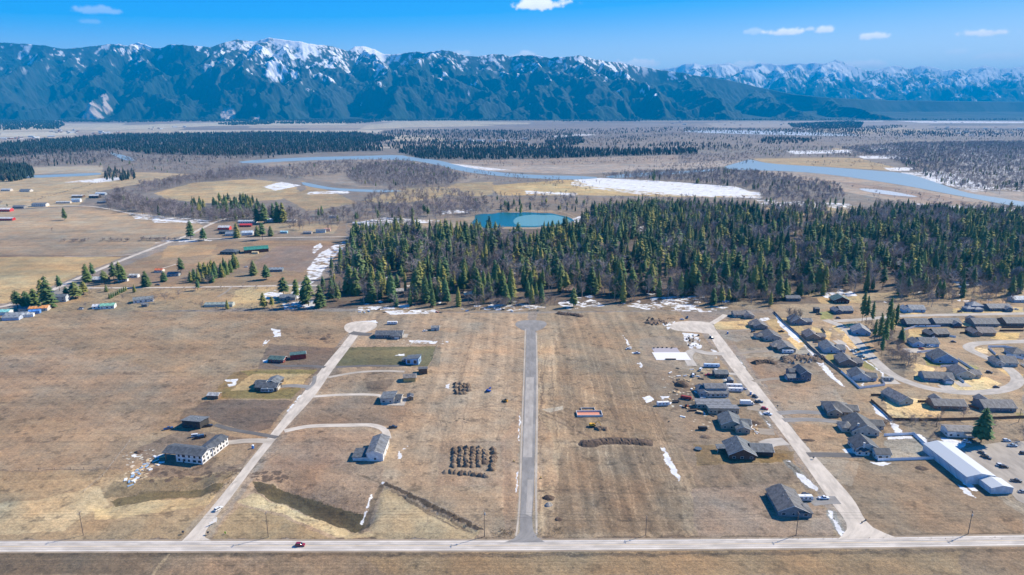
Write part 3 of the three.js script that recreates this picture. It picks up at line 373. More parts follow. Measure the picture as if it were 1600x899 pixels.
// skyline = where the crest stands against the sky; spurs = [px of the crest, px of the foot, share of the way forward]
function mountains(label, skyline, x0, x1, step, D0, Dc, rows, snowline, spurs, cliffs) {
  const pos = [], col = [], idx = [], nx = Math.floor((x1 - x0) / step) + 1, H = [], meta = [];
  const crest = (px) => {
    const jag = (N(px * 9, 11, 900) - .5) * 2.4 + (N(px * 9, 71, 300) - .5) * 1.3, y = lerpPts(skyline, px), cy = Math.min(161, y + jag * clamp((150 - y) / 40)), u = (px - CX) / F, v = -(cy - CY) / F, k = 1 / (PC + v * PS), dc = Dc + 520 * Math.sin(px * .013) + 300 * Math.sin(px * .031 + 2);
    return { u, k, dc, h: Math.max(50, EYE + (v * PC - PS) * k * dc) };
  };
  const ridges = [];
  const ridge = (x, z, h, x2, z2, h2, slope) => { const l = Math.hypot(x2 - x, z2 - z), n = Math.max(3, Math.round(l / 420)), a = rr(0, 99), pts = []; let px = 0, pz = 0; for (let i = 0; i <= n; i++) { const t = i / n, b = Math.sin(Math.PI * t), w = (N(a * 50 + t * 400, a, 900) - .5) * l * .34 * b, hh = h + (h2 - h) * Math.pow(t, 1.25) + (N(t * 300, a * 70, 420) - .5) * h * .16 * b; pts.push([x + (x2 - x) * t - (z2 - z) / l * w, z + (z2 - z) * t + (x2 - x) / l * w, hh, slope]); } ridges.push(pts); return pts; };
  for (const [pa, pb, f, kh] of spurs) {
    const c = crest(pa), D2 = c.dc + (D0 - c.dc) * f, X2 = (pb - CX) / F * c.k * D2, main = ridge(c.u * c.k * c.dc, -c.dc, c.h * (kh ?? .97), X2, -D2, 40, rr(.72, .9));
    for (let i = 0; i < 4; i++) { const q = main[Math.floor(rr(.12, .8) * (main.length - 1))], side = rnd() < .5 ? -1 : 1, len = q[2] * rr(.7, 1.3) + 300; ridge(q[0], q[1], q[2] * .97, q[0] + side * len * rr(.5, .95), q[1] + len * rr(.35, 1), Math.max(10, q[2] - len * rr(.5, .7)), rr(.8, 1.0)); }
  }
  const boxes = ridges.map((r) => [Math.min(...r.map((p) => p[0])) - 2600, Math.max(...r.map((p) => p[0])) + 2600, Math.min(...r.map((p) => p[1])) - 2600, Math.max(...r.map((p) => p[1])) + 2600]);
  for (let i = 0; i < nx; i++) {
    const px = x0 + i * step, c = crest(px);
    for (let j = 0; j < rows; j++) {
      const s = j / (rows - 1) * 1.16, D = D0 + (c.dc - D0) * s, X = c.u * c.k * D, Z = -D;
      const ww = clamp((1 - s) * 5), x = X + (NN(X, Z, 5200) - .5) * 600 * ww + (NN(X, Z, 1500) - .5) * 130 * ww, z = Z + (NN(X + 999, Z, 5200) - .5) * 600 * ww + (NN(X, Z + 700, 1500) - .5) * 130 * ww;
      let h = s <= 1 ? Math.max(c.h - (c.dc - D) * .8, c.h * Math.pow(s, 2.4) * .4) : c.h - (D - c.dc) * .7;
      if (s < 1) for (let r = 0; r < ridges.length; r++) {
        const B = boxes[r]; if (x < B[0] || x > B[1] || z < B[2] || z > B[3]) continue;
        const R = ridges[r]; let best = -1e9;
        for (let q = 0; q + 1 < R.length; q++) { const [ax, az, ah, sl] = R[q], dx = R[q + 1][0] - ax, dz = R[q + 1][1] - az, t = clamp(((x - ax) * dx + (z - az) * dz) / (dx * dx + dz * dz)), hh = ah + (R[q + 1][2] - ah) * t - Math.hypot(x - ax - dx * t, z - az - dz * t) * sl; if (hh > best) best = hh; }
        if (best > h) h = best;
      }
      const e = clamp(h / 500) * (s < 1 ? clamp((1 - s) * 9) : 0);
      h += e * ((ridged(X, Z, 9000) - .75) * 130 + (ridged(X + 500, Z, 3400) - .75) * 60 + (NN(X, Z, 800) - .5) * 36 + (ridged(X, Z * .9, 1700) - .75) * 46);
      const near = sstep(.0, .13, s); h = Math.max(h, 60 * s) * near + 4 * (1 - near) - (j === 0 ? 30 : 0);
      pos.push(X, h, Z); H.push(h); meta.push([px, s]);
    }
  }
  for (let i = 0; i + 1 < nx; i++) for (let j = 0; j + 1 < rows; j++) { const a = i * rows + j, b = a + rows; idx.push(a, b, a + 1, a + 1, b, b + 1); }
  const g = new THREE.BufferGeometry(); g.setAttribute('position', new THREE.Float32BufferAttribute(pos, 3)); g.setIndex(idx); g.computeVertexNormals();
  const nrm = g.attributes.normal;
  for (let n = 0; n < H.length; n++) {
    const [px, s] = meta[n], x = pos[n * 3], z = pos[n * 3 + 2], h = H[n], steep = 1 - nrm.getY(n);
    const t = NN(x, z, 5200), t2 = NN(x + z * .4, z * .8, 2100), t3 = NN(x - z * .3, z * .7, 700), t4 = NN(x, z, 270);
    const wood = .7 + .6 * t3; let c = [.012 * wood, .034 * wood, .028 * wood];
    const open = sstep(.5, .64, t2 * .6 + t3 * .4) * sstep(.05, .3, s); c = c.map((q, i) => q + ([.06, .068, .07][i] - q) * open * .45);
    for (const [cx, sy, w, hh] of cliffs) { const d = ((px - cx) / w) ** 2 + ((s - sy) / hh) ** 2; if (d < 1) { const k = sstep(.5, .62, NN(x, z * .8, 1500) * .8 + .3 * (1 - d)); c = c.map((q, i) => q + ([.46, .40, .37][i] - q) * k); } }
    const sl = lerpPts(snowline, px) + (t - .5) * 900 + (t2 - .5) * 1300 + (t3 - .5) * 1100 + (t4 - .5) * 600 - 120;
    const sn = sstep(-60, 90, h - sl) * sstep(.66, .5, steep) * .97;
    const patch = sstep(.70, .76, t3 * .6 + t2 * .4) * sstep(700, 1200, h) * .8;
    const k = Math.max(sn, patch); c = c.map((q, i) => q + ([.94, .94, .95][i] - q) * k);
    col.push(...c);
  }
  g.setAttribute('color', new THREE.Float32BufferAttribute(col, 3));
  return struct('mountains', g, MOUNTAIN, label);
}
mountains('near mountain range of dark forested slopes under snowy ridges', PX('-300,60 -60,62 0,66 40,68 75,72 105,76 130,73 150,71 185,68 200,71 215,66 228,69 240,75 255,74 262,70 285,69 310,72 330,73 350,66 370,62 385,63 400,64 412,61 421,58 432,60 445,62 480,67 520,72 536,77 543,80 555,72 570,73 585,76 600,84 612,85 635,82 650,80 665,83 680,79 690,77 702,79 715,83 730,87 745,88 758,86 770,85 785,84 800,88 815,86 830,85 845,87 860,91 872,89 885,88 905,86 915,88 930,92 945,95 960,97 990,102 1020,107 1060,113 1100,119 1140,125 1190,137 1240,147 1300,153 1400,157 1600,159 1900,160'),
  -160, 1800, 1.5, 11600, 15400, 190, PX('0,1750 180,1700 200,1350 235,1400 270,1900 330,1800 350,1350 420,1150 600,1100 640,1350 700,1250 900,1120 1000,1050 1100,1350'),
  [[-60, -140, .9], [75, -10, .9], [110, 150, .7], [215, 120, 1], [222, 300, .98], [285, 262, .5, .85], [350, 330, .7], [385, 350, .9], [421, 420, 1], [450, 520, .8], [545, 440, .98], [570, 640, .9], [690, 620, .95], [702, 780, .9], [790, 740, .6], [835, 850, .95], [905, 960, .9], [940, 1060, .95], [1090, 1160, .95], [1200, 1280, .9], [1300, 1400, .9]], [[132, .1, 26, .16], [388, .1, 7, .12], [150, .22, 12, .1], [345, .16, 12, .1]]);
mountains('far snowy mountain range beyond the low dark ridge', PX('700,104 800,100 880,98 910,96 940,98 960,95 972,96 985,99 1010,104 1030,107 1045,105 1060,103 1072,99 1085,97 1100,101 1110,100 1125,98 1140,97 1152,102 1160,105 1175,101 1190,96 1205,98 1215,100 1235,99 1250,97 1262,99 1275,97 1288,98 1300,95 1306,92 1312,94 1325,98 1340,104 1352,109 1365,110 1378,106 1390,102 1400,101 1410,103 1420,106 1430,104 1440,101 1450,102 1462,105 1475,109 1488,107 1500,106 1510,110 1520,105 1530,103 1540,101 1550,103 1562,107 1575,106 1590,103 1600,101 1640,106 1700,101 1800,108 1950,104'),
  720, 1900, 1.5, 19500, 26500, 120, PX('800,1100 1900,1050'),
  [[900, 880, .9], [960, 950, .9], [1030, 1060, .8], [1085, 1070, .9], [1100, 1125, .7], [1140, 1150, .9], [1190, 1175, .9], [1215, 1235, .8], [1250, 1262, .9], [1306, 1290, .9], [1312, 1345, .9], [1395, 1380, .8], [1412, 1440, .9], [1450, 1460, .8], [1495, 1485, .9], [1540, 1525, .9], [1550, 1580, .8], [1600, 1610, .9], [1680, 1660, .9], [1750, 1790, .9]], [[1365, .5, 40, .06]]);

// ------------------------------------------------------------------ water
const flatPoly = (s, y, sub) => { const pts = G(s), sh = pts.map(([x, z]) => new THREE.Vector2(x, z)); if (THREE.ShapeUtils.area(sh) > 0) sh.reverse(); const T = THREE.ShapeUtils.triangulateShape(sh, []), mb = new MB(); for (const t of T) mb.tri(...t.map((i) => [sh[i].x, y, sh[i].y])); return mb.geo(); };
// smooths an outline so that a bank has no corners
const soften = (s, n = 2) => { let p = PX(s); for (let k = 0; k < n; k++) { const q = []; for (let i = 0; i < p.length; i++) { const a = p[i], b = p[(i + 1) % p.length]; q.push([a[0] * .75 + b[0] * .25, a[1] * .75 + b[1] * .25], [a[0] * .25 + b[0] * .75, a[1] * .25 + b[1] * .75]); } p = q; } return p.map((q) => q[0].toFixed(2) + ',' + q[1].toFixed(2)).join(' '); };
const waterMat = (r, g, b, rough) => new THREE.MeshStandardMaterial({ color: new THREE.Color().setRGB(r, g, b), roughness: rough, bumpMap: BUMP, bumpScale: .02 });
const RIVER = waterMat(.25, .34, .39, .45), POND = waterMat(.012, .12, .13, .3), ICE = new THREE.MeshStandardMaterial({ color: new THREE.Color().setRGB(.14, .34, .38), roughness: .5, map: GRAIN_SOFT }), FROZEN = new THREE.MeshStandardMaterial({ color: new THREE.Color().setRGB(.50, .56, .62), roughness: .55, map: GRAIN_SOFT });
struct('river', flatPoly(soften('1122,263 1165,251 1172,249 1200,256 1290,261 1370,267 1420,271 1462,285 1510,302 1560,309 1640,322 1640,330 1560,318 1520,310 1470,301 1420,291 1330,277 1250,268 1160,266'), .25), RIVER, 'pale blue river bending across the plain toward the edge of the picture');
struct('river', flatPoly(soften('370,252 470,246 560,244 624,242 645,246 690,251 715,259 770,269 840,274 905,275 942,278 905,281 850,280 785,276 720,268 680,257 640,250 560,249 470,251 380,256', 1), .25), RIVER, 'blue river channel winding in front of the far conifer belt');
struct('river', flatPoly(soften('470,284 490,288 520,294 560,296 640,298 600,301 540,299 500,295 474,290', 1), .25), RIVER, 'blue side channel between meadow and bare woods');
struct('river', flatPoly(soften('1060,204 1160,203.5 1250,206 1330,209 1345,212 1290,212.5 1180,210 1080,207'), .25), FROZEN, 'wide frozen pale river reach far across the plain');
struct('river', flatPoly(soften('1340,294 1380,297 1420,304 1440,309 1390,305 1350,299', 1), .25), FROZEN, 'narrow frozen backwater on the gravel bar');
struct('river', flatPoly(soften('-60,277 60,274 130,271 158,270 157,274 60,278 -60,281', 1), .25), RIVER, 'straight blue water strip by the far left meadow');
struct('river', flatPoly(soften('168,238 185,241 205,246 212,252 196,251 178,244', 1), .25), RIVER, 'short blue river bend inside the far conifer belt');
struct('river', flatPoly(soften('940,276 1000,270 1060,268 1120,264 1120,267 1040,273 960,279', 1), .25), RIVER, 'thin blue river reach behind the bare cottonwoods');
struct('pond', flatPoly(soften('737,352 738,346 743,342 741,337 752,334 768,335 784,331.5 806,333 822,331.5 846,333.5 860,333 876,337 888,339 900,346 890,348 884,352 860,353 830,356 790,354 760,357 745,356'), .18), POND, 'round teal pond behind the conifer forest');
struct('pond_ice', flatPoly(soften('806,353 801,346 806,340 818,337 838,335.5 846,337 862,335.6 880,339 890,344 897,347 880,350 862,349.5 850,352 835,354'), .24), ICE, 'pale sheet of ice over half of the teal pond');

// ------------------------------------------------------------------ roads and drives
const smooth = (pts, n) => { const c = new THREE.CatmullRomCurve3(pts.map(([x, z]) => new THREE.Vector3(x, 0, z)), false, 'centripetal'); return c.getSpacedPoints(n).map((p) => [p.x, p.z]); };
function ribbonGeo(A, B, y, f0 = 0, f1 = 1) {
  const pos = [], uv = [], idx = []; let len = 0;
  for (let i = 0; i < A.length; i++) {
    const w = Math.hypot(A[i][0] - B[i][0], A[i][1] - B[i][1]); if (i) len += Math.hypot(A[i][0] - A[i - 1][0], A[i][1] - A[i - 1][1]);
    for (const f of [f0, f1]) { const x = A[i][0] + (B[i][0] - A[i][0]) * f, z = A[i][1] + (B[i][1] - A[i][1]) * f; pos.push(x, hgt(x, z) + y, z); uv.push(f * w, len); }
    if (i) { const k = i * 2; idx.push(k - 2, k - 1, k, k - 1, k + 1, k); }
  }
  const g = new THREE.BufferGeometry(); g.setAttribute('position', new THREE.Float32BufferAttribute(pos, 3)); g.setAttribute('uv', new THREE.Float32BufferAttribute(uv, 2)); g.setIndex(idx); g.computeVertexNormals();
  if (g.attributes.normal.getY(0) < 0) { for (let i = 0; i < idx.length; i += 3) [idx[i], idx[i + 1]] = [idx[i + 1], idx[i]]; g.setIndex(idx); g.computeVertexNormals(); }
  return g;
}
const edges = (a, b, n = 60) => [smooth(G(a), n), smooth(G(b), n)];
// a strip of even width along a centre line
function strip(s, w, n = 40) { const c = smooth(G(s), n), A = [], B = []; c.forEach((p, i) => { const q = c[Math.max(0, i - 1)], r = c[Math.min(c.length - 1, i + 1)], l = Math.hypot(r[0] - q[0], r[1] - q[1]) || 1, nx = -(r[1] - q[1]) / l * w / 2, nz = (r[0] - q[0]) / l * w / 2; A.push([p[0] + nx, p[1] + nz]); B.push([p[0] - nx, p[1] - nz]); }); return [A, B]; }
const roadMat = (hex, streaks = 1) => new THREE.MeshStandardMaterial({ color: hex, roughness: .95, map: GRAIN_ROAD });
const PALE = roadMat('#d0c5b7'), MAINROAD = roadMat('#d5ccc2'), ASPHALT = roadMat('#8f8c89'), GRAVEL = roadMat('#9d9182'), DARKTAR = roadMat('#6b6866'), TRACKS = roadMat('#b9b0a6'), DUST = roadMat('#b9aea0'), SHOULDER = roadMat('#a3937f'), WHITE = mat('#e4e2dd', .7), YELLOW = mat('#c2a050', .7), CONCRETE = roadMat('#bcb4aa');
let lift = .03;
const flat = (name, [A, B], m, label, f0, f1) => struct(name, ribbonGeo(A, B, lift += .0012, f0, f1), m, label);
const disc = (name, s, m, label) => struct(name, flatPoly(soften(s), lift += .0012), m, label);

const MAIN = [smooth(G('-900,849 0,846.5 533,845.5 800,845 1067,843.5 1330,841 1600,837 2400,825'), 120), smooth(G('-900,866.5 0,862.5 533,861 800,860.5 1067,858.5 1330,856 1600,852.5 2400,842'), 120)];
flat('main_road', MAIN, MAINROAD, 'pale two-lane main road crossing the whole foreground');
for (const f of [.2, .36, .64, .8]) flat('tyre_track', MAIN, TRACKS, 'darker worn wheel track along the pale main road', f - .035, f + .035);
for (const f of [.06, .94]) flat('edge_line', MAIN, WHITE, 'thin white line along the edge of the main road', f - .009, f + .009);
for (const f of [.488, .512]) flat('centre_line', MAIN, YELLOW, 'thin yellow centre line of the main road', f - .007, f + .007);
flat('road_shoulder', MAIN, SHOULDER, 'gravel shoulder on the far side of the main road', -.16, 0); flat('road_shoulder', MAIN, SHOULDER, 'gravel shoulder on the near side of the main road', 1, 1.16);

flat('street', edges('284,846 292,838 329,795 420,682 480,606 506,572 534,539 549,520', '330,845 319,839 363,775 432,685 492,618 520,578 545,545 562,521'), PALE, 'pale street running back on the left between the houses');
disc('street', '537,511 541,506 552,503 575,502.5 588,504.5 589,510 584,515 566,522 548,522 539,517', PALE, 'rounded turning circle at the end of the pale left street');
flat('street', edges('788,848 809,838 812.6,804 817.6,661 820.6,580 822.6,513', '852,848 836,836 835,756 837,661 838,580 837,518'), ASPHALT, 'new grey street with a dusty middle running back between two bare fields');
disc('street', '804.5,508 807,503 818,500.5 842,500.5 853,503 855,508 849,513 839,518 821,518 810,513', ASPHALT, 'new grey turning circle at the end of the middle street');
flat('street_dust', edges('815,715 818,640 820,590', '834,715 836,640 836.5,590'), roadMat('#aca69f'), 'tan dust tracked over the new grey street', .12, .86);
flat('street_dust', edges('812,800 814,770 815,750', '831,808 833,770 834,750'), roadMat('#aca69f'), 'tan dust across the near end of the grey street', .5, .97);
flat('gravel_edge', edges('805,838 809,804 814.5,661 818,580 820,515', '808,838 812,804 817,661 820,580 822,515'), DUST, 'pale gravel edge left of the new grey street'); flat('gravel_edge', edges('837,836 836,756 837.5,661 838,580 837,520', '840,836 839.5,756 840.5,661 840.5,580 839,520'), DUST, 'pale gravel edge right of the new grey street');
flat('street', edges('1310,843 1324,823 1295,780 1228,685 1128,556 1106,520 1098,511', '1402,841 1362,823 1333,780 1266,704 1204,627 1142,546 1122,520 1112,508'), PALE, 'pale street running back on the right past the vehicles');
disc('street', '1046,511 1050,505 1065,502 1090,502 1110,504 1117,510 1118,520 1106,522 1085,519 1062,518 1050,515', PALE, 'rounded turning circle at the end of the pale right street');
flat('street', strip('1290,500 1318,512 1352,548 1400,589 1448,606 1496,613 1543,613 1581,605 1590,592 1570,572 1540,558 1514,545 1522,538 1560,535 1700,532', 9, 120), CONCRETE, 'grey street looping through the subdivision of grey-roofed houses');
flat('street', strip('1304,502 1340,500 1410,494 1500,492 1600,490 1800,486', 8), CONCRETE, 'grey cross street behind the first row of subdivision houses');
flat('street', strip('1592,596 1640,600 1720,604', 9), CONCRETE, 'grey side street leaving the subdivision loop');
for (const [s, w, m, l] of [
  ['1112,506 1122,500 1134,492', 6, PALE, 'pale drive from the right turning circle to the beige house'],
  ['1132,553 1105,552 1085,548 1075,556 1082,572', 8, CONCRETE, 'curved gravel drive to the white concrete slab'], ['1150,585 1136,584', 5, CONCRETE, 'short drive to the small dark house'],
  ['1120,517 1150,517 1180,514', 4, GRAVEL, 'gravel drive beside the golden lawn'], ['1150,553 1180,550 1215,548', 5, GRAVEL, 'gravel drive to the house with the parked camper'], ['1176,596 1210,592 1240,590', 4.5, GRAVEL, 'gravel drive to the dark blue gabled house'],
  ['1216,646 1250,644 1290,646', 6, ASPHALT, 'grey drive to the house with several hips'], ['1224,657 1270,656 1310,660 1330,664', 6, ASPHALT, 'grey drive to the large dark-gabled house'], ['1262,711 1300,711 1345,713', 6, DARKTAR, 'dark tar drive to the fenced white house'], ['1228,690 1205,692 1195,696', 10, CONCRETE, 'concrete drive to the brown-gabled house'], ['1210,676 1186,674', 9, GRAVEL, 'gravel drive to the tan cross-gabled house'], ['1310,782 1290,782 1266,785', 8, ASPHALT, 'grey drive with the camper and white pickup'],
  ['1196,640 1168,636', 10, GRAVEL, 'gravel yard beside the white box truck'],
  ['444,674 480,667 540,665 582,665 600,672 606,686', 5, PALE, 'curved pale drive to the white house with grey roof'], ['488,620 540,617 590,618 600,622', 4, PALE, 'pale drive to the grey patio house'], ['512,590 560,582 600,580 632,581', 4, DUST, 'dusty drive to the tan cabin'], ['525,574 570,572 620,572 632,571', 4, DARKTAR, 'dark drive along the green lawn'], ['548,520 562,522 580,523', 9, DARKTAR, 'dark drive beside the house at the turning circle'],
  ['508,574 475,572 440,572 425,568', 5, DARKTAR, 'dark drive to the red house and barn'], ['484,605 455,603 430,605', 6, ASPHALT, 'grey drive to the dark house on the golden lawn'], ['433,684 400,678 365,672 335,664', 4, DARKTAR, 'dark drive to the black shed-roofed house'], ['428,690 390,689 355,692', 6, DUST, 'dusty drive to the white house under construction'], ['478,610 489,600 492,588', 3, ASPHALT, 'narrow grey walk beside the golden lawn'],
  ['-200,500 0,480 60,462 120,436 200,403 260,380 290,369 330,350 352,342 400,333 430,322', 7, PALE, 'long pale farm road running diagonally past the left fields'], ['-200,323 0,322 130,322 160,325 220,337 280,344 332,349', 6, PALE, 'pale curving lane along the bare woods'], ['292,373 360,373 440,371.5 545,370', 5, PALE, 'straight pale lane behind the green barn'], ['100,450 200,450 300,449 390,447.5 500,446', 5, PALE, 'straight pale lane before the row of firs'], ['100,401 200,398.5 240,391', 3, DUST, 'thin field track meeting the diagonal farm road'],
  ['362,448 355,455 340,464', 3, GRAVEL, 'short gravel drive to the long greenhouse'], ['248,421 262,417 275,413', 2.4, PALE, 'short pale track on the brown field'],
  ['300,498 60,497.5', .1, DUST, ''],
]) if (l) flat('driveway', strip(s, w), m, l);
for (const [x, y, w, l] of [[1390, 596, 12, 'beside the grey camper'], [1345, 555, 10, 'before the brown-roofed house'], [1312, 535, 9, 'before the grey-roofed house'], [1503, 600, 9, 'before the beige house'], [1520, 520, 9, 'near the brown-roofed house'], [1428, 548, 14, 'before the pale blue house'], [1480, 606, 10, 'at the low house on the bend'], [1312, 508, 8, 'at the turning circle house']]) { const m = mpp(y), [cx, cz] = gp(x, y); flat('driveway', [[[cx - w / 2, cz - 5], [cx - w / 2, cz + 6]], [[cx + w / 2, cz - 5], [cx + w / 2, cz + 6]]], CONCRETE, 'short concrete apron ' + l); }
disc('parking_yard', '1500,722 1515,703 1560,690 1640,690 1700,800 1598,792 1575,765 1540,730', roadMat('#aaa196'), 'gravel parking yard behind the long white metal building');
// ------------------------------------------------------------------ trees: crowns of many drooping sprays or bare twigs
const TRUNK = mat('#5a4636', .95), GREYBARK = mat('#a3978d', .95);
const GREENS = ['#62743d', '#4e6338', '#727c46', '#858342', '#567043'].map((h) => new THREE.MeshStandardMaterial({ color: h, roughness: .95, side: THREE.DoubleSide }));
const TWIG = new THREE.MeshStandardMaterial({ color: '#988c85', roughness: .95, side: THREE.DoubleSide }), TWIG2 = new THREE.MeshStandardMaterial({ color: '#75685f', roughness: .95, side: THREE.DoubleSide });
const vary = (v) => v * rr(.75, 1.25);
// a conifer crown one metre tall from base 0 to 1 (spread in the same unit); whorls of kite-shaped sprays round a thin core
function coniferCrown(r, base, whorls, per, ragged, expo = .6, core = true) {
  const mb = new MB();
  for (let w = 0; w < whorls; w++) {
    const f = w / (whorls - 1), y = base + (1 - base) * Math.pow(f, .92) * .985, R = r * Math.pow(1 - f, expo) * (f < .12 ? .7 + f * 2.5 : 1) + .012;
    const n = Math.max(3, Math.round(per * (1 - f * .5)));
    for (let k = 0; k < n; k++) {
      if (rnd() < ragged * .35) continue;
      const a = (k + rnd() * .9 + w * .37) / n * 2 * Math.PI, L = R * rr(1 - ragged * .55, 1.15), wd = L * rr(.3, .46), droop = L * rr(.15, .55), c = Math.cos(a), s = Math.sin(a), yy = y + rr(-.012, .012);
      const mid = [c * L * .58, yy - droop * .35 + .012, s * L * .58], tip = [c * L, yy - droop, s * L], root = [c * .008, yy + .02, s * .008];
      const l = [mid[0] - s * wd, mid[1] - droop * rr(.15, .45), mid[2] + c * wd], q = [mid[0] + s * wd, mid[1] - droop * rr(.15, .45), mid[2] - c * wd];
      mb.tri(root, mid, l).tri(root, q, mid).tri(mid, tip, l).tri(mid, q, tip);
    }
  }
  if (core) { const L = [[base + .02, .35], [base + (1 - base) * .22, .66], [base + (1 - base) * .55, .48], [.95, .02]].map(([y, k]) => [...Array(7)].map((_, i) => { const a = (i + rnd() * .5) / 7 * 2 * Math.PI, q = r * k * (ragged > .55 ? .62 : 1) * rr(.75, 1.2); return [Math.cos(a) * q, y + rr(-.03, .03), Math.sin(a) * q]; })); for (let j = 0; j < 3; j++) for (let k = 0; k < 7; k++) mb.quad(L[j][k], L[j][(k + 1) % 7], L[j + 1][(k + 1) % 7], L[j + 1][k]); }
  return mb.geo();
}
const coniferTrunk = (base, r = .011) => new MB().bar([0, -.01, 0], [0, .6, 0], r, r * .45, 6).geo();
// a bare tree one metre tall: forking limbs and fine twigs as tapering slivers; returns limbs and twigs apart
function bareTree(spread, limbs, twigs, tw) {
  const lim = new MB(), tg = new MB();
  const sliver = (a, b, w) => { const d = [b[0] - a[0], b[1] - a[1], b[2] - a[2]], t = rnd() * 6.28, l = Math.hypot(...d) || 1; let p = [Math.cos(t), rr(-.3, .3), Math.sin(t)]; const q = [d[1] * p[2] - d[2] * p[1], d[2] * p[0] - d[0] * p[2], d[0] * p[1] - d[1] * p[0]], m = Math.hypot(...q) || 1; p = q.map((v) => v / m * w); tg.tri([a[0] - p[0], a[1] - p[1], a[2] - p[2]], [a[0] + p[0], a[1] + p[1], a[2] + p[2]], b); };
  lim.bar([0, -.01, 0], [0, .32, 0], .014, .010, 5); lim.bar([0, .32, 0], [rr(-.03, .03), .78, rr(-.03, .03)], .010, .003, 4);
  for (let i = 0; i < limbs; i++) {
    const y = rr(.2, .66), a = rnd() * 6.28, len = rr(.24, .5) * (1.1 - y * .5), out = spread * len, up = len * rr(.55, .95), e = [Math.cos(a) * out, Math.min(.97, y + up), Math.sin(a) * out];
    lim.bar([0, y, 0], e, .0065, .002, 3);
    for (let k = 0; k < twigs; k++) {
      const t = rr(.25, 1), s = [e[0] * t, y + (e[1] - y) * t, e[2] * t], b = rnd() * 6.28, l2 = rr(.08, .2), q = [s[0] + Math.cos(b) * l2 * .7 * spread + e[0] * .15, Math.min(1, s[1] + l2 * rr(.1, .8)), s[2] + Math.sin(b) * l2 * .7 * spread + e[2] * .15];
      sliver(s, q, tw);
      for (let m = 0; m < 2; m++) { const u = rr(.3, .9), s2 = s.map((v, i) => v + (q[i] - v) * u), c = rnd() * 6.28, l3 = rr(.04, .1); sliver(s2, [s2[0] + Math.cos(c) * l3, Math.min(1, s2[1] + l3 * rr(0, .9)), s2[2] + Math.sin(c) * l3], tw * .8); }
    }
  }
  return [lim.geo(), tg.geo()];
}
const tinted = (g, hex) => { const c = new THREE.Color(hex), n = g.attributes.position.count, a = new Float32Array(n * 3); for (let i = 0; i < n; i++) { a[i * 3] = c.r; a[i * 3 + 1] = c.g; a[i * 3 + 2] = c.b; } g = g.clone(); g.setAttribute('color', new THREE.BufferAttribute(a, 3)); return g; };
const FIRS = [[.20, .06, 20, 9, .4], [.18, .1, 20, 8, .45, .75], [.25, .08, 21, 11, .6, .52], [.17, .05, 22, 8, .35, .8], [.23, .2, 19, 11, .7, .45], [.2, .32, 17, 10, .8, .42]].map((q) => [coniferCrown(...q), coniferTrunk(q[1])]);
const FIRS_MID = [[.20, .06, 13, 7, .4], [.18, .1, 13, 6, .45, .8], [.25, .12, 11, 7, .6, .5], [.23, .28, 10, 7, .85, .4], [.2, .35, 9, 7, .9, .36], [.15, .05, 14, 6, .4, .75]].map((q) => mergeGeometries([tinted(coniferCrown(...q), '#ffffff'), tinted(coniferTrunk(q[1]), '#ffe2cc')]));
const FIRS_FAR = [[.2, .03, 6, 5, .3], [.17, .05, 6, 5, .4], [.24, .1, 5, 5, .5]].map((q) => tinted(coniferCrown(...q), '#ffffff'));
const BARES = [[.75, 20, 11, .0035], [1.0, 22, 11, .0035], [.55, 18, 10, .0035], [1.15, 24, 11, .0035]].map((q) => bareTree(...q));
const BARES_MID = [[.7, 14, 7, .006], [.95, 15, 7, .006], [.5, 13, 7, .006]].map((q) => mergeGeometries(bareTree(...q).map((g) => tinted(g, '#ffffff'))));
const BARES_FAR = [[.7, 9, 4, .013], [.95, 9, 4, .013], [.45, 8, 4, .013]].map((q) => mergeGeometries(bareTree(...q).map((g) => tinted(g, '#ffffff'))));
const protoTree = (crownName, crown, trunk, cm, tm) => { const o = new THREE.Group(); part(crownName, crown, cm, o); part('trunk', trunk, tm, o); return o; };
const FIR_PROTOS = []; FIRS.forEach(([c, t], i) => GREENS.forEach((m, k) => { if ((i + k) % 2 === 0 || i < 3) FIR_PROTOS.push(protoTree('crown', c, t, m, TRUNK)); }));
const ROUGH_PROTOS = []; for (const i of [2, 4, 5]) GREENS.forEach((m) => ROUGH_PROTOS.push(protoTree('crown', FIRS[i][0], FIRS[i][1], m, TRUNK)));
const BARE_PROTOS = []; BARES.forEach(([l, t]) => [TWIG, TWIG2].forEach((m) => BARE_PROTOS.push(protoTree('crown', t, l, m, GREYBARK))));
function plant(proto, name, x, z, height, label, category, group, wide = 1) {
  const o = proto.clone(); o.name = numbered(name); scene.add(o); o.position.set(x, hgt(x, z) - .05, z); o.rotation.y = rnd() * 6.28; o.scale.set(height * wide, height, height * wide); return tag(o, label, category, group);
}
const WHITE_V = new THREE.MeshStandardMaterial({ color: '#ffffff', vertexColors: true, roughness: .95, side: THREE.DoubleSide });
const GREENC = ['#5f713d', '#4b5f36', '#6f7a45', '#838343', '#546b42', '#3d4f30', '#8f8a49', '#627547', '#44563a'].map((h) => new THREE.Color(h)), FARC = ['#26382f', '#2b3d36', '#31433a', '#22332c'].map((h) => new THREE.Color(h)), GREYC = ['#8d827d', '#9a8e88', '#7d726d', '#86797a', '#a3978f', '#74685f'].map((h) => new THREE.Color(h));
const free = [];                                        // clearings: [x, z, radius]
const clear = (px, py, r) => { const [x, z] = gp(px, py); free.push([x, z, r]); };
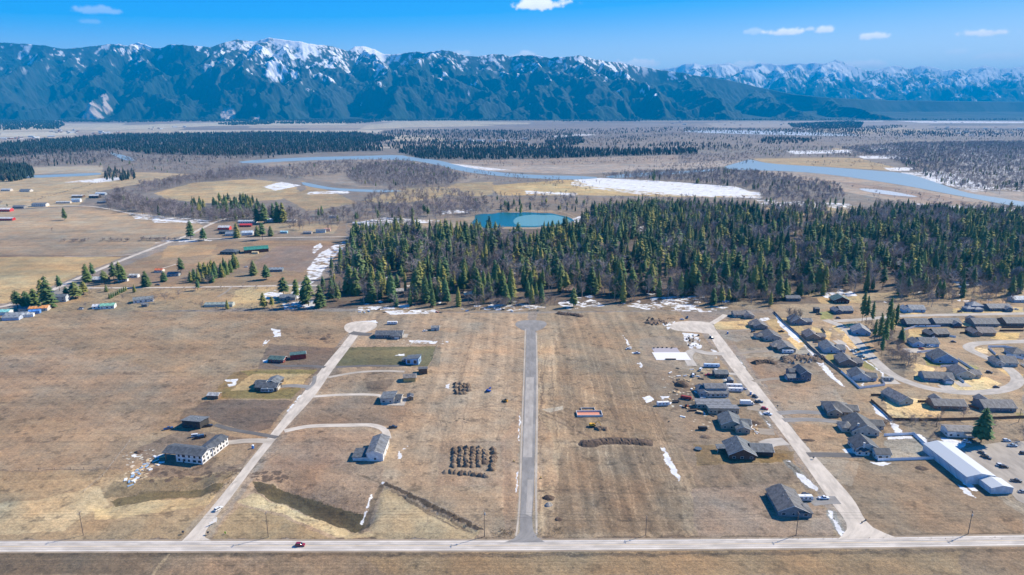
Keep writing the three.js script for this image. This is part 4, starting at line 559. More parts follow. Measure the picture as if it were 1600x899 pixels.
// every stand: an outline on the ground, square metres per tree, heights, share of bare trees
function scatter(s, area, hmin, hmax, bare, thin) {
  const P = G(s), lx = Math.min(...P.map((p) => p[0])), hx = Math.max(...P.map((p) => p[0])), lz = Math.min(...P.map((p) => p[1])), hz = Math.max(...P.map((p) => p[1])), out = [], n = Math.round((hx - lx) * (hz - lz) / area);
  for (let i = 0; i < n; i++) {
    const x = rr(lx, hx), z = rr(lz, hz); if (!inside(x, z, P)) continue;
    if (thin && NN(x, z, thin[0]) < thin[1] * rr(.7, 1.3)) continue;
    if (free.some(([a, b, r]) => (a - x) ** 2 + (b - z) ** 2 < r * r)) continue;
    const w = NN(x + 900, z, 420); out.push({ x, z, h: rr(hmin, hmax) * (.85 + .3 * NN(x, z, 240)), bare: rnd() < clamp(bare + (w - .5) * (bare > .02 && bare < .98 ? .9 : 0)) });
  }
  return out;
}
function mass(name, label, list, geos, colours, wide) {
  geos.forEach((g, v) => {
    const mine = list.filter((_, i) => i % geos.length === v); if (!mine.length) return;
    const im = new THREE.InstancedMesh(g, WHITE_V, mine.length), d = new THREE.Object3D(), c = new THREE.Color();
    mine.forEach((t, i) => { d.position.set(t.x, hgt(t.x, t.z) - .1, t.z); d.rotation.set(0, rnd() * 6.28, 0); const w = t.h * rr(.8, 1.2) * wide; d.scale.set(w, t.h, w); d.updateMatrix(); im.setMatrixAt(i, d.matrix); c.copy(pick(colours)).multiplyScalar(rr(.8, 1.2)); im.setColorAt(i, c); });
    im.name = numbered(name); shade(im); scene.add(im); tag(im, label, null, null, 'stuff');
  });
}
// clearings with houses in and before the wood
for (const [a, b, r] of [[1405, 414, 16], [1095, 416, 8], [735, 462, 9], [1315, 470, 16], [1277, 486, 9], [1325, 488, 16], [1130, 452, 10], [890, 455, 8], [620, 458, 7], [1020, 456, 8], [1592, 470, 12], [1527, 484, 14], [1430, 484, 14], [1565, 486, 14], [1240, 468, 8], [940, 370, 8], [705, 388, 8], [1180, 395, 8], [1120, 390, 7], [870, 420, 7], [1490, 460, 8]]) clear(a, b, r);
const forest = [
  ...scatter('500,476 506,448 540,406 552,368 620,364 735,368 900,368 920,340 1000,330 1180,336 1300,352 1360,348 1600,352 1700,352 1700,440 1600,448 1480,440 1380,456 1330,458 1240,466 1200,472 1100,466 1000,472 860,476 700,474 560,476', 88, 11, 36, .27, [230, .47]), ...scatter('1040,472 1060,380 1200,400 1300,380 1600,390 1600,440 1480,440 1380,456 1240,466 1100,466', 170, 11, 22, .97),
  ...scatter('920,330 1000,322 1140,322 1200,338 930,345', 130, 14, 24, .3), ...scatter('545,368 740,362 740,372 550,380', 150, 12, 22, .4), ...scatter('1320,338 1440,330 1600,338 1700,338 1700,360 1320,356', 90, 16, 27, .45), ...scatter('1190,330 1290,322 1300,350 1200,350', 160, 14, 25, .4),
  ...scatter('1390,440 1600,432 1600,468 1480,466 1395,470', 130, 16, 28, .45), ...scatter('1080,462 1200,460 1230,478 1090,478', 75, 12, 22, .8), ...scatter('600,474 860,474 900,480 620,480', 190, 14, 26, .35),
];
forest.sort((a, b) => b.z - a.z);
const nearFirs = forest.filter((t) => !t.bare).slice(0, 285), nearBare = forest.filter((t) => t.bare).slice(0, 240);
nearFirs.forEach((t) => { t.own = 1; plant(pick(FIR_PROTOS), 'conifer_tree', t.x, t.z, t.h, 'dark green conifer in the front rows of the wood behind the fields', 'conifer tree', 'conifers along the front of the wood', rr(.9, 1.2)); });
nearBare.forEach((t) => { t.own = 1; plant(pick(BARE_PROTOS), 'bare_tree', t.x, t.z, t.h * .8, 'leafless grey tree among the front conifers of the wood', 'bare tree', 'leafless trees along the front of the wood', 1); });
mass('conifer_forest', 'dense dark green conifer wood behind the building lots', forest.filter((t) => !t.own && !t.bare), FIRS_MID, GREENC, 1.1);
mass('bare_trees', 'grey leafless trees mixed into the conifer wood', forest.filter((t) => !t.own && t.bare).map((t) => ({ ...t, h: t.h * .95 })), BARES_MID, GREYC.map((c) => c.clone().multiplyScalar(1.3)), 1.05);
// cottonwoods of the river plain
const groves = [
  ...scatter('165,318 185,304 230,318 330,334 420,334 470,338 470,346 400,347 330,347 260,342 200,334 170,328', 110, 16, 25, .96), ...scatter('285,336 300,322 400,314 408,336 395,344 330,344', 330, 17, 27, .0), ...scatter('215,290 300,276 380,264 440,268 450,276 380,280 300,286 240,300 215,304', 190, 14, 21, 1),
  ...scatter('440,345 560,330 760,322 780,334 700,342 560,348 450,356', 230, 14, 23, .97), ...scatter('545,330 600,300 700,300 760,316 760,330 600,334', 330, 14, 22, 1, [300, .35]),
  ...scatter('540,276 560,258 620,254 690,262 730,278 700,292 640,294 560,290', 150, 11, 17, .97), ...scatter('400,268 470,258 540,252 560,258 545,272 450,282', 260, 9, 15, 1, [300, .4]),
  ...scatter('930,277 1000,270 1100,267 1160,268 1240,278 1310,292 1320,312 1250,318 1190,312 1180,298 1080,286 1000,283', 190, 12, 19, .97), ...scatter('1190,312 1300,314 1320,322 1200,326', 420, 13, 20, .9), ...scatter('880,312 1180,314 1190,324 1000,326 890,322', 650, 12, 20, .8),
  ...scatter('1310,232 1420,224 1600,222 1800,222 1800,308 1600,300 1500,296 1440,276 1420,262 1380,246', 230, 11, 18, .95), ...scatter('1440,330 1600,325 1700,325 1700,340 1440,338', 300, 12, 20, .85), ...scatter('780,322 900,318 930,326 900,334 780,334', 420, 12, 20, .75),
  ...scatter('600,205 1060,206 1340,214 1600,214 1800,214 1800,224 1420,224 1310,232 1070,228 900,232 700,216', 2600, 9, 17, .9, [900, .4]), ...scatter('1060,240 1180,240 1310,236 1420,226 1440,262 1400,250 1300,246 1170,248 1060,256', 900, 9, 16, .95, [500, .4]), ...scatter('0,330 160,310 180,300 160,296 0,306', 3000, 5, 10, .9), ...scatter('1200,255 1300,262 1420,270 1500,300 1600,308 1600,300 1480,286 1420,264 1340,250', 2600, 7, 13, 1),
  ...scatter('640,262 760,270 940,284 930,300 760,284 640,284', 900, 8, 14, 1), ...scatter('690,252 1170,240 1180,248 1000,256 760,262', 1100, 7, 13, 1), ...scatter('430,262 560,250 640,250 640,262 560,270 440,282', 500, 9, 15, .98), ...scatter('0,250 180,246 400,258 420,266 300,272 160,268 150,262', 900, 9, 15, .95), ...scatter('880,326 1180,326 1320,330 1320,346 1200,340 960,334', 500, 11, 19, .7), ...scatter('1180,260 1300,284 1420,300 1540,318 1540,326 1420,324 1320,310 1240,280', 1300, 5, 10, 1), ...scatter('560,318 760,306 900,306 900,318 760,322', 700, 11, 19, .95),
  ...scatter('1100,252 1170,247 1180,256 1100,264 960,266', 700, 9, 14, 1), ...scatter('1070,228 1180,230 1300,231 1310,238 1180,240 1080,236', 900, 11, 17, .85), ...scatter('1290,243 1330,238 1380,238 1380,244 1320,247', 500, 11, 16, .95), ...scatter('1360,322 1430,324 1430,332 1370,332', 260, 15, 24, .4),
];
const farWoods = [ ...scatter('920,234 1000,226 1160,224 1180,230 1060,238 940,240', 1300, 13, 22, .3, [600, .45]), ...scatter('540,212 620,204 760,204 900,210 880,222 700,216 600,222', 1700, 14, 24, .3, [700, .45]), ...scatter('1180,206 1260,200 1420,206 1600,208 1600,213 1340,213', 2000, 12, 22, .4, [700, .42]),
  ...scatter('-400,234 0,226 100,218 180,212 300,210 420,208 560,209 620,217 560,228 600,236 500,238 440,243 370,244 300,243 230,241 180,234 120,238 0,246 -300,252', 620, 17, 29, .06), ...scatter('-300,246 0,242 60,236 180,234 190,244 160,256 60,262 -300,266', 650, 13, 20, .8), ...scatter('200,243 380,242 440,246 360,252 240,256 190,254', 700, 12, 18, .85), ...scatter('260,232 400,230 560,232 600,236 520,240 400,244 300,240', 900, 13, 20, .75),
  ...scatter('-60,284 -20,262 40,262 54,270 52,278 20,284', 160, 18, 28, .04), ...scatter('158,280 170,270 210,272 212,280 190,284', 260, 14, 24, .3),
  ...scatter('620,238 640,231 700,233 860,233 980,236 1090,235 1090,241 980,244 860,248 760,250 660,249', 420, 15, 25, .1), ...scatter('540,228 620,222 700,218 780,224 860,226 900,232 860,234 700,234 620,234', 900, 14, 24, .25), ...scatter('850,222 905,214 915,222 900,228 860,229', 500, 15, 24, .3),
  ...scatter('1060,206 1070,200 1300,203 1350,209 1340,214 1200,211', 1900, 12, 20, .55), ...scatter('1180,222 1200,216 1240,216 1280,220 1260,224 1200,226', 900, 14, 22, .15), ...scatter('1230,194 1330,190 1350,192 1345,200 1300,202 1240,200 ', 1100, 16, 25, .04), ...scatter('1300,202 1400,196 1420,198 1340,208', 2600, 14, 22, .1), ...scatter('1350,206 1480,202 1600,204 1600,214 1400,216', 3600, 12, 20, .5), ...scatter('900,224 1000,212 1080,210 1000,221 940,232', 2400, 12, 20, .6), ...scatter('690,211 760,205 900,203 1050,200 1100,205 900,212 760,216', 4200, 14, 22, .3),
  ...scatter('760,215 1300,213 1340,217 1060,222 800,222', 5200, 12, 20, .6),
];
mass('cottonwood_grove', 'grey leafless cottonwoods on the river plain', groves.filter((t) => t.bare), BARES_MID, GREYC.map((c) => c.clone().multiplyScalar(1.3)), 1.0);
mass('plain_conifers', 'dark conifers scattered over the river plain', groves.filter((t) => !t.bare), FIRS_MID, GREENC, 1.2);
mass('conifer_belt', 'dark far conifer belts across the valley', farWoods.filter((t) => !t.bare), FIRS_FAR, FARC, 1.2);
mass('far_bare_woods', 'grey leafless far woods along the valley', farWoods.filter((t) => t.bare), BARES_FAR, GREYC.map((c) => c.clone().multiplyScalar(.75)), 1.15);
// woods at the foot of the mountains: whole clumps of trees per copy
const foot = [...scatter('-400,188 0,188 60,188.6 96,191 100,196 94,202 0,204 -400,206', 4200, 22, 32, 0), ...scatter('90,187.6 180,187.6 270,188 270,190.6 200,191.5 100,191', 5200, 22, 32, 0), ...scatter('280,187.6 330,187.5 560,187.5 720,187.5 860,187.5 860,188.8 700,189 540,190 330,190.5 280,190', 6000, 22, 36, 0), ...scatter('340,194 400,190 430,191 420,195 360,196', 2600, 20, 28, 0), ...scatter('420,192 560,189 600,190 560,193 440,194', 3600, 20, 28, 0), ...scatter('860,187.5 1000,187.4 1130,187.3 1240,187.3 1600,187.2 1600,188 1240,188.2 1130,188.4 1000,188.6', 9000, 22, 36, 0), ...scatter('860,190 890,188.5 1000,188.5 1000,190', 6000, 20, 28, 0)];
mass('mountain_foot_forest', 'dark forest line at the foot of the mountains', foot, FIRS_FAR, FARC, 2.2);
// ------------------------------------------------------------------ builders: houses
const UNIT = new MB().box(-.5, .5, 0, 1, -.5, .5).geo();
const WINDOW_FRAME = (() => { const m = new MB(); m.box(-.58, .58, -.09, .0, -.5, .25); m.box(-.58, .58, 1, 1.09, -.5, .25); m.box(-.58, -.5, 0, 1, -.5, .25); m.box(.5, .58, 0, 1, -.5, .25); m.box(-.03, .03, 0, 1, -.5, .2); return m.geo(); })();
const TRIM = mat('#dedbd5', .7), DARKTRIM = mat('#4b4744', .8);
function roofGeo(b) {
  const { w, d, h, r, p = .42, ov = .55 } = b, th = .24, m = new MB(), xl = b.xl ?? 0, xr = b.xr ?? 0;
  if (r === 'x' || r === 'z') {
    const across = r === 'x' ? d : w, along = r === 'x' ? w : d, half = across / 2 + ov, ye = h - ov * p, yr = h + across / 2 * p;
    m.prism([[-half, ye], [0, yr], [half, ye], [half, ye + th], [0, yr + th], [-half, ye + th]], -along / 2 - ov - (r === 'x' ? xl : 0), along / 2 + ov + (r === 'x' ? xr : 0), r === 'x' ? ([a, y, c]) => [c, y, a] : ([a, y, c]) => [a, y, c]);
  } else if (r === 'hip') {
    const X = w / 2 + ov, Z = d / 2 + ov, ye = h - ov * p, k = Math.min(X, Z), y1 = ye + k * p + th, rx = Math.max(0, X - k), rz = Math.max(0, Z - k), A = [-X, ye + th, Z], B = [X, ye + th, Z], C = [X, ye + th, -Z], D = [-X, ye + th, -Z], P = [-rx, y1, rz], Q = [rx, y1, rz], R = [rx, y1, -rz], S = [-rx, y1, -rz];
    m.quad(A, B, Q, P).quad(B, C, R, Q).quad(C, D, S, R).quad(D, A, P, S).quad(P, Q, R, S); const dn = (v) => [v[0], ye, v[2]];
    for (const [u, v] of [[A, B], [B, C], [C, D], [D, A]]) m.quad(dn(u), dn(v), v, u); m.quad(dn(A), dn(D), dn(C), dn(B));
  } else {                                              // a single slope: s followed by the side it rises to
    const up = r[1], span = up === 'l' || up === 'r' ? w : d, other = (up === 'l' || up === 'r' ? d : w) / 2 + ov, half = span / 2 + ov, sgn = up === 'r' || up === 'f' ? 1 : -1, y = (a) => h + (a * sgn + span / 2) * p;
    m.prism([[-half, y(-half)], [half, y(half)], [half, y(half) + th], [-half, y(-half) + th]], -other - (up === 'f' || up === 'b' ? xl : 0), other + (up === 'f' || up === 'b' ? xr : 0), up === 'l' || up === 'r' ? ([a, yy, c]) => [a, yy, c] : ([a, yy, c]) => [c, yy, a]);
  }
  return m.geo();
}
function wallGeo(b) {
  const { w, d, h, r, p = .42 } = b, m = new MB(), e = .02;
  if (r === 'x') m.prism([[-d / 2, -.4], [d / 2, -.4], [d / 2, h - e], [0, h + d / 2 * p - e], [-d / 2, h - e]], -w / 2, w / 2, ([a, y, c]) => [c, y, a]);
  else if (r === 'z') m.prism([[-w / 2, -.4], [w / 2, -.4], [w / 2, h - e], [0, h + w / 2 * p - e], [-w / 2, h - e]], -d / 2, d / 2);
  else if (r === 'hip') m.box(-w / 2, w / 2, -.4, h - e, -d / 2, d / 2);
  else { const up = r[1], lr = up === 'l' || up === 'r', span = lr ? w : d, o = (lr ? d : w) / 2, s = up === 'r' || up === 'f' ? 1 : -1; m.prism([[-span / 2, -.4], [span / 2, -.4], [span / 2, h - e + (s > 0 ? span * p : 0)], [-span / 2, h - e + (s < 0 ? span * p : 0)]], -o, o, lr ? ([a, y, c]) => [a, y, c] : ([a, y, c]) => [c, y, a]); }
  return m.geo();
}
// o.at: the foot of the front wall's middle in the photograph; o.b: blocks { x, z (front), w, d, h, r roof, p pitch } in metres
function house(name, at, turn, wall, roof, blocks, label, o = {}) {
  const [x, z] = gp(...at), H = thing(name, label, o.cat ?? 'house', x, z, turn * Math.PI / 180, o.group);
  const wm = [].concat(wall).map((h) => wallMat(h)), rm = [].concat(roof).map((h) => roofMat(h));
  const inOther = (px, pz, me) => blocks.some((b) => b !== me && b.r !== 'post' && Math.abs(px - (b.x ?? 0)) < b.w / 2 && pz < (b.z ?? 0) && pz > (b.z ?? 0) - b.d);
  blocks.forEach((b, i) => {
    const cx = b.x ?? 0, zf = b.z ?? 0, cz = zf - b.d / 2;
    if (!b.open) part('wall', wallGeo(b), b.wall ? wallMat(b.wall) : wm[i % wm.length], H).position.set(cx, b.y ?? 0, cz);
    part('roof', roofGeo(b), o.plain ? mat(roof, .55) : b.roof ? roofMat(b.roof) : rm[i % rm.length], H).position.set(cx, b.y ?? 0, cz);
    if ((b.r === 'z' || b.r === 'x') && !o.plain && !b.open && o.rake !== 0) { // barge boards on the gable that shows
      const p = b.p ?? .42, ov = b.ov ?? .55, half = (b.r === 'z' ? b.w : b.d) / 2 + ov, e = (b.r === 'z' ? b.d : b.w) / 2 + ov + .04 + (b.r === 'x' ? b.xr ?? 0 : 0), ye = b.h - ov * p + .12, yr = b.h + (half - ov) * p + .12, P = (a, y) => b.r === 'z' ? [cx + a, y, cz + e] : [cx + e, y, cz + a];
      part('barge_board', new MB().bar(P(-half, ye), P(0, yr), .13, .13, 4).bar(P(0, yr), P(half, ye), .13, .13, 4).geo(), o.rakeMat ?? TRIM, H);
    }
    if (b.open) { for (const [sx, sz] of [[-1, 1], [1, 1], [-1, -1], [1, -1]]) { const px = cx + sx * (b.w / 2 - .2), pz = cz + sz * (b.d / 2 - .2); if (!inOther(px, pz, b)) part('post', new MB().box(px - .12, px + .12, -.3, b.h, pz - .12, pz + .12).geo(), b.post ?? TRIM, H); } return; }
    for (const side of (b.win ?? o.win ?? 'flr').replace('-', '')) {
      const fb = side === 'f' || side === 'b', L = fb ? b.w : b.d, n = Math.max(1, Math.floor(L / (o.gap ?? 4.2)));
      for (let s = 0; s < (b.st ?? (b.h > 4.6 ? 2 : 1)); s++) for (let k = 0; k < n; k++) {
        const t = (k + .5) / n * L - L / 2 + rr(-.3, .3), sz = fb ? (side === 'f' ? b.d / 2 : -b.d / 2) : -t, sx = fb ? t : (side === 'r' ? b.w / 2 : -b.w / 2), off = .3, ox = cx + sx + (fb ? 0 : Math.sign(sx) * off), oz = cz + sz + (fb ? Math.sign(sz) * off : 0);
        if (inOther(ox, oz, b)) continue;
        if (s === 0 && (o.gd ?? []).some(([gi, gs, gx, gw]) => gi === i && gs === side && Math.abs(gx - t) < gw / 2 + .8)) continue;
        const ww = b.ww ?? (rnd() < .3 ? 1.9 : 1.2), g = part('window', UNIT, GLASS, H); g.position.set(cx + sx, .95 + s * 2.75 + (b.y ?? 0), cz + sz); g.rotation.y = fb ? (side === 'f' ? 0 : Math.PI) : (side === 'r' ? Math.PI / 2 : -Math.PI / 2); g.scale.set(ww, b.wh ?? 1.25, .1);
        part('frame', WINDOW_FRAME, o.trim ?? TRIM, g);
      }
    }
  });
  for (const [i, side, gx, gw, hex] of o.gd ?? []) { const b = blocks[i], fb = side === 'f' || side === 'b', cx = b.x ?? 0, cz = (b.z ?? 0) - b.d / 2, g = part('garage_door', UNIT, mat(hex ?? '#c9c5bd', .6), H); g.position.set(cx + (fb ? gx : (side === 'r' ? b.w / 2 : -b.w / 2)), .02, cz + (fb ? (side === 'f' ? b.d / 2 : -b.d / 2) : -gx)); g.rotation.y = fb ? 0 : Math.PI / 2; g.scale.set(gw, 2.4, .14); }
  if (o.door) { const [i, side, gx, hex] = o.door, b = blocks[i], fb = side === 'f', g = part('door', UNIT, mat(hex ?? '#5b4638', .6), H); g.position.set((b.x ?? 0) + (fb ? gx : (side === 'r' ? b.w / 2 : -b.w / 2)), .02, (b.z ?? 0) - b.d / 2 + (fb ? b.d / 2 : -gx)); g.rotation.y = fb ? 0 : Math.PI / 2; g.scale.set(1, 2.1, .13); }
  for (let k = 0; k < (o.vents ?? 0); k++) { const b = blocks[0], px = (b.x ?? 0) + rr(-.3, .3) * b.w, pz = (b.z ?? 0) - b.d * rr(.3, .7), dist = b.r === 'x' ? Math.abs(pz - (b.z ?? 0) + b.d / 2) : Math.abs(px - (b.x ?? 0)), half = b.r === 'x' ? b.d / 2 : b.w / 2, y = b.h + (half - dist) * (b.p ?? .42); part('roof_vent', new MB().bar([px, y - .2, pz], [px, y + .75, pz], .16, .16, 6).geo(), TRIM, H); }
  if (o.chimney) { const [cx, cz, top] = o.chimney; part('chimney', new MB().box(cx - .5, cx + .5, 0, top, cz - .4, cz + .4).box(cx - .6, cx + .6, top, top + .15, cz - .5, cz + .5).geo(), mat('#d5d0c8', .8), H); }
  if (o.patio) { const [a, b, c, d] = o.patio; part('patio', new MB().box(a, b, -.1, .12, c, d).geo(), CONCRETE, H); }
  return H;
}
// ------------------------------------------------------------------ builders: vehicles
const TYRE = mat('#1d1c1c', .9), RIM = mat('#9a9a9c', .4), HEADLAMP = mat('#e8e6df', .25), TAIL = mat('#8a1c1a', .35);
const wheelGeo = (() => { const g = new THREE.CylinderGeometry(.36, .36, .24, 14); g.rotateX(Math.PI / 2); return g; })(), rimGeo = (() => { const g = new THREE.CylinderGeometry(.2, .2, .26, 10); g.rotateX(Math.PI / 2); return g; })();
const bevelled = (outline, width, bev = .06) => { const s = new THREE.Shape(outline.map(([x, y]) => new THREE.Vector2(x, y))), g = new THREE.ExtrudeGeometry(s, { depth: width - bev * 2, bevelEnabled: true, bevelThickness: bev, bevelSize: bev * .7, bevelSegments: 2, steps: 1 }); g.translate(0, 0, -(width - bev * 2) / 2); return g; };
const KINDS = {
  sedan: { L: 4.6, body: [[-2.3, .32], [2.3, .32], [2.32, .66], [1.2, .9], [-1.6, .96], [-2.3, .86]], cab: [[-1.75, .92], [-1, 1.4], [.25, 1.42], [1.15, .9]], top: [[-.98, 1.41], [.22, 1.42], [.2, 1.5], [-.92, 1.49]], ax: [-1.4, 1.4] },
  suv: { L: 4.8, body: [[-2.35, .36], [2.35, .36], [2.38, .82], [1.25, 1.06], [-2.3, 1.1], [-2.38, .8]], cab: [[-2.25, 1.06], [-1.95, 1.68], [.3, 1.7], [1.15, 1.04]], top: [[-1.95, 1.68], [.28, 1.7], [.2, 1.8], [-1.88, 1.8]], ax: [-1.45, 1.45] },
  pickup: { L: 5.8, body: [[-2.9, .45], [2.9, .45], [2.92, .98], [1.5, 1.14], [-.75, 1.14], [-.75, .78], [-2.75, .78], [-2.75, 1.12], [-2.9, 1.12]], cab: [[-.75, 1.1], [-.55, 1.76], [.75, 1.78], [1.45, 1.1]], top: [[-.55, 1.76], [.72, 1.78], [.65, 1.88], [-.5, 1.88]], ax: [-1.8, 1.85], bed: 1 },
  van: { L: 5.4, body: [[-2.7, .4], [2.6, .4], [2.65, 1.0], [1.9, 1.3], [-2.7, 1.35]], cab: [[-2.65, 1.3], [-2.6, 1.95], [1.15, 1.95], [1.85, 1.28]], top: [[-2.65, 1.94], [1.15, 1.95], [1, 2.2], [-2.6, 2.2]], ax: [-1.7, 1.7] },
};
function wheels(H, xs, hw, s = 1) { for (const ax of xs) for (const sd of [-1, 1]) { const w = part('wheel', wheelGeo, TYRE, H); w.position.set(ax, .36 * s, sd * hw); w.scale.setScalar(s); part('rim', rimGeo, RIM, w); } }
function car(kind, hex, px, py, head, label, cat) {
  const K = KINDS[kind], [x, z] = gp(px, py), H = thing(kind === 'pickup' ? 'pickup_truck' : kind === 'van' ? 'van' : 'parked_car', label, cat ?? (kind === 'pickup' ? 'pickup truck' : kind === 'van' ? 'van' : 'car'), x, z, head * Math.PI / 180), paint = mats['car' + hex] ??= new THREE.MeshPhysicalMaterial({ color: hex, roughness: .4, clearcoat: .8, clearcoatRoughness: .15, side: THREE.DoubleSide });
  H.position.y += .035;
  part('body', bevelled(K.body, 1.86), paint, H); part('windows', bevelled(K.cab, 1.66), GLASS, H); part('roof_panel', bevelled(K.top, 1.6, .03), paint, H);
  if (K.bed) for (const s of [-1, 1]) part('bed_side', new MB().box(-2.85, -.75, .75, 1.13, s * .86 - .05, s * .86 + .05).geo(), paint, H);
  wheels(H, K.ax, .86);
  for (const s of [-1, 1]) { part('headlight', new MB().box(K.L / 2 - .04, K.L / 2 + .05, .62, .8, s * .62 - .2, s * .62 + .2).geo(), HEADLAMP, H); part('tail_light', new MB().box(-K.L / 2 - .06, -K.L / 2 + .03, .7, .92, s * .72 - .12, s * .72 + .12).geo(), TAIL, H); }
  return H;
}
function boxTruck(px, py, head, label) {
  const [x, z] = gp(px, py), H = thing('box_truck', label, 'box truck', x, z, head * Math.PI / 180); H.position.y += .035; const w = mat('#e6e5e1', .45);
  part('cargo_box', new MB().box(-5, 2.6, .9, 3.7, -1.25, 1.25).geo(), w, H); part('frame', new MB().box(-5, 4.6, .55, .9, -.5, .5).geo(), DARKTRIM, H); part('cab', bevelled([[2.8, .6], [5, .6], [5.05, 1.4], [4.4, 1.7], [3.9, 2.6], [2.8, 2.65]], 2.2), w, H); part('windscreen', bevelled([[3.1, 1.75], [4.45, 1.72], [4.02, 2.5], [3.1, 2.5]], 2.26, .02), GLASS, H); wheels(H, [-3.6, -2.4, 3.9], 1.0, 1.3); return H;
}
function camper(px, py, head, len, label, hex = '#e8e6e2', stripe = '#8a8f96') {
  const [x, z] = gp(px, py), H = thing('camper_trailer', label, 'camper', x, z, head * Math.PI / 180), l = len / 2; H.position.y += .035;
  part('body', bevelled([[-l, .55], [l - .5, .55], [l, 1.1], [l, 2.4], [l - .35, 2.95], [-l + .2, 2.95], [-l, 2.7]], 2.4, .12), mat(hex, .5), H); part('stripe', new MB().box(-l + .1, l - .1, 1.0, 1.25, -1.225, 1.225).geo(), mat(stripe, .5), H);
  for (const s of [-1, 1]) for (const wx of [-l * .6, 0, l * .55]) part('window', new MB().box(wx - .5, wx + .5, 1.6, 2.25, s * 1.21 - .03, s * 1.21 + .03).geo(), GLASS, H);
  part('door', new MB().box(l * .25 - .35, l * .25 + .35, .7, 2.4, 1.2, 1.24).geo(), TRIM, H); part('hitch', new MB().bar([l - .2, .6, .6], [l + 1.1, .55, 0], .06).bar([l - .2, .6, -.6], [l + 1.1, .55, 0], .06).geo(), DARKTRIM, H); part('roof_vent', new MB().box(-.4, .3, 2.95, 3.2, -.35, .35).geo(), TRIM, H); wheels(H, [-.5, .4], 1.05, .95); return H;
}
function trailer(px, py, head, len, hex, label, load, sides = .7) {
  const [x, z] = gp(px, py), H = thing('flat_trailer', label, 'trailer', x, z, head * Math.PI / 180), l = len / 2; H.position.y += .035;
  part('deck', new MB().box(-l, l, .62, .78, -1.05, 1.05).geo(), mat('#5d5048', .9), H); const m = mat(hex, .6); for (const s of [-1, 1]) part('side_panel', new MB().box(-l, l, .78, .78 + sides, s * 1.03 - .05, s * 1.03 + .05).geo(), m, H); part('front_panel', new MB().box(l - .1, l, .78, .78 + sides, -.97, .97).geo(), m, H); part('hitch', new MB().bar([l, .68, .7], [l + 1.3, .6, 0], .07).bar([l, .68, -.7], [l + 1.3, .6, 0], .07).geo(), DARKTRIM, H); wheels(H, [-.5, .4], 1.15, .95);
  if (load) part('load', load, mat(load.userData.hex, .8), H); return H;
}
function excavator(px, py, head, label) {
  const [x, z] = gp(px, py), H = thing('excavator', label, 'excavator', x, z, head * Math.PI / 180), y = mat('#d7a52a', .5), d = mat('#37342f', .8); H.position.y += .03;
  for (const s of [-1, 1]) part('track', bevelled([[-1.9, .1], [-1.6, .02], [1.6, .02], [1.9, .1], [2, .5], [1.6, .85], [-1.6, .85], [-2, .5]], .6).translate(0, 0, s * 1.2), d, H);
  part('turntable', new MB().bar([0, .8, 0], [0, 1.15, 0], .9, .9, 14).geo(), d, H); part('body', bevelled([[-2.3, 1.15], [1.1, 1.15], [1.1, 1.6], [-.2, 2.2], [-2.1, 2.3], [-2.4, 1.9]], 2.4, .1), y, H);
  const cab = part('cab', bevelled([[0, 1.2], [1.35, 1.2], [1.5, 2.0], [1.1, 2.9], [0, 2.95]], 1.0).translate(0, 0, .65), y, H); part('window', bevelled([[.15, 1.9], [1.3, 1.9], [1.0, 2.75], [.15, 2.75]], 1.06, .02).translate(0, 0, .65), GLASS, cab);
  part('boom', new MB().bar([.8, 1.6, -.3], [3.0, 4.0, -.3], .26, .22, 4).bar([3.0, 4.0, -.3], [4.8, 3.4, -.3], .22, .18, 4).geo(), y, H); part('stick', new MB().bar([4.8, 3.5, -.3], [5.6, 1.2, -.3], .18, .14, 4).geo(), y, H); part('bucket', bevelled([[5.2, .2], [6.0, .25], [6.1, 1.1], [5.5, 1.25], [5.25, .9]], 1.0), d, H); return H;
}
function skidSteer(px, py, head, hex, label, cat = 'skid steer') {
  const [x, z] = gp(px, py), H = thing('skid_steer', label, cat, x, z, head * Math.PI / 180), m = mat(hex, .5); H.position.y += .03;
  part('body', bevelled([[-1.7, .4], [1, .4], [1.1, 1.1], [-.3, 1.2], [-1.6, 1.5]], 1.5), m, H); part('cab', bevelled([[-.6, 1.1], [.8, 1.1], [.6, 2.2], [-.6, 2.25]], 1.2), mat('#2d2c2b', .5), H); for (const s of [-1, 1]) part('arm', new MB().bar([-1.3, 1.7, s * .95], [1.9, .7, s * .95], .12, .1, 4).geo(), m, H); part('bucket', bevelled([[1.7, .1], [2.6, .1], [2.4, .9], [1.8, .95]], 2.1), DARKTRIM, H); wheels(H, [-.8, .6], .85, 1.1); return H;
}
// ------------------------------------------------------------------ builders: earth, poles, fences, small things
const SOIL = soilMat('#8d7762'), DARKSOIL = soilMat('#655345'), GREYSTONE = soilMat('#a39c94');
function moundGeo(w, d, h, rough = .3, n = 18) {
  const pos = [], idx = [], uv = [], R = 7, ox = rr(0, 900), oz = rr(0, 900);
  for (let j = 0; j <= R; j++) for (let i = 0; i < n; i++) { const a = i / n * 6.2832, f = j / R, e = 1 + (N(Math.cos(a) * 60 + ox, Math.sin(a) * 60 + oz, 300) - .5) * rough * 1.6, x = Math.cos(a) * w / 2 * f * e, z = Math.sin(a) * d / 2 * f * e, y = h * Math.pow(Math.max(0, 1 - f * f), 1.05) * (1 + (N(x * 30 + ox, z * 30 + oz, 300) - .5) * rough * 2.2) - .12; pos.push(x, y, z); uv.push(x, z); }
  for (let j = 0; j < R; j++) for (let i = 0; i < n; i++) { const a = j * n + i, b = j * n + (i + 1) % n; idx.push(a, b, a + n, b, b + n, a + n); }
  const g = new THREE.BufferGeometry(); g.setAttribute('position', new THREE.Float32BufferAttribute(pos, 3)); g.setAttribute('uv', new THREE.Float32BufferAttribute(uv, 2)); g.setIndex(idx); g.computeVertexNormals(); return g;
}
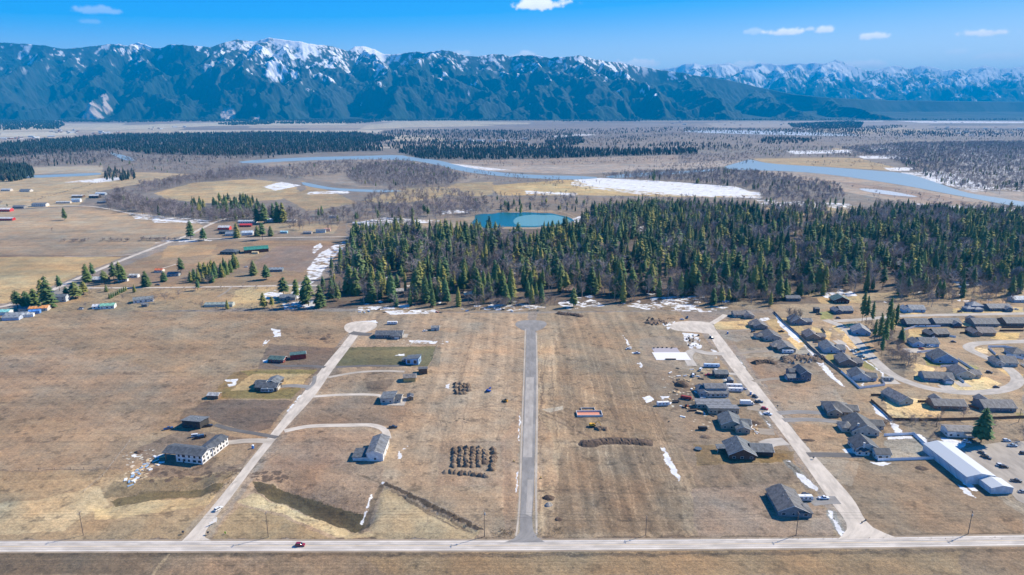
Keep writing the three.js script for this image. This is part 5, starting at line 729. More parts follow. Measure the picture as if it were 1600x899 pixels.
function solo(name, geo, m, px, py, turn, label, cat, group) { const [x, z] = gp(px, py), o = shade(new THREE.Mesh(geo, m)); o.name = numbered(name); o.position.set(x, hgt(x, z), z); o.rotation.y = turn; scene.add(o); return tag(o, label, cat, group); }
const mound = (px, py, w, d, h, m, label, name = 'dirt_pile', cat = 'dirt pile', group, rough = .35, turn = 0) => solo(name, moundGeo(w, d, h, rough), m, px, py, turn, label, cat, group);
function berm(s, w, h, m, label) {            // a long ridge of pushed-up soil
  const c = smooth(G(s), 44), mb = new MB(), ring = c.map((p, i) => { const q = c[Math.max(0, i - 1)], r = c[Math.min(c.length - 1, i + 1)], l = Math.hypot(r[0] - q[0], r[1] - q[1]), nx = -(r[1] - q[1]) / l, nz = (r[0] - q[0]) / l, e = Math.min(1, i / 3, (c.length - 1 - i) / 5); return [-1, -.6, -.2, .25, .65, 1].map((t) => { const k = t * w / 2 * (.75 + .6 * N(p[0] * 9 + t * 40, p[1] * 9, 200)), y = h * (1 - t * t) * e * (.55 + .9 * N(p[0] * 20, p[1] * 20 + t * 30, 200)); return [p[0] + nx * k, y - .08, p[1] + nz * k]; }); });
  for (let i = 0; i + 1 < ring.length; i++) for (let k = 0; k < 5; k++) mb.quad(ring[i][k], ring[i][k + 1], ring[i + 1][k + 1], ring[i + 1][k]);
  const o = shade(new THREE.Mesh(mb.geo(), m)); o.name = numbered('earth_bank'); scene.add(o); return tag(o, label, 'earth bank');
}
const WOOD = mat('#6b5b4c', .9), POLEWOOD = mat('#7a6a5a', .9), METAL = mat('#a8aaab', .45);
function pole(px, py, h, label, transformer) {
  const [x, z] = gp(px, py), H = thing('utility_pole', label, 'utility pole', x, z);
  part('pole', new MB().bar([0, -.3, 0], [0, h, 0], .2, .13, 8).geo(), POLEWOOD, H); const arm = part('crossarm', new MB().box(-.07, .07, h - .75, h - .6, -1.3, 1.3).geo(), WOOD, H); for (const s of [-1.1, -.4, .5, 1.1]) part('insulator', new MB().bar([0, h - .6, s], [0, h - .3, s], .07, .05, 6).geo(), mat('#cfd2d4', .3), arm); part('crossarm', new MB().box(-.06, .06, h - 3.1, h - 2.97, -.7, .7).geo(), WOOD, H);
  if (transformer) part('transformer', new MB().bar([.35, h - 3, 0], [.35, h - 1.9, 0], .3, .3, 10).geo(), mat('#b9bcbe', .5), H); return H;
}
function fence(s, h, m, label, pm = m, len = 4.8, name = 'fence', closed) {
  const P = G(s), [x0, z0] = P[0], H = thing(name, label, 'fence', x0, z0, 0, undefined, 0); if (closed) P.push(P[0]);
  for (let i = 0; i + 1 < P.length; i++) { const [ax, az] = P[i], [bx, bz] = P[i + 1], L = Math.hypot(bx - ax, bz - az), n = Math.max(1, Math.round(L / len)), turn = -Math.atan2(bz - az, bx - ax); for (let k = 0; k < n; k++) { const t = (k + .5) / n, x = ax + (bx - ax) * t - x0, z = az + (bz - az) * t - z0, q = part('panel', UNIT, m, H); q.position.set(x, .06, z); q.rotation.y = turn; q.scale.set(L / n - .1, h + rr(-.03, .03), .06); const po = part('post', UNIT, pm, H); po.position.set(ax + (bx - ax) * k / n - x0, -.1, az + (bz - az) * k / n - z0); po.rotation.y = turn; po.scale.set(.13, h + .22, .13); } }
  return H;
}
function wireFence(s, h, label, step = 6, hex = '#7b6b5b') {
  const P = G(s), [x0, z0] = P[0], H = thing('wire_fence', label, 'fence', x0, z0, 0, undefined, 0), m = mat(hex, .9);
  for (let i = 0; i + 1 < P.length; i++) { const [ax, az] = P[i], [bx, bz] = P[i + 1], L = Math.hypot(bx - ax, bz - az), n = Math.round(L / step); for (let k = 0; k <= n; k++) { const q = part('post', UNIT, m, H), x = ax + (bx - ax) * k / n, z = az + (bz - az) * k / n; q.position.set(x - x0, hgt(x, z) - .1, z - z0); q.scale.set(.16, h, .16); } for (const y of [.5, .9]) { const mb = new MB(); for (let k = 0; k < n; k++) { const p = (t) => { const x = ax + (bx - ax) * t, z = az + (bz - az) * t; return [x - x0, hgt(x, z) + y * h, z - z0]; }; mb.bar(p(k / n), p((k + 1) / n), .025, .025, 3); } part('wire', mb.geo(), METAL, H); } }
  return H;
}
function toilet(px, py, label, hex = '#2f6fb4') { const [x, z] = gp(px, py), H = thing('portable_toilet', label, 'portable toilet', x, z), m = mat(hex, .5); part('cabin', new MB().box(-.6, .6, 0, 2.1, -.6, .6).geo(), m, H); part('roof', bevelled([[-.66, 2.1], [.66, 2.1], [.4, 2.35], [-.4, 2.35]], 1.3, .04), mat('#dfe6ea', .5), H); part('door', new MB().box(-.4, .4, .1, 1.95, .6, .63).geo(), mat('#5b93c9', .5), H); return H; }
function shed(px, py, w, d, h, turn, wall, roof, label, r = 'x', cat = 'shed') { return house('shed', [px, py], turn, wall, roof, [{ w, d, h, r, p: .4, ov: .25, win: '-' }], label, { cat, door: [0, 'f', 0, '#6b5545'] }); }
function mailbox(px, py, label) { const [x, z] = gp(px, py), H = thing('mailbox_stand', label, 'mailbox', x, z); part('post', new MB().box(-.1, .1, -.1, 1.1, -.1, .1).geo(), WOOD, H); part('box', new MB().box(-.5, .5, 1.1, 1.75, -.35, .35).geo(), mat('#3a3b3d', .5), H); return H; }
function sign(px, py, w, h, hex, label, head = 0) { const [x, z] = gp(px, py), H = thing('sign', label, 'sign', x, z, head); for (const s of [-1, 1]) part('post', new MB().box(s * w * .42 - .06, s * w * .42 + .06, -.1, h, -.06, .06).geo(), TRIM, H); part('board', new MB().box(-w / 2, w / 2, h - 1.3, h, .06, .11).geo(), mat(hex, .6), H); return H; }
// ------------------------------------------------------------------ houses along the left street
const R1 = '#4d4f53', R2 = '#5d5a57', R3 = '#3c3e42', R4 = '#6c655f', R5 = '#575b5c';
const L1 = house('house', [296, 724], -11, '#e9e7e3', R3, [
  { w: 18, d: 10.5, h: 5.8, r: 'x', p: .3, xl: 8, ov: .8, st: 2, wh: 1.3 }, { x: 5.2, z: -10, w: 8.5, d: 16, h: 5.4, r: 'z', p: .3, ov: .5, st: 2, win: 'r' }], 'long white two-storey house under construction with dark roof and open carport', { gap: 3.2, trim: DARKTRIM, door: [0, 'f', -4] });
for (const z of [-.3, -10]) part('post', new MB().box(-16.6, -16.2, -.3, 5.6, z - .2, z + .2).geo(), mat('#9a7350', .9), L1);
house('house', [299, 670], -9, '#3a3837', '#63676a', [{ w: 13, d: 10, h: 4.2, r: 'sf', p: .14, ov: .7, ww: 2.4, wh: 2.1, win: 'f' }], 'small black house with single-slope grey roof and tall front windows', { gap: 3.5, trim: DARKTRIM, vents: 2 });
house('house', [415, 612], -4, '#4a4440', R3, [{ w: 17, d: 10, h: 3.2, r: 'x', p: .36 }, { x: 1, z: -9.5, w: 10, d: 11, h: 3.2, r: 'z', p: .36, roof: '#6a6c6e' }, { x: -8, z: -7, w: 8, d: 8, h: 2.9, r: 'x', p: .3 }], 'dark grey T-shaped house on the golden lawn beside a camper', { gd: [[0, 'r', 0, 5]], trim: DARKTRIM });
shed(332, 624, 8.5, 6, 2.7, -3, '#7a6450', '#c4c2bd', 'small brown shed with pale corrugated roof at the lawn corner');
house('house', [431, 567], -8, '#7d211f', '#2d5a4e', [{ w: 13, d: 8, h: 3, r: 'x', p: .34, ov: .8 }], 'small red house with green roof at the end of the dark drive', { gap: 2.6 });
house('barn', [466, 562], 18, '#8d2522', '#1f5c55', [{ w: 13, d: 7.5, h: 4.4, r: 'x', p: .32, ov: .3, win: '-' }], 'red barn with teal green roof beside the small red house', { cat: 'barn', gd: [[0, 'l', 0, 4, '#e6e3de']] });
house('house', [607, 529], 0, '#6d6f70', R1, [{ w: 25, d: 13, h: 3.2, r: 'x', p: .36 }, { x: 7, z: 2.5, w: 9, d: 9, h: 3, r: 'hip', p: .4 }], 'large dark-roofed house beside the left turning circle', { gd: [[1, 'f', 1, 4]], vents: 3, patio: [12, 17, -13, -2] });
shed(680, 517, 8, 6, 3, 5, '#b3afa8', '#8b8b8a', 'small grey shed in the field behind the turning circle house');
house('house', [644, 570], -7, '#8fb0cf', '#565b60', [{ w: 11, d: 9, h: 4.6, r: 'sr', p: .12, ov: .6, ww: 2.6, wh: 3, st: 1 }, { x: -7, z: -2, w: 5, d: 6, h: 2.8, r: 'flat', p: .0 , wall: '#3c4650', roof: '#4a4e52' }].map((b) => b.r === 'flat' ? { ...b, r: 'sb', p: .04 } : b), 'pale blue house with big windows on the green lawn', { gap: 5 });
house('cabin', [640, 597], 8, ['#c3a366', '#7f6c57'], ['#746a5c', '#5a5048'], [{ w: 9.5, d: 8, h: 3.4, r: 'x', p: .28, ov: .5, win: 'r' }], 'tan cabin with brown roof below the green lawn', { cat: 'cabin' });
house('barn', [661, 585], 8, '#5c4b3d', '#4b4742', [{ w: 7, d: 7, h: 3.6, r: 'sf', p: .12, ov: .4, win: '-' }], 'small dark brown pole barn behind the tan cabin', { cat: 'barn', gd: [[0, 'r', 0, 5, '#bfa070']] });
house('house', [605, 631], -2, '#b5aea3', '#6b6c6c', [{ w: 10, d: 12, h: 3.8, r: 'sr', p: .1, ov: .5, win: 'f' }, { x: 7.3, z: -2, w: 4.5, d: 8, h: 3, r: 'x', p: .3, roof: '#34363a' }], 'grey workshop house on a pale patio right of its drive', { patio: [-4, 13, -12, 3], gd: [[0, 'l', 0, 4]] });
shed(641, 626, 4.6, 5, 2.8, 8, '#8d7a63', '#35383f', 'tiny tan shed with dark roof right of the patio house', 'z');
house('house', [577, 721], 0, '#e3e3e0', '#6c6f70', [{ x: 3.5, w: 10, d: 22, h: 5.2, r: 'z', p: .38, ov: .5, st: 1, win: 'fr' }, { x: -5.8, z: -.5, w: 9, d: 11, h: 2.4, r: 'sr', p: .02, roof: '#3b3e41', win: '-' }], 'white gabled house with grey roof and low dark side wing', { vents: 2, gap: 6 });
// ------------------------------------------------------------------ houses along the right street
house('house', [1163, 498], -2, '#a99e90', '#6d635c', [{ x: -3.6, z: -3, w: 12, d: 11, h: 3.2, r: 'x', p: .4 }, { x: 5, w: 10.5, d: 13, h: 3.2, r: 'z', p: .42 }], 'beige double-gabled house at the top of the right street', { gd: [[1, 'f', 0, 4, '#7b746c']] });
house('house', [1189, 515], -3, '#8c8377', '#665e58', [{ w: 13, d: 16, h: 3.2, r: 'z', p: .42 }, { x: -6, z: -5, w: 6, d: 8, h: 3, r: 'hip', p: .42 }], 'grey-brown house second from the top of the right street', { gd: [[0, 'l', 2, 5]] });
house('house', [1204, 533], -3, '#b5ab9c', '#4a4643', [{ x: 2, w: 16, d: 15, h: 3.3, r: 'z', p: .42, ov: .8 }, { x: -8, z: -4, w: 8, d: 9, h: 3, r: 'hip', p: .42 }], 'beige house with wide dark front gable and tall windows', { gd: [[1, 'l', 0, 5]] });
house('house', [1230, 551], -3, '#7d7468', '#726961', [{ w: 15, d: 18, h: 3.2, r: 'z', p: .38 }, { x: -7.2, z: -6, w: 7, d: 9, h: 3, r: 'hip', p: .38 }], 'brown-grey house with a white camper parked before it', { vents: 2 });
house('house', [1250, 596], 2, '#5d6470', '#26303c', [{ x: 4.5, w: 8.5, d: 14, h: 6.2, r: 'z', p: .62, st: 2 }, { x: -4.5, z: 0, w: 10, d: 8, h: 3, r: 'x', p: .4, roof: '#565a5e' }, { x: -1.5, z: -7, w: 8, d: 7, h: 5, r: 'x', p: .5 }], 'dark blue two-storey house with steep roof standing alone', { gd: [[1, 'l', 0, 5, '#aeb2b8']] });
house('house', [1128, 591], 0, '#4a4f4c', R5, [{ w: 10.5, d: 9, h: 3.4, r: 'x', p: .3 }], 'small dark green house with grey roof by the trailers', { gap: 4 });
house('house', [1119, 621], 0, '#c1bdb8', '#67686a', [{ x: 1, z: -4, w: 16, d: 9, h: 5.6, r: 'x', p: .36, st: 2 }, { x: 1, w: 16.5, d: 4.4, h: 3, r: 'sb', p: .3 }, { x: -8.6, z: -1, w: 7, d: 13, h: 3.2, r: 'z', p: .45, roof: '#4a4d52' }], 'pale two-storey house with stepped grey roofs among the vehicles', { gap: 3 });
house('house', [1129, 647], -2, '#b0a48d', '#75777a', [{ x: 1, w: 21, d: 8, h: 3.2, r: 'sf', p: .12, ov: .5 }, { x: -4, z: -8.4, w: 24, d: 7, h: 3.4, r: 'sb', p: .1, ov: .7 }], 'long low tan house with flat grey roofs', { gd: [[0, 'f', -3, 2.4, '#5d564d']], gap: 3 });
house('house', [1151, 677], -6, '#a89b85', '#4f5558', [{ x: -2, z: -5, w: 14, d: 15, h: 3.4, r: 'z', p: .45 }, { x: 4.2, z: .4, w: 9, d: 9, h: 3.2, r: 'z', p: .4 }, { x: 7, z: -8, w: 8, d: 8, h: 3, r: 'x', p: .4 }], 'tan cross-gabled house beside the muddy building yard', { vents: 2 });
house('house', [1160, 719], -4, '#5b4334', '#565c5e', [{ w: 16, d: 17, h: 3.5, r: 'z', p: .5, ov: .8, ww: 1.6 }, { x: 13.5, z: -5, w: 13, d: 11, h: 3.4, r: 'x', p: .42, wall: '#3d3936' }, { x: -9.8, z: -8, w: 7, d: 5, h: 3, r: 'sr', p: .06, open: 1 }], 'brown house with big grey cross-gabled roof near the corner', { vents: 2, gd: [[1, 'f', 0, 7, '#2e2b29']] });
house('house', [1239, 808], -3, '#747a7d', '#55504e', [{ w: 15, d: 21, h: 3.4, r: 'z', p: .44, ov: .7 }, { x: 6.2, z: .5, w: 7, d: 9, h: 3, r: 'hip', p: .4 }, { x: 0, z: -17, w: 8, d: 7, h: 3.3, r: 'z', p: .42 }], 'grey house with brown-grey roof nearest the main road', { vents: 4, trim: TRIM, gap: 5 });
house('house', [1312, 650], -10, '#a2937d', '#56534f', [{ w: 17, d: 16, h: 3.3, r: 'hip', p: .5 }, { x: -4, z: 2, w: 9, d: 10, h: 3.2, r: 'z', p: .6 }, { x: 9, z: -4, w: 9, d: 10, h: 3, r: 'x', p: .4 }], 'tan house with dark many-hipped roof above the large gabled house', { gd: [[0, 'l', 3, 5]], door: [0, 'f', 5] });
house('house', [1350, 681], -6, '#c9c0b0', '#3d3d3c', [{ x: 1, w: 17, d: 19, h: 3.5, r: 'z', p: .5, ov: .9 }, { x: -8.5, z: -4, w: 8, d: 9, h: 3.2, r: 'hip', p: .5, roof: '#6a6763' }, { x: 12, z: -10, w: 9, d: 9, h: 3, r: 'x', p: .4 }], 'large cream house with wide dark gabled roof and white chimney', { gd: [[1, 'l', 0, 6]], chimney: [-3.4, -2.4, 7.4] });
house('house', [1379, 718], -3, '#e4e2dc', '#33363b', [{ x: .5, z: 0, w: 9, d: 8, h: 3.4, r: 'x', p: .5, ov: .5 }, { x: -6, z: -6.5, w: 14, d: 13, h: 3.6, r: 'z', p: .52, wall: '#cfcac1' }, { x: -10, z: -4, w: 8, d: 6, h: 3, r: 'hip', p: .45 }], 'white house with black roof inside the white-fenced yard', { chimney: [-9, -6.4, 7.6], gap: 3.4 });
// ------------------------------------------------------------------ the finished subdivision
const sub = (at, turn, wall, roof, w, d, kind, label, o = {}) => {
  w *= .93; d *= 1.05;
  const B = {
    gx: [{ w, d, h: 3.2, r: 'x', p: .5 }], gz: [{ w, d, h: 3.2, r: 'z', p: .54 }], hip: [{ w, d, h: 3.2, r: 'hip', p: .52 }],
    Lr: [{ x: -w * .14, w: w * .72, d, h: 3.2, r: 'z', p: .54 }, { x: w * .33, z: -1.5, w: w * .36, d: d * .62, h: 3.2, r: 'x', p: .5 }], Ll: [{ x: w * .16, z: -2, w: w * .68, d, h: 3.2, r: 'x', p: .5 }, { x: -w * .32, w: w * .38, d: d * .9, h: 3.2, r: 'z', p: .54 }],
    xf: [{ w, d, h: 3.2, r: 'x', p: .48, z: -2 }, { x: w * .28, z: 1, w: w * .34, d: d * .6, h: 2.9, r: 'z', p: .54 }], xb: [{ w, d, h: 3.2, r: 'x', p: .48 }, { x: -w * .16, z: -d * .6, w: w * .36, d: d * .8, h: 3.2, r: 'z', p: .54 }],
    two: [{ x: w * .2, z: -3, w: w * .62, d, h: 5.6, r: 'hip', p: .5, st: 2 }, { x: -w * .2, w: w * .5, d: d * .7, h: 3.2, r: 'hip', p: .5 }, { x: w * .14, z: 2, w: w * .42, d: 6, h: 3.2, r: 'hip', p: .48 }],
  }[kind].map((b) => ({ ...b })); return house('house', at, turn, wall, roof, B, label, { win: 'fr', gap: 7, ...o });
};
sub([1253, 508], -4, '#7c8187', '#73767a', 22, 14, 'Lr', 'grey house with white-birch front behind the long fence');
sub([1275, 532], -6, '#9b8470', '#74675e', 19, 14, 'Lr', 'brown-roofed tan house behind the middle of the long fence');
sub([1304, 552], -8, '#aab4bb', '#6a6d70', 20, 16, 'Lr', 'pale grey house with charcoal roof beside the long fence');
sub([1330, 573], -8, '#7c7166', '#67605b', 20, 15, 'Lr', 'dark brown house with brown-grey roof above the white fence');
sub([1351, 596], -9, '#c2c6c9', '#4d4f53', 20, 13, 'Lr', 'pale house with dark roof inside the white corner fence');
sub([1346, 524], -18, '#93a5b3', '#898c8f', 17, 14, 'gz', 'blue-grey house on the island beside the tall pines', { vents: 1 });
sub([1320, 491], 2, '#5e6a77', '#77777a', 22, 12, 'Ll', 'slate blue house with grey roof before the green-roofed house');
house('house', [1315, 474], -3, '#4f3025', '#2f6157', [{ w: 17, d: 12, h: 3.6, r: 'z', p: .45, ov: 1.2 }], 'dark log house with green metal roof at the wood edge');
shed(1277, 489, 5, 5, 4.2, 0, '#3b4450', '#313740', 'tall dark blue shed at the wood edge by the long fence');
sub([1430, 489], -3, '#9db8cd', '#8f9296', 25, 12, 'Ll', 'light blue house with wide white garage before the bare trees');
sub([1524, 487], 2, '#5f7590', '#8b9096', 22, 11, 'two', 'slate blue two-storey house among parked cars at the wood edge');
sub([1566, 487], 1, '#566270', '#74757a', 26, 12, 'xf', 'long dark blue house beside the two-storey house at the wood');
sub([1594, 473], 0, '#c4c7c8', '#d6d8d8', 14, 11, 'gx', 'white-roofed house deep at the edge of the wood');
sub([1435, 511], 0, '#4c5a63', '#5b6166', 24, 13, 'gx', 'dark slate house with plain grey roof on the cross street');
sub([1484, 511], 0, '#5d6a76', '#66696d', 27, 13, 'xf', 'slate house with small front gables on the cross street');
sub([1542, 511], 0, '#7e7b77', '#56585b', 26, 14, 'xb', 'broad grey-roofed house in the middle of the cross street');
sub([1592, 510], 0, '#6b5f57', '#5a5b5e', 26, 14, 'gx', 'long grey-roofed house at the far end of the cross street');
sub([1469, 528], 2, '#4c4a49', '#5f5a56', 22, 12, 'Ll', 'dark house inside the white fence loop');
sub([1539, 526], -3, '#8a7565', '#71615a', 24, 13, 'Ll', 'brown-roofed tan house beside the looping street');
sub([1448, 543], -6, '#a5bbcf', '#5f6266', 25, 13, 'Ll', 'pale blue house with cars parked in front by the bare trees', { gd: [[0, 'f', 2, 5, '#dfe4e8']] });
sub([1478, 568], -5, '#7d97b4', '#56585a', 21, 14, 'gz', 'blue house with dark front gable on the green lawn');
sub([1514, 592], -5, '#b2ac9d', '#6c6864', 21, 14, 'Lr', 'beige house on the inside of the street bend');
sub([1469, 599], -9, '#7b8a98', '#605e5d', 23, 12, 'xf', 'grey-blue low house with white garage door on the golden lawn', { gd: [[1, 'f', 0, 5, '#dfe2e4']] });
sub([1574, 574], -10, '#b1aea6', '#5e5e5f', 19, 14, 'Ll', 'beige house with dark roof right of the street loop');
sub([1594, 558], -6, '#aab1b4', '#46494d', 13, 12, 'hip', 'pale house with black hipped roof at the picture edge');
sub([1416, 633], 14, '#96a09a', '#8a827b', 13, 17, 'gz', 'plain grey-green house with broad taupe roof beside the street', { win: 'f' });
sub([1485, 641], -4, '#8a6f5c', '#676463', 24, 11, 'xb', 'brown house with grey roof behind the brown fence');
sub([1563, 644], -2, '#77797b', '#6b6864', 24, 13, 'xb', 'long grey house with taupe roof behind the brown fence');
house('house', [1503, 684], -4, '#e8e6e1', '#7c7671', [{ w: 18, d: 9, h: 4.4, r: 'x', p: .3, ww: 1.5 }, { x: 5, z: 3, w: 7, d: 4, h: 2.8, r: 'sb', p: .16, open: 1 }], 'white house with carport beside the big lone pine', { gd: [[0, 'l', 0, 3]] });
house('metal_building', [1534, 757], 2, '#d3d7da', '#b9bfc4', [{ x: -1, w: 17, d: 40, h: 4.8, r: 'z', p: .22, ov: .25, win: '-' }, { x: 4.2, z: 10.2, w: 12.6, d: 10, h: 3.6, r: 'z', p: .22, ov: .25, win: '-' }], 'long white metal building with pale ridged roof and lower front annex', { cat: 'warehouse', plain: 1, gd: [[0, 'r', 8, 4, '#bfc3c6'], [0, 'r', -8, 4, '#bfc3c6']] });
// ------------------------------------------------------------------ farms beyond the left field
const farm = (name, at, turn, wall, roof, w, d, h, r, label, o = {}) => house(name, at, turn, wall, roof, [{ w, d, h, r, p: o.p ?? .4, ov: .4, win: o.win ?? 'f' }], label, { rake: 0, cat: name === 'farm_shed' ? 'shed' : name.replace('farm_', '').replace('_', ' '), ...o });
farm('farm_house', [59, 487], 12, '#cfc6ba', '#c98a54', 18, 10, 3.4, 'x', 'white house with bright orange roof at the farm road'); farm('farm_shed', [37, 487], 6, '#8f9ca3', '#74767a', 11, 7, 2.8, 'x', 'grey lean-to left of the orange-roofed house');
farm('farm_house', [167, 483], 14, '#e3e3df', '#6fa08c', 14, 9, 3.4, 'x', 'white shop with pale green roof on the field edge'); farm('farm_shed', [151, 483], 14, '#dfe2e4', '#e2e4e4', 9, 8, 2.8, 'x', 'white-roofed lean-to left of the green-roofed shop');
farm('farm_house', [224, 473], 24, '#e7e4de', '#7b8080', 20, 10, 3.6, 'x', 'long white farm house with grey roof on the brown field'); farm('farm_house', [94, 472], 5, '#c3cad0', '#5f6a74', 12, 9, 6, 'x', 'two-storey pale house half hidden by a large pine');
farm('farm_house', [152, 441], 0, '#7b6f66', '#d2d4d2', 18, 12, 3.2, 'x', 'low building with white roof behind a brown hedge'); farm('farm_shed', [208, 434], 0, '#e2e0dc', '#dcdcd8', 11, 6, 3, 'x', 'small white building under the farm trees'); farm('camper_van', [191, 440], 0, '#e4e4e2', '#d9dadb', 12, 4, 3, 'x', 'long white camper at the pale lane', { cat: 'camper' });
farm('farm_shed', [225, 480], 0, '#5c5f62', '#8d9092', 6, 4, 3, 'x', 'tiny grey shed on the edge of the brown field'); farm('farm_house', [247, 426], 0, '#ded8d0', '#b9633f', 10, 8, 3, 'x', 'white house with small orange roof beside the firs'); farm('farm_house', [270, 432], 6, '#9aa1a6', '#6b7178', 14, 9, 3, 'x', 'grey farm house left of the row of firs');
house('greenhouse', [341, 480], 3, '#a9ada5', '#9aa79a', [{ w: 30, d: 9, h: 2.6, r: 'x', p: .35, ov: .1, win: '-' }], 'long pale greenhouse beside the straight lane', { cat: 'greenhouse' });
farm('farm_house', [449, 470], 10, '#8b8d8d', '#6c7780', 17, 12, 3.4, 'x', 'grey-roofed house between the snow and the wood'); farm('farm_house', [430, 425], 4, '#777d80', '#8f9aa0', 18, 9, 3, 'x', 'low grey house behind two lone pines');
farm('barn', [401, 395], 24, '#5e3f30', '#2e7164', 34, 17, 5, 'x', 'large brown barn with green metal roof on the brown field', { win: '-' }); farm('farm_house', [356, 398], -4, '#2f3a40', '#3d4a52', 24, 14, 4, 'hip', 'dark blue farm house left of the green barn'); farm('farm_shed', [398, 397], 0, '#d0bd96', '#c9b58c', 9, 4, 2.6, 'x', 'tan open shed before the green barn', { win: '-' });
for (const [x, y, w, d, h, a, wl, rf, l] of [[349, 360, 20, 12, 5, 2, '#c44b46', '#e2e0dd', 'white-roofed red building at the road fork'], [352, 366, 22, 10, 4, 0, '#4a525a', '#40474e', 'dark shed below the white-roofed red building'], [364, 369, 26, 12, 4, 4, '#c9ced2', '#8f9aa4', 'grey-roofed pale house right of the road fork'], [386, 368, 18, 12, 4.5, 12, '#dfe5ea', '#a9b6c2', 'white gabled house with pale blue shade'], [383, 355, 20, 10, 3.6, 5, '#7c2b2b', '#b8383c', 'bright red-roofed house below the dark pines'], [386, 349, 34, 9, 3.4, 2, '#d7d9d9', '#d2d8dd', 'long white roof behind the red-roofed house'], [430, 347, 30, 10, 4, 0, '#d5d6d6', '#c2ccd6', 'pale long building beneath the tall dark pines'], [455, 348, 18, 9, 3.4, 0, '#a8a09a', '#cfd1d0', 'small white-roofed building right of the dark pines'], [443, 365, 12, 6, 3, 0, '#9cc5d0', '#8fb6c4', 'tiny turquoise shed on the lane'], [480, 366, 14, 8, 3, 0, '#a79d94', '#98928e', 'weathered grey shed along the straight lane'], [501, 364, 16, 9, 4, 8, '#d3d8dc', '#5f6c7a', 'white house with slate roof near the wood corner'], [511, 362, 10, 8, 4, 8, '#c9a59a', '#b0887a', 'pinkish small house next to the slate-roofed house'], [520, 341, 14, 8, 4, 0, '#d9dadb', '#aab0b6', 'lone white shed left of the pond woods'], [585, 357, 30, 12, 4, 2, '#d3d5d4', '#dfe3e6', 'long white-roofed building at the top of the wood'], [560, 352, 22, 9, 3.4, 0, '#b9bcbe', '#c9ced0', 'pale shed left of the long white-roofed building'],
  [60, 323, 30, 14, 5, 3, '#dddad5', '#6e747a', 'white farm house with grey roof on the plain'], [28, 326, 24, 12, 4, 0, '#8f8b88', '#7b7b7c', 'grey barn left of the white plain farm'], [118, 316, 18, 10, 6, 10, '#e3e6e8', '#8fa5b5', 'narrow white farm building on the plain'], [120, 309, 26, 12, 4, 0, '#6a5548', '#e0deda', 'white-roofed brown barn on the plain'], [146, 310, 22, 14, 6, 4, '#3a3330', '#d6d4d0', 'dark open barn with white roof on the plain'], [156, 305, 24, 10, 4, 0, '#9aa3ab', '#b7c3cc', 'blue-grey barn before the bare woods'], [98, 318, 30, 8, 3, 6, '#cfcac2', '#d9d5cd', 'long cream shed beside the narrow white building'], [158, 318, 20, 7, 3, 0, '#59616a', '#6f7a84', 'low slate shed at the bend of the lane'], [8, 345, 26, 10, 4, 3, '#b32f35', '#e0dedc', 'red barn with white roof in the pale field'], [6, 331, 24, 12, 5, 0, '#c24448', '#d8c8c4', 'red farm building at the picture edge'], [38, 300, 26, 14, 4, 0, '#d5d0c8', '#69707a', 'white farm house far across the meadow'], [8, 299, 24, 12, 4, 0, '#cfcac4', '#c3c8cc', 'pale barn far across the meadow at the picture edge'], [2, 493, 14, 9, 3.4, 8, '#e0e6e6', '#7ab5ae', 'white house with teal roof at the picture edge'], [24, 497, 20, 9, 3, 10, '#c9cdd2', '#9aa0a0', 'grey-roofed mobile home at the lower farm'], [16, 501, 16, 8, 3, 8, '#aab4c4', '#8e9298', 'blue-grey shed at the corner of the left field'], [43, 496, 10, 5, 3, 18, '#e4e5e6', '#d5d8da', 'small white trailer house by the blue shed'], [53, 491, 10, 6, 3, 18, '#5c86bb', '#3f78bd', 'small shed with bright blue roof'],
]) farm('farm_building', [x, y], a, wl, rf, w, d, h, 'x', l, { cat: 'farm building', win: w > 18 ? 'f' : '-' });
// houses glimpsed in the wood
for (const [x, y, w, d, a, wl, rf, l] of [[1405, 418, 26, 16, -14, '#3a4450', '#4d5661', 'large dark slate-roofed house in a clearing of the wood'], [1095, 419, 14, 9, 0, '#b7aea4', '#d8d9d9', 'small snow-roofed house deep in the wood'], [735, 465, 14, 9, 8, '#5e4a3c', '#b7a894', 'brown cabin with pale roof at the wood front'], [1130, 455, 24, 9, 3, '#5c626a', '#7d858e', 'long grey-roofed house in the bare trees'], [890, 458, 18, 10, -5, '#6a564c', '#8a7466', 'brown-roofed cabin left of a snowy clearing'], [620, 460, 16, 9, 12, '#655a52', '#b9b2aa', 'pale-roofed cabin between the front conifers'], [1020, 458, 16, 11, -4, '#6d3f38', '#585d66', 'red-brown cabin with slate roof between the conifers'], [940, 372, 20, 9, 0, '#c9c4bc', '#d7d9da', 'white house in the thin wood behind the pond'], [705, 391, 16, 10, 0, '#a9a29a', '#c9ccce', 'pale-roofed house in the wood below the pond'], [1180, 398, 16, 9, 0, '#a79c90', '#d6d8d9', 'snowy-roofed house in the middle of the wood'], [870, 423, 12, 9, 0, '#d8d6d2', '#cfd3d6', 'tiny white cabin deep in the wood'], [1240, 471, 16, 9, 0, '#565e66', '#565c63', 'grey cabin in the wood left of the green-roofed house']]) farm('wood_cabin', [x, y], a, wl, rf, w, d, 3.4, 'x', l, { cat: 'cabin', p: .5 });
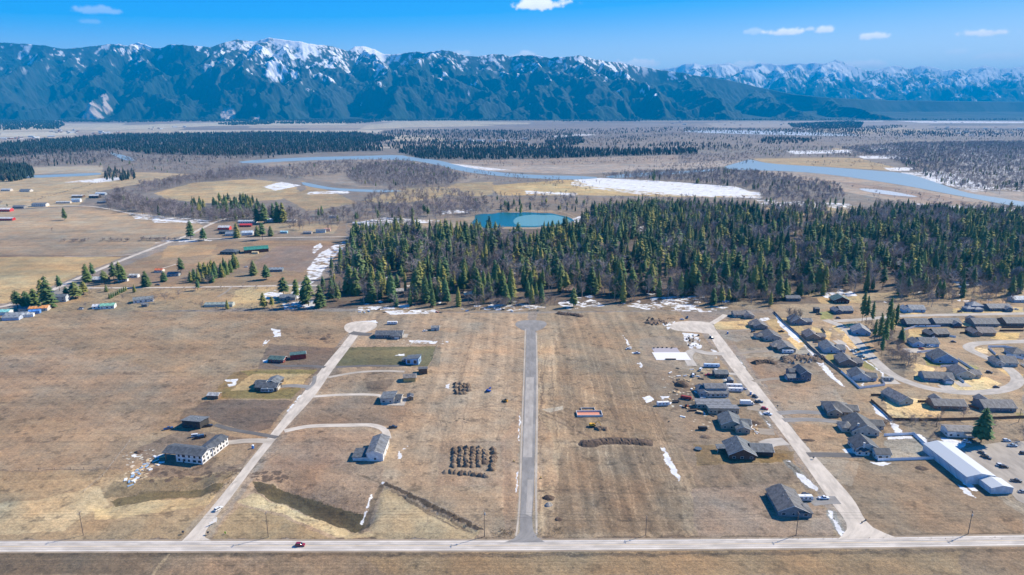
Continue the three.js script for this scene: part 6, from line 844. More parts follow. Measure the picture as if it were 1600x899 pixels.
// ------------------------------------------------------------------ fences
const VINYL = mat('#e6e8ea', .5), GREYFENCE = mat('#7e7a77', .85), BROWNFENCE = mat('#6b513f', .9);
fence('1209,488 1225,505 1246,523 1268,545 1290,564 1314,582', 1.9, GREYFENCE, 'long grey board fence behind the right row of new houses', GREYFENCE, 5.5);
fence('1314,582 1330,596 1343,608 1383,603 1376,592', 1.9, VINYL, 'white vinyl fence round the corner yard of the pale house', VINYL, 4.8);
fence('1372,721 1469,718 1428,680 1381,682', 1.9, VINYL, 'white vinyl fence round the bare yard of the white house', VINYL, 4.8); fence('1372,721 1360,704', 1.9, VINYL, 'short white vinyl fence run beside the black-roofed white house', VINYL, 4.8);
fence('1361,627 1378,642 1394,657', 1.9, BROWNFENCE, 'brown board fence with snow in its shadow', BROWNFENCE, 5); fence('1394,657 1440,658 1500,657 1560,655 1640,652', 1.9, BROWNFENCE, 'long brown board fence behind the bend of the street', BROWNFENCE, 5); fence('1361,619 1382,619 1380,627', 1.7, BROWNFENCE, 'short brown fence by the taupe-roofed house', BROWNFENCE); fence('1434,629 1448,629', 1.7, BROWNFENCE, 'short brown fence between two gardens', BROWNFENCE); fence('1515,636 1530,641', 1.7, BROWNFENCE, 'brown fence piece beside the brown house', BROWNFENCE);
fence('1412,517 1432,511 1470,511', 1.8, VINYL, 'white fence behind the dark slate house', VINYL); fence('1452,532 1470,524 1494,528', 1.8, VINYL, 'white fence looping round the dark house'); fence('1433,552 1458,549', 1.8, VINYL, 'white fence below the pale blue house'); fence('1497,563 1532,586', 1.8, VINYL, 'white fence between the blue and the beige house'); fence('1470,574 1492,573', 1.8, VINYL, 'short white fence behind the beige house'); fence('1480,580 1507,599', 1.8, VINYL, 'white fence between low house and beige house'); fence('1544,543 1570,543 1590,547', 1.8, VINYL, 'white fence beside the golden island lawn'); fence('1545,545 1556,555', 1.8, VINYL, 'white fence left of the beige house at the loop'); fence('1572,556 1600,562', 1.8, VINYL, 'white fence behind the dark-roofed beige house'); fence('1595,570 1612,580', 1.8, VINYL, 'white fence at the right edge of the loop');
fence('1490,513 1520,513', 1.8, BROWNFENCE, 'brown fence right of the gabled slate house', BROWNFENCE); fence('1565,513 1600,513', 1.8, BROWNFENCE, 'brown fence below the far cross-street house', BROWNFENCE); fence('1500,522 1522,520', 1.8, BROWNFENCE, 'brown fence left of the brown-roofed house', BROWNFENCE); fence('1562,518 1600,518', 1.8, BROWNFENCE, 'brown fence right of the brown-roofed house', BROWNFENCE);
fence('1284,514 1290,522', 1.7, GREYFENCE, 'short grey fence in front of the birch house'); fence('1270,536 1290,536', 1.6, GREYFENCE, 'low grey fence below the brown-roofed tan house');
wireFence('672,574 683,541', 1.4, 'pale post fence at the end of the green lawn', 4, '#c9b58c'); wireFence('0,737 60,735 110,734 172,733', 1.5, 'old wire fence across the lower left field', 9); wireFence('205,688 160,745 130,770', 1.4, 'wire fence along the left field edge', 9); wireFence('752,829 700,803 640,775 600,756', 1.3, 'wire fence on the dark earth bank', 8); wireFence('532,543 682,541', 1.1, 'low fence behind the green lawn', 8);
// ------------------------------------------------------------------ utility poles
pole(130, 837, 13.5, 'wooden utility pole at the far left of the main road'); pole(419, 840, 14.5, 'wooden utility pole beside the main road right of the left street'); pole(757, 839, 15.5, 'tall utility pole left of the grey middle street', 1); pole(1009, 837, 11, 'short utility pole right of the grey middle street'); pole(1244, 837, 13.5, 'utility pole before the nearest grey house'); pole(1513, 835, 13.5, 'utility pole with transformer at the right of the main road', 1); pole(1463, 668, 10, 'light wooden pole in the yard left of the white house'); pole(1592, 660, 10, 'utility pole in the yard behind the brown fence'); pole(1455, 566, 8, 'thin pole beside the blue house');
for (const [dy, dz, l] of [[-.3, -1.1, 'far'], [-.3, 1.1, 'near'], [-2.8, 0, 'low']]) { // the wires, sagging from pole to pole
  const tops = [[-260, 837, 14], [130, 837, 13.5], [419, 840, 14.5], [757, 839, 15.5], [1009, 837, 11], [1244, 837, 13.5], [1513, 835, 13.5], [1900, 832, 13.5]].map(([px, py, h]) => { const [x, z] = gp(px, py); return [x, h + dy, z + dz]; }), mb = new MB();
  for (let i = 0; i + 1 < tops.length; i++) for (let k = 0; k < 8; k++) { const P = (t) => [0, 1, 2].map((q) => tops[i][q] + (tops[i + 1][q] - tops[i][q]) * t - (q === 1 ? 4.8 * t * (1 - t) : 0)); mb.bar(P(k / 8), P((k + 1) / 8), .03, .03, 3); }
  const o = shade(new THREE.Mesh(mb.geo(), mat('#3b3a39', .6))); o.name = numbered('power_line'); scene.add(o); tag(o, `thin ${l} wire sagging between the utility poles along the main road`, 'power line');
}
// ------------------------------------------------------------------ vehicles
car('suv', '#8d1f2b', 469, 853.5, 0, 'dark red car driving on the main road'); car('suv', '#e4e4e2', 341, 797, 62, 'white car driving down the left street');
car('pickup', '#1e2023', 325, 667, 20, 'black pickup parked beside the black shed-roofed house'); car('pickup', '#2c3238', 614, 669, 4, 'dark pickup parked above the white gabled house'); car('sedan', '#e2e3e3', 664, 518, 30, 'white car beside the small grey field shed'); car('suv', '#3f5e86', 597, 690, 70, 'blue car half hidden behind the white gabled house');
camper(418, 613, 0, 10, 'dark grey camper trailer in front of the T-shaped house', '#6a7680', '#a8b2ba'); camper(613, 507, 3, 10, 'white camper trailer behind the turning circle house');
trailer(312, 685, 25, 8, '#2a2d30', 'dark flat trailer with a blue load beside the construction house', Object.assign(new MB().box(-1.4, 2.6, .8, 2.4, -.9, .9).geo(), { userData: { hex: '#3f617f' } }), .5); car('pickup', '#2c4a78', 263, 671, 30, 'blue pickup left of the black house');
car('van', '#d8dadb', 306, 683, 15, 'pale van top beside the dark flat trailer');
car('pickup', '#c8cdd2', 995, 553, 0, 'silver pickup in the field left of the white slab'); camper(1036, 634, 4, 9, 'white camper trailer alone at the edge of the mown field'); car('sedan', '#d9dbdc', 982, 546, 10, 'white car at the track left of the silver pickup');
boxTruck(1167, 633, -3, 'long white box truck parked on the gravel yard'); car('suv', '#3c4650', 1180, 621, -60, 'dark grey car in the row beside the blue bin'); car('pickup', '#4a5560', 1186, 629, -20, 'slate pickup beside the white box truck'); car('suv', '#b02733', 1195, 640, -30, 'bright red car parked at the street edge'); car('pickup', '#dfe3e6', 1200, 648, -30, 'white pickup behind the bright red car');
camper(1147, 606, -4, 12, 'long white camper behind the two-storey pale house'); camper(1149, 612, -4, 11, 'second white camper in front of the long one'); car('sedan', '#8c92a8', 1162, 609, 0, 'lilac grey car right of the white campers'); camper(1112, 574, -3, 13, 'long pale blue trailer behind the small dark house', '#bcd0e0', '#7d95ab'); car('van', '#dfe2e4', 1095, 579, 60, 'white van among the trailers'); car('van', '#e4e5e5', 1083, 588, 80, 'white truck cab at the edge of the building yard'); car('pickup', '#c04550', 1107, 587, 10, 'red pickup beside the small dark house');
trailer(1072, 624, -25, 8, '#9c2f31', 'red cargo trailer in the muddy yard', Object.assign(new MB().box(-3.6, 3.6, .8, 2.5, -.95, .95).geo(), { userData: { hex: '#8f2a2d' } }), 1.4); skidSteer(1072, 637, 180, '#c9602a', 'orange tractor loader in the muddy yard', 'tractor'); trailer(1083, 642, 8, 8, '#2b2c2e', 'black flat trailer behind the long low tan house', null, .3); trailer(1056, 629, 0, 5, '#5a5a58', 'small grey trailer left of the red cargo trailer', null, .5); trailer(1098, 672, -4, 6, '#23252a', 'dark box trailer standing alone behind the tan house', Object.assign(new MB().box(-2.7, 2.7, .8, 2.4, -.95, .95).geo(), { userData: { hex: '#2a2d33' } }), 1.2); solo('trampoline', new MB().bar([0, .85, 0], [0, .95, 0], 2.3, 2.3, 20).bar([2, 0, 0], [2, .9, 0], .06).bar([-2, 0, 0], [-2, .9, 0], .06).bar([0, 0, 2], [0, .9, 2], .06).bar([0, 0, -2], [0, .9, -2], .06).geo(), mat('#3d5266', .7), 1091, 703, 0, 'round dark blue trampoline left of the brown house', 'trampoline');
trailer(1093, 646, -30, 5, '#8f8a84', 'tan loaded trailer beside the black flat trailer', Object.assign(new MB().box(-2, 2, .8, 1.5, -.8, .8).geo(), { userData: { hex: '#c6b08c' } }), .3); car('sedan', '#8c2530', 1131, 619, 5, 'red car right in front of the two-storey pale house');
camper(1258, 782, 0, 8, 'white and dark camper trailer on the drive of the nearest house', '#dfe0de', '#4b4d50'); car('pickup', '#e6e8ea', 1287, 780, 0, 'white pickup in front of the camper trailer'); car('suv', '#25282c', 1259, 775, 10, 'black car half hidden beside the camper trailer'); camper(1231, 552, -3, 10, 'white camper parked before the brown-grey house'); camper(1386, 595, -4, 9, 'grey camper beside the white corner fence', '#9a9b96', '#77786f');
for (const [k, c, x, y, h, l] of [['suv', '#c4ccd2', 1511, 692, -35, 'silver car under the carport of the white house'], ['suv', '#ccd3d9', 1573, 690, -5, 'silver car at the upper edge of the gravel yard'], ['pickup', '#8fa4b5', 1582, 698, -5, 'pale blue pickup in the gravel yard'], ['suv', '#23272c', 1600, 710, -5, 'black car at the right picture edge'], ['pickup', '#2d3136', 1541, 716, -50, 'dark pickup behind the white metal building'], ['sedan', '#5a5d61', 1535, 709, -50, 'grey car behind the white metal building'], ['suv', '#1f2226', 1569, 731, -8, 'black car alone in the gravel yard'], ['pickup', '#3a4148', 1588, 753, -10, 'dark pickup near the annex of the metal building'], ['suv', '#d9dcde', 1564, 729, -20, 'white car beside the black car in the yard'], ['sedan', '#7d8690', 1598, 770, 0, 'grey car at the lower yard corner'],
  ['suv', '#a9c3cf', 1334, 550, -30, 'pale blue car parked on the subdivision street'], ['pickup', '#5f8f9c', 1346, 558, -30, 'teal pickup on the subdivision street'], ['sedan', '#e1e3e5', 1309, 552, 0, 'white car behind the pale grey house'], ['pickup', '#20242a', 1221, 519, 0, 'black pickup behind the dark gabled house'], ['suv', '#2b3440', 1177, 519, 30, 'dark car before the beige house with wide gable'], ['suv', '#24384f', 1112, 529, -55, 'dark blue car at the side of the right street'], ['pickup', '#2b5577', 1074, 497, 70, 'blue truck beyond the right turning circle'], ['sedan', '#c3c9d0', 1066, 500, 0, 'white car left of the blue truck'], ['suv', '#233040', 1310, 498, 0, 'dark blue car before the slate blue house'], ['pickup', '#3a4450', 1280, 492, 0, 'dark pickup beside the tall blue shed'], ['suv', '#dfe2e4', 1472, 507, -40, 'white car left of the gabled slate house'], ['sedan', '#cdd2d6', 1460, 500, -30, 'white car on the cross street'], ['suv', '#3f4c5c', 1500, 488, 0, 'slate car before the two-storey house'], ['pickup', '#7f93a6', 1508, 484, -30, 'pale blue pickup left of the two-storey house'], ['sedan', '#23282d', 1490, 535, -20, 'black car on the drive near the loop'], ['pickup', '#d5d9dc', 1452, 543, 0, 'white pickup before the pale blue house'], ['sedan', '#8c3038', 1440, 546, 0, 'dark red car before the pale blue house'], ['suv', '#2e343a', 1551, 484, 0, 'dark car between two wood-edge houses'], ['sedan', '#dee1e2', 1588, 484, 0, 'white car right of the long blue house'], ['suv', '#1f2328', 1546, 583, -30, 'black car on the street bend'], ['sedan', '#2a2e33', 1557, 606, 0, 'black car at the kerb of the looping street'],
  ['sedan', '#d5d7d8', 384, 418, 20, 'white car on the lane beside the firs'], ['pickup', '#46525c', 246, 446, 0, 'dark pickup at the lane by the farm trees'], ['sedan', '#cfd2d4', 126, 484, 10, 'pale car left of the green-roofed shop'], ['suv', '#33404c', 127, 483, 0, 'dark van at the field edge of the farm']]) car(k, c, x, y, h, l);
// ------------------------------------------------------------------ machines and building sites
excavator(926, 667, -14, 'yellow excavator digging below the new foundation'); skidSteer(790, 628, 150, '#d29a3c', 'orange skid steer standing in the bare field');
{ const [x, z] = gp(763, 612), H = thing('lift_machine', 'blue telescopic lift parked in the bare field', 'lift', x, z, -.5), b = mat('#24479b', .5); part('chassis', bevelled([[-1.8, .4], [1.8, .4], [1.8, 1.1], [-1.8, 1.2]], 1.9), b, H); part('boom', new MB().bar([-1.4, 1.2, 0], [1.2, 3.3, 0], .2, .18, 4).geo(), b, H); part('basket', new MB().box(1.1, 2.1, 2.7, 3.7, -.7, .7).geo(), b, H); wheels(H, [-1.2, 1.2], .95, 1.2); }
{ const [x, z] = gp(922, 652), H = thing('house_foundation', 'new concrete foundation with pink insulation floor', 'foundation', x, z, .02), c = mat('#c9c5bf', .9); part('wall', new MB().box(-9, 9, -.2, 1.5, -.35, 0).geo(), c, H); part('wall', new MB().box(-9, 9, -.2, 1.5, -8, -7.65).geo(), c, H); part('wall', new MB().box(-9, -8.65, -.2, 1.5, -7.65, -.35).geo(), c, H); part('wall', new MB().box(8.65, 9, -.2, 1.5, -7.65, -.35).geo(), c, H); part('floor', new MB().box(-8.65, 8.65, -.2, .25, -7.65, -.35).geo(), mat('#cf8b74', .9), H); part('form', new MB().box(-5, -4.6, -.2, 1, -14, -8).box(4.6, 5, -.2, 1, -14, -8).box(-4.6, 4.6, -.2, 1, -14, -13.6).geo(), mat('#b8b3ac', .9), H); part('form', new MB().box(-6, -5.1, -.1, .2, -15, -8).geo(), WOOD, H); }
{ const [x, z] = gp(1053, 563), H = thing('concrete_slab', 'wide white concrete slab poured for a building', 'slab', x, z, 0); part('slab', new MB().box(-15, 15, -.1, .16, -19, 0).geo(), mat('#dcdad6', .8), H); part('gravel_pad', new MB().box(-13, 10, -.1, .06, -31, -19.1).geo(), mat('#a59fa6', .95), H); part('formwork', new MB().box(-7, 2, .16, 1.0, -1.6, -.4).geo(), mat('#6b5340', .9), H); for (const [a, b] of [[-12, -30], [-8, -31], [-4, -31], [0, -31], [4, -30]]) part('block', new MB().box(a, a + 1.4, .06, .9, b, b + .8).geo(), DARKTRIM, H); }
berm('905,691 920,694 945,690 970,690 1000,691 1021,693', 8.5, 1.8, DARKSOIL, 'long dark ridge of dug soil across the mown field'); berm('932,672 940,670 950,672', 5, 1.6, SOIL, 'short bank of soil beside the excavator'); berm('870,489 880,491 893,492 905,494 912,495', 8, 2, DARKSOIL, 'dark bank of soil behind the right field'); berm('1010,506 1020,503 1030,502 1044,504', 10, 1.4, SOIL, 'broken pile of turf and soil left of the right turning circle');
berm('1176,569 1188,566 1200,566 1215,569', 7, 2, DARKSOIL, 'dark ridge of soil above the blue gabled house'); berm('1222,566 1245,558 1262,560 1288,566', 10, 2.2, SOIL, 'bank of stones and soil along the long fence');
mound(940, 670, 6, 5, 1.7, SOIL, 'brown soil pile at the excavator bucket'); mound(857, 779, 7, 6, 1.5, DARKSOIL, 'dark soil pile right of the grey street'); mound(857, 790, 5, 4, 1.6, GREYSTONE, 'pale gravel pile right of the grey street', 'gravel_pile', 'gravel pile'); mound(1065, 602, 13, 11, 3.2, DARKSOIL, 'large dark soil heap behind the two-storey pale house'); mound(1103, 683, 9, 6, 1.4, SOIL, 'low brown soil heap behind the tan cross-gabled house'); mound(1440, 732, 8, 6, 1, DARKSOIL, 'dark low mound in front of the white-fenced yard'); mound(1180, 661, 8, 7, 1.2, DARKSOIL, 'dark soil heap beside the tan cross-gabled drive'); mound(1263, 688, 9, 4, .8, DARKSOIL, 'dark strip of soil on the bare lot'); mound(1380, 660, 6, 5, 1.2, DARKSOIL, 'dark heap right of the large cream house'); mound(216, 707, 6, 5, 1.2, DARKSOIL, 'dark soil heap among the debris left of the white house'); mound(506, 530, 9, 7, 1.4, DARKSOIL, 'scatter of dark soil left of the left street'); mound(1158, 508, 9, 4, .5, SOIL, 'low grey patch of soil on the golden lawn', 'dirt_pile', 'dirt pile'); mound(1010, 583, 3, 3, .5, DARKSOIL, 'tiny dark heap in the mown field');
{ // truckloads of topsoil tipped in rows
  const protos = [0, 1, 2, 3, 4, 5, 6].map(() => moundGeo(rr(4.6, 5.6), rr(4.6, 5.6), rr(1.6, 2.3), .34)), tones = ['#94806a', '#84705c', '#766352', '#8c7862'].map(soilMat);
  const tip = (px, py, label, group, sx = 1) => { const o = solo('soil_load', pick(protos), pick(tones), px + rr(-.9, .9), py + rr(-.7, .7), rr(0, 6), label, 'dirt pile', group); o.scale.set(sx * rr(.85, 1.15), rr(.8, 1.2), rr(.85, 1.15)); };
  for (let c = 0; c < 6; c++) for (let k = 0; k < 7; k++) { if (rnd() < .06) continue; tip(709.5 + c * 9.6 + k * .0 - (6 - k) * -.1, 701 + k * 4.6, 'brown truckload of soil in the big block of tipped rows', 'soil loads tipped in the big block'); }
  for (let k = 0; k < 9; k++) tip(697 + k * 7.6, 737.5 + k * .7 + (k > 5 ? 1.5 : 0), 'soil load in the front row of the big block', 'soil loads in the front row of the big block', 1.1);
  for (let k = 0; k < 6; k++) tip(769 + rr(-3, 3) + k * .3, 702 + k * 6.5, 'loose soil load along the ragged right side of the big block', 'soil loads along the ragged side', 1.1);
  for (let c = 0; c < 4; c++) for (let k = 0; k < 4; k++) { if (c === 3 && k === 3) continue; tip(712.5 + c * 6.6, 601 + k * 4.6, 'soil load in the small far block of tipped rows', 'soil loads tipped in the small far block'); }
  const frag = moundGeo(2.2, 1.6, .9, .7); for (let i = 0; i < 26; i++) { const o = solo('turf_clod', frag, pick([DARKSOIL, SOIL]), rr(1011, 1046), rr(497, 508), rr(0, 6), 'broken clod of turf left of the right turning circle', 'clod', 'turf clods by the right turning circle'); o.scale.setScalar(rr(.8, 2)); }
  const rock = moundGeo(2.4, 2, 1.2, .7); for (let i = 0; i < 44; i++) { const o = solo('rock', rock, pick([GREYSTONE, SOIL, DARKSOIL]), rr(1222, 1288), rr(555, 569), rr(0, 6), 'grey-brown boulder in the stony bank along the long fence', 'rock', 'boulders along the long fence'); o.scale.setScalar(rr(.6, 1.7)); }
  for (let i = 0; i < 26; i++) { const o = solo('rock', rock, pick([GREYSTONE, DARKSOIL]), rr(1072, 1094), rr(524, 543), rr(0, 6), 'grey rock in the snowy patch below the turning circle', 'rock', 'rocks in the snowy patch'); o.scale.setScalar(rr(.4, 1)); }
  const plank = new MB().box(-1.6, 1.6, 0, .3, -.5, .5).geo(); const WHITEM = mat('#dfe1e2', .7), TAN = mat('#c4a982', .8), BLUEM = mat('#8da9c4', .6);
  for (let i = 0; i < 40; i++) { const t = rnd(), o = solo('building_scrap', plank, pick([WHITEM, WHITEM, TAN, BLUEM]), 200 + t * 52 + rr(-6, 6), 748 - t * 34 + rr(-9, 9), rr(0, 6), 'scrap board scattered left of the construction house', 'board', 'scrap boards left of the construction house'); o.scale.set(rr(.5, 1.3), 1, rr(.5, 1.8)); }
  for (let i = 0; i < 40; i++) { const o = solo('building_scrap', plank, pick([WHITEM, TAN, TAN, DARKTRIM]), rr(1044, 1112), rr(574, 660), rr(0, 6), 'scrap board lying in the muddy building yard', 'board', 'scrap boards in the muddy yard'); o.scale.set(rr(.5, 1.5), rr(1, 3), rr(.5, 1.6)); }
  for (let i = 0; i < 12; i++) { const o = solo('building_scrap', plank, pick([TAN, WHITEM]), rr(1166, 1185), rr(664, 680), rr(0, 6), 'scrap board beside the tan cross-gabled house', 'board', 'scrap boards beside the tan house'); o.scale.set(rr(.5, 1.2), 1, rr(.5, 1.2)); }
  for (let i = 0; i < 16; i++) { const o = solo('junk_item', plank, pick([WHITEM, BLUEM, mat('#a14a3c', .7), DARKTRIM, TAN]), rr(560, 800), rr(482, 490), rr(0, 6), 'odd object lying along the front of the wood', 'junk', 'odd objects along the wood front'); o.scale.set(rr(.6, 1.4), rr(1, 4), rr(.6, 1.4)); }
}
toilet(395, 701, 'blue portable toilet beside the left street'); toilet(1173, 617, 'blue portable toilet near the parked cars', '#2e5f9c'); toilet(1137, 522, 'blue portable toilet on the bare lot near the golden lawn', '#3d5f9a'); shed(1142, 600, 4, 5, 3, -5, '#5d6670', '#7c858c', 'small slate shed behind the white campers', 'z');
mailbox(286, 835, 'dark mailbox stand left of the left street corner'); mailbox(325, 836, 'dark mailbox stand right of the left street corner'); sign(333, 820, 4, 2.2, '#eceae6', 'white sale sign board beside the left street', .9); sign(336, 815, 2.4, 2, '#e9e7e2', 'smaller white sign board behind the sale sign', .9); sign(352, 835, .9, 1.6, '#c6d83c', 'small yellow-green marker sign near the left corner'); 
for (const [x, y, l] of [[803, 722, 'yellow hydrant left of the grey street'], [845, 748, 'yellow hydrant right of the grey street']]) { const [wx, wz] = gp(x, y), H = thing('fire_hydrant', l, 'hydrant', wx, wz), y2 = mat('#e3b21f', .4); part('barrel', new MB().bar([0, -.1, 0], [0, 1.0, 0], .22, .2, 10).bar([-.4, .7, 0], [.4, .7, 0], .12, .12, 8).geo(), y2, H); part('bonnet', new MB().bar([0, 1, 0], [0, 1.3, 0], .22, .06, 10).geo(), y2, H); part('base', new MB().box(-.7, .7, -.05, .12, -.5, .5).geo(), mat('#55575a', .8), H); }
mound(873, 812, 4.5, 3.5, 1.1, DARKSOIL, 'dark pile of roots right of the grey street near the main road'); solo('road_barrier', new MB().box(-2.2, 2.2, .5, .8, -.1, .1).box(-2, -1.8, 0, 1, -.3, .3).box(1.8, 2, 0, 1, -.3, .3).geo(), mat('#4a4a4a', .7), 1350, 816, .6, 'low dark barrier at the right street corner', 'barrier'); mailbox(1271, 718, 'dark mailbox stand at the tar drive'); mailbox(1215, 637, 'dark mailbox stand at the right street');
// ------------------------------------------------------------------ single trees and shrubs
const fir = (px, py, h, label, group, wide = 1.15) => plant(pick(h < 12 ? FIR_PROTOS : ROUGH_PROTOS), 'conifer_tree', ...gp(px, py), h, label, 'conifer tree', group, wide), bare = (px, py, h, label, group, wide = 1) => plant(pick(BARE_PROTOS), 'bare_tree', ...gp(px, py), h, label, 'bare tree', group, wide), shrub = (px, py, h, label, group, wide = 1.9) => plant(pick(BARE_PROTOS), 'shrub', ...gp(px, py), h, label, 'shrub', group, wide);
fir(1533, 692, 25, 'big lone pine between the white house and the metal building', undefined, 1.25); fir(101, 344, 25, 'lone pine in the middle of the pale field', undefined, 1.1); fir(298, 374, 32, 'tall pine at the corner of two farm roads', undefined, 1.2); fir(318, 376, 22, 'bushy pine right of the tall corner pine', undefined, 1.5); fir(396, 430, 20, 'left one of two lone pines below the green barn', undefined, 1.4); fir(416, 437, 20, 'right one of two lone pines below the green barn', undefined, 1.5);
for (const [x, y, h, w, l] of [[136, 441, 24, 1.3, 'dark pine left of the white-roofed hedge building'], [145, 436, 22, 1.1, 'thin pine beside the dark pine at the farm road'], [163, 444, 18, 1.7, 'broad fir right of the white-roofed hedge building'], [178, 440, 25, 1.3, 'tall dark fir in the farm yard cluster'], [187, 437, 24, 1.3, 'tall dark fir behind the farm yard cluster'], [192, 441, 22, 1.4, 'right fir of the farm yard cluster'], [76, 481, 36, 1.2, 'largest pine of the lower left farm'], [67, 474, 28, 1.2, 'dark pine left of the largest farm pine'], [93, 455, 20, 1.2, 'pine behind the two-storey farm house'], [28, 484, 22, 1.8, 'broad olive pine at the farm road edge'], [42, 482, 20, 1.6, 'dark round fir left of the orange roof'], [54, 478, 20, 1.7, 'bushy fir behind the orange roof'], [118, 466, 20, 2, 'broad olive pine right of the two-storey farm house'], [131, 460, 16, 1.8, 'low broad fir at the pale lane'], [104, 466, 14, 1.5, 'bluish spruce beside the two-storey farm house'], [166, 456, 9, 1.3, 'small fir on the farm lawn'], [228, 448, 20, 1.5, 'olive pine at the straight lane'], [256, 440, 14, 1.6, 'olive fir left of the grey farm house'], [283, 430, 24, 1.3, 'dark pine at the head of the fir row'], [210, 457, 10, 1.5, 'small dark fir by the hedge row'], [309, 454, 14, 1.4, 'small fir at the front of the straight lane'], [370, 372, 26, 1.2, 'pine behind the red-roofed house'], [410, 375, 30, 1.3, 'pine right of the blue-shaded white house'], [402, 369, 18, 1.6, 'dark round fir left of the lane pine'], [423, 369, 18, 1.5, 'dark round fir right of the lane pine'], [413, 350, 40, 1.2, 'tall dark pine in the farm group'], [402, 350, 38, 1.1, 'left tall dark pine of the farm group'], [434, 347, 40, 1.2, 'right tall dark pine of the farm group'], [442, 347, 38, 1.2, 'rightmost tall dark pine of the farm group'], [427, 344, 34, 1, 'slim pine within the farm group'], [443, 464, 24, 1.7, 'round green pine before the snow bank'], [412, 482, 18, 1.3, 'small pine by the snow at the field edge'], [425, 481, 13, 1.5, 'low olive fir left of the snow-side house'], [463, 470, 26, 1.2, 'thin pine right of the snow-side house'], [482, 478, 36, 1.25, 'tall pine at the left corner of the wood'], [476, 474, 26, 1.2, 'pine close beside the tall corner pine'], [500, 480, 26, 1.3, 'pine in front of the left wood corner'], [355, 483, 11, 1.2, 'small pine at the right end of the greenhouse']]) fir(x, y, h, l, undefined, w);
for (let i = 0, P = G('286,449 318,447 345,438 374,421 368,412 340,420 312,432 292,440'); i < 30;) { const x = rr(-560, -330), z = rr(-1150, -700); if (!inside(x, z, P)) { continue; } i++; plant(pick(FIR_PROTOS), 'conifer_tree', x, z, rr(13, 21), 'fir in the dense planted row beside the straight lane', 'conifer tree', 'firs of the planted row', 1.25); }
for (let i = 0; i < 9; i++) fir(171 + i * 3.2, 467 - i * 1.6, 6.5, 'small dark conifer of the hedge line behind the white shop', 'hedge conifers behind the shop', 1.2);
for (const [x, y, h] of [[1381, 545, 34], [1373, 540, 32], [1391, 528, 30], [1366, 533, 22], [1347, 504, 34], [1353, 506, 30], [1377, 557, 22], [1398, 520, 30], [1388, 512, 32], [1362, 508, 26]]) plant(pick(ROUGH_PROTOS.slice(10)), 'conifer_tree', ...gp(x, y), h, 'tall slender pine in the strip between the two streets', 'conifer tree', 'tall pines between the streets', .66); fir(1408, 534, 15, 'small dark conifer left of the pale blue house');
for (let i = 0; i < 30; i++) { const t = rnd(), x = 1362 + t * 62 + rr(-8, 14), y = 515 + t * 66 + rr(-12, 10); bare(x, y, rr(6, 13), 'leafless tree in the wild strip between the two streets', 'leafless trees between the streets', 1.2); }
for (let i = 0; i < 10; i++) bare(1228 + rr(0, 22), rr(496, 512), rr(9, 14), 'pale birch before the grey house behind the long fence', 'birches before the grey house', .8);
for (let i = 0; i < 22; i++) bare(1400 + rr(0, 190), rr(464, 482), rr(11, 20), 'leafless tree at the wood edge behind the subdivision', 'leafless trees behind the subdivision', 1.1);
for (let i = 0; i < 26; i++) bare(740 + rr(0, 130), rr(474, 484), rr(9, 17), 'leafless tree on the front edge of the wood behind the fields', 'leafless trees on the field edge', .9);
for (const [x, y, h, l] of [[1423, 661, 8, 'spreading bare tree left on the brown fence'], [1430, 664, 7, 'bare tree beside the spreading one at the fence'], [1470, 655, 9, 'bare tree behind the brown fence middle'], [1505, 655, 10, 'bare tree before the brown house'], [1540, 657, 10, 'bare tree before the long grey house'], [1552, 672, 9, 'grey bush tree right of the big lone pine'], [1462, 690, 6, 'bare shrub tree by the white-fenced yard'], [1465, 703, 5, 'low bare shrub tree at the fence corner'], [1600, 688, 12, 'dark bare tree at the right picture edge'], [258, 473, 14, 'bare tree right of the long white farm house'], [241, 474, 12, 'bare tree close to the long white farm house'], [279, 465, 11, 'bare tree left of the lane firs'], [325, 447, 17, 'round grey bare tree before the row of firs'], [316, 484, 10, 'bare tree left of the greenhouse'], [140, 463, 8, 'bare fruit tree on the farm lawn'], [133, 482, 9, 'reddish bare tree left of the green-roofed shop'], [192, 470, 9, 'bare tree behind the hedge line'], [81, 362, 8, 'lone pale bare tree in the pale field']]) bare(x, y, h, l, undefined, 1.1);
for (let i = 0; i < 18; i++) bare(450 + rr(0, 90), rr(345, 366), rr(12, 20), 'pale bare cottonwood by the farm lane', 'cottonwoods by the farm lane', .9);
for (let i = 0; i < 26; i++) shrub(1385 + rr(0, 90), 652 + rr(0, 14), rr(2, 4), 'grey shrub along the brown fence', 'shrubs along the brown fence'); for (let i = 0; i < 20; i++) shrub(1455 + rr(0, 18), rr(664, 706), rr(1.5, 3), 'shrub beside the white-fenced yard', 'shrubs beside the white-fenced yard');
for (const [a, b, y, n, g] of [[95, 145, 378, 18, 'thin hedge in the pale field'], [157, 202, 377, 20, 'middle hedge in the pale field'], [219, 280, 376, 40, 'dark hedge at the farm road']]) for (let i = 0; i < n; i++) shrub(rr(a, b), y + rr(-1, 1), rr(4, 7), 'grey shrub of the ' + g, 'shrubs of the ' + g, 1.6);
for (let i = 0; i < 50; i++) shrub(rr(140, 470), rr(449, 456) + (rnd() < .3 ? 26 : 0), rr(1.5, 4), 'brown shrub along the straight lane', 'shrubs along the straight lane'); for (let i = 0; i < 46; i++) { const x = rr(330, 480); shrub(x, 484 + rr(-3, 2), rr(1.5, 3.5), 'brown shrub on the upper edge of the left field', 'shrubs on the field edge'); }
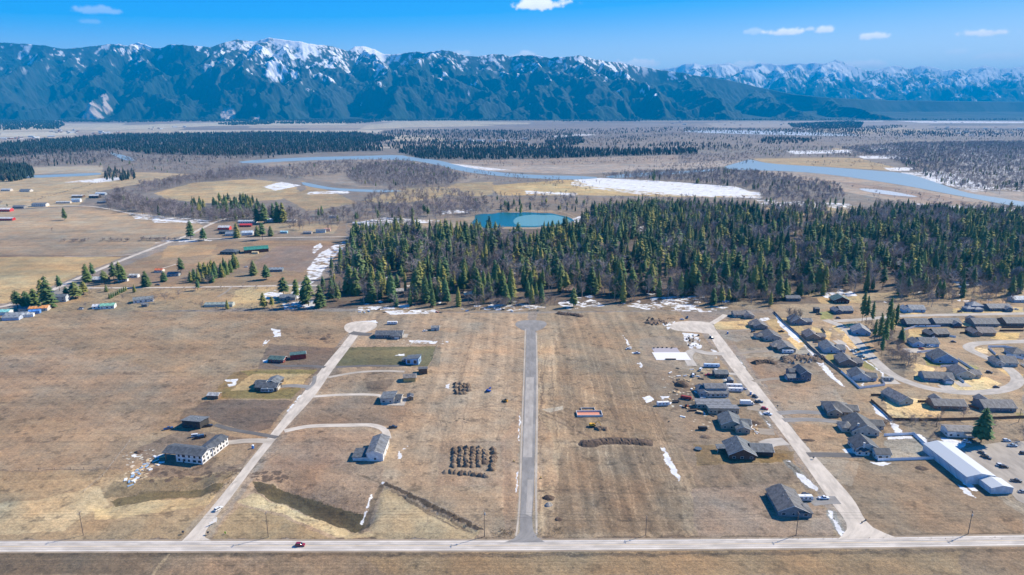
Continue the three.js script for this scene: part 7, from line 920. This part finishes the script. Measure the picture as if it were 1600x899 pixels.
{ // weeds nobody could count: street shoulders, the wet swale, corners
  const L = [], w = (x, y, h) => { const [a, b] = gp(x, y); L.push({ x: a, z: b, h }); };
  for (let i = 0; i < 60; i++) { const x = rr(335, 378), y = 800 - (x - 300) * .65; w(x - 8, y + rr(-14, 4), rr(.7, 1.5)); } for (let i = 0; i < 160; i++) w(rr(395, 575), 760 + rr(0, 62), rr(.6, 1.3)); for (let i = 0; i < 50; i++) w(rr(770, 806), 826 + rr(0, 14), rr(.8, 1.6)); for (let i = 0; i < 40; i++) w(rr(840, 880), 826 + rr(0, 13), rr(.7, 1.4)); for (let i = 0; i < 80; i++) w(rr(150, 380), rr(733, 760), rr(.6, 1.4)); for (let i = 0; i < 120; i++) { const t = rnd(); w(600 + t * 152 + rr(-4, 4), 757 + t * 73 + rr(-3, 3), rr(.6, 1.2)); } for (let i = 0; i < 260; i++) w(rr(0, 1600), rnd() < .5 ? 866 + rr(-1, 1) - i * 0 : 842 + rr(-2, 1), rr(.4, 1));
  mass('weeds', 'dead weeds on road shoulders, banks and in the swale', L, BARES_FAR, ['#6b5a45', '#7d6b52', '#5c4f3c'].map((h) => new THREE.Color(h)), 2);
}
for (let i = 0; i < 30; i++) shrub(50 + i * 4.3 + rr(-1, 1), 316 - i * 1.25, 5, 'small dark shrub in the line along the plain ditch', 'shrubs of the plain ditch', 1.3);
// ------------------------------------------------------------------ far farmsteads
{
  const mk = (w, d, h, wl, rf) => { const o = new THREE.Group(); part('wall', wallGeo({ w, d, h, r: 'x', p: .4 }), wallMat(wl), o); part('roof', roofGeo({ w, d, h, r: 'x', p: .4, ov: .6 }), roofMat(rf), o); return o; };
  const P = [mk(18, 11, 5, '#d8d6d2', '#8c9096'), mk(24, 12, 5, '#cfcac4', '#d9dbdc'), mk(14, 10, 4, '#a39c96', '#6f737a'), mk(34, 14, 6, '#d5d8da', '#c3cad2'), mk(16, 10, 5, '#8a5a50', '#c9ccce')];
  const put = (px, py, label, group) => { const [x, z] = gp(px, py), o = pick(P).clone(); o.name = numbered('far_house'); scene.add(o); o.position.set(x, 0, z); o.rotation.y = rr(0, 3); o.scale.setScalar(rr(1, 1.5)); tag(o, label, 'house', group); };
  for (const [a, b, y0, y1, n, g] of [[75, 125, 204, 209, 14, 'far farmsteads left before the belt'], [0, 80, 214, 220, 14, 'far farmsteads at the left edge'], [135, 185, 206, 210, 12, 'far farmsteads left of the middle belt'], [230, 290, 198, 203, 8, 'far farmsteads by the pale fields'], [380, 410, 186, 192, 10, 'far farmsteads under the mountains'], [700, 830, 217, 226, 26, 'far houses in the middle of the valley'], [780, 850, 184, 188, 12, 'far houses by the dark foot forest'], [1050, 1230, 184, 196, 24, 'far houses of the valley village'], [1380, 1600, 199, 213, 36, 'far houses on the right plain'], [1200, 1280, 177, 181, 14, 'far houses at the right mountain foot'], [1440, 1560, 186, 196, 12, 'far houses in the right pale fields']]) for (let i = 0; i < n; i++) put(rr(a, b), rr(y0, y1), 'small pale house among the ' + g, g);
}
renderer.render(scene, camera);
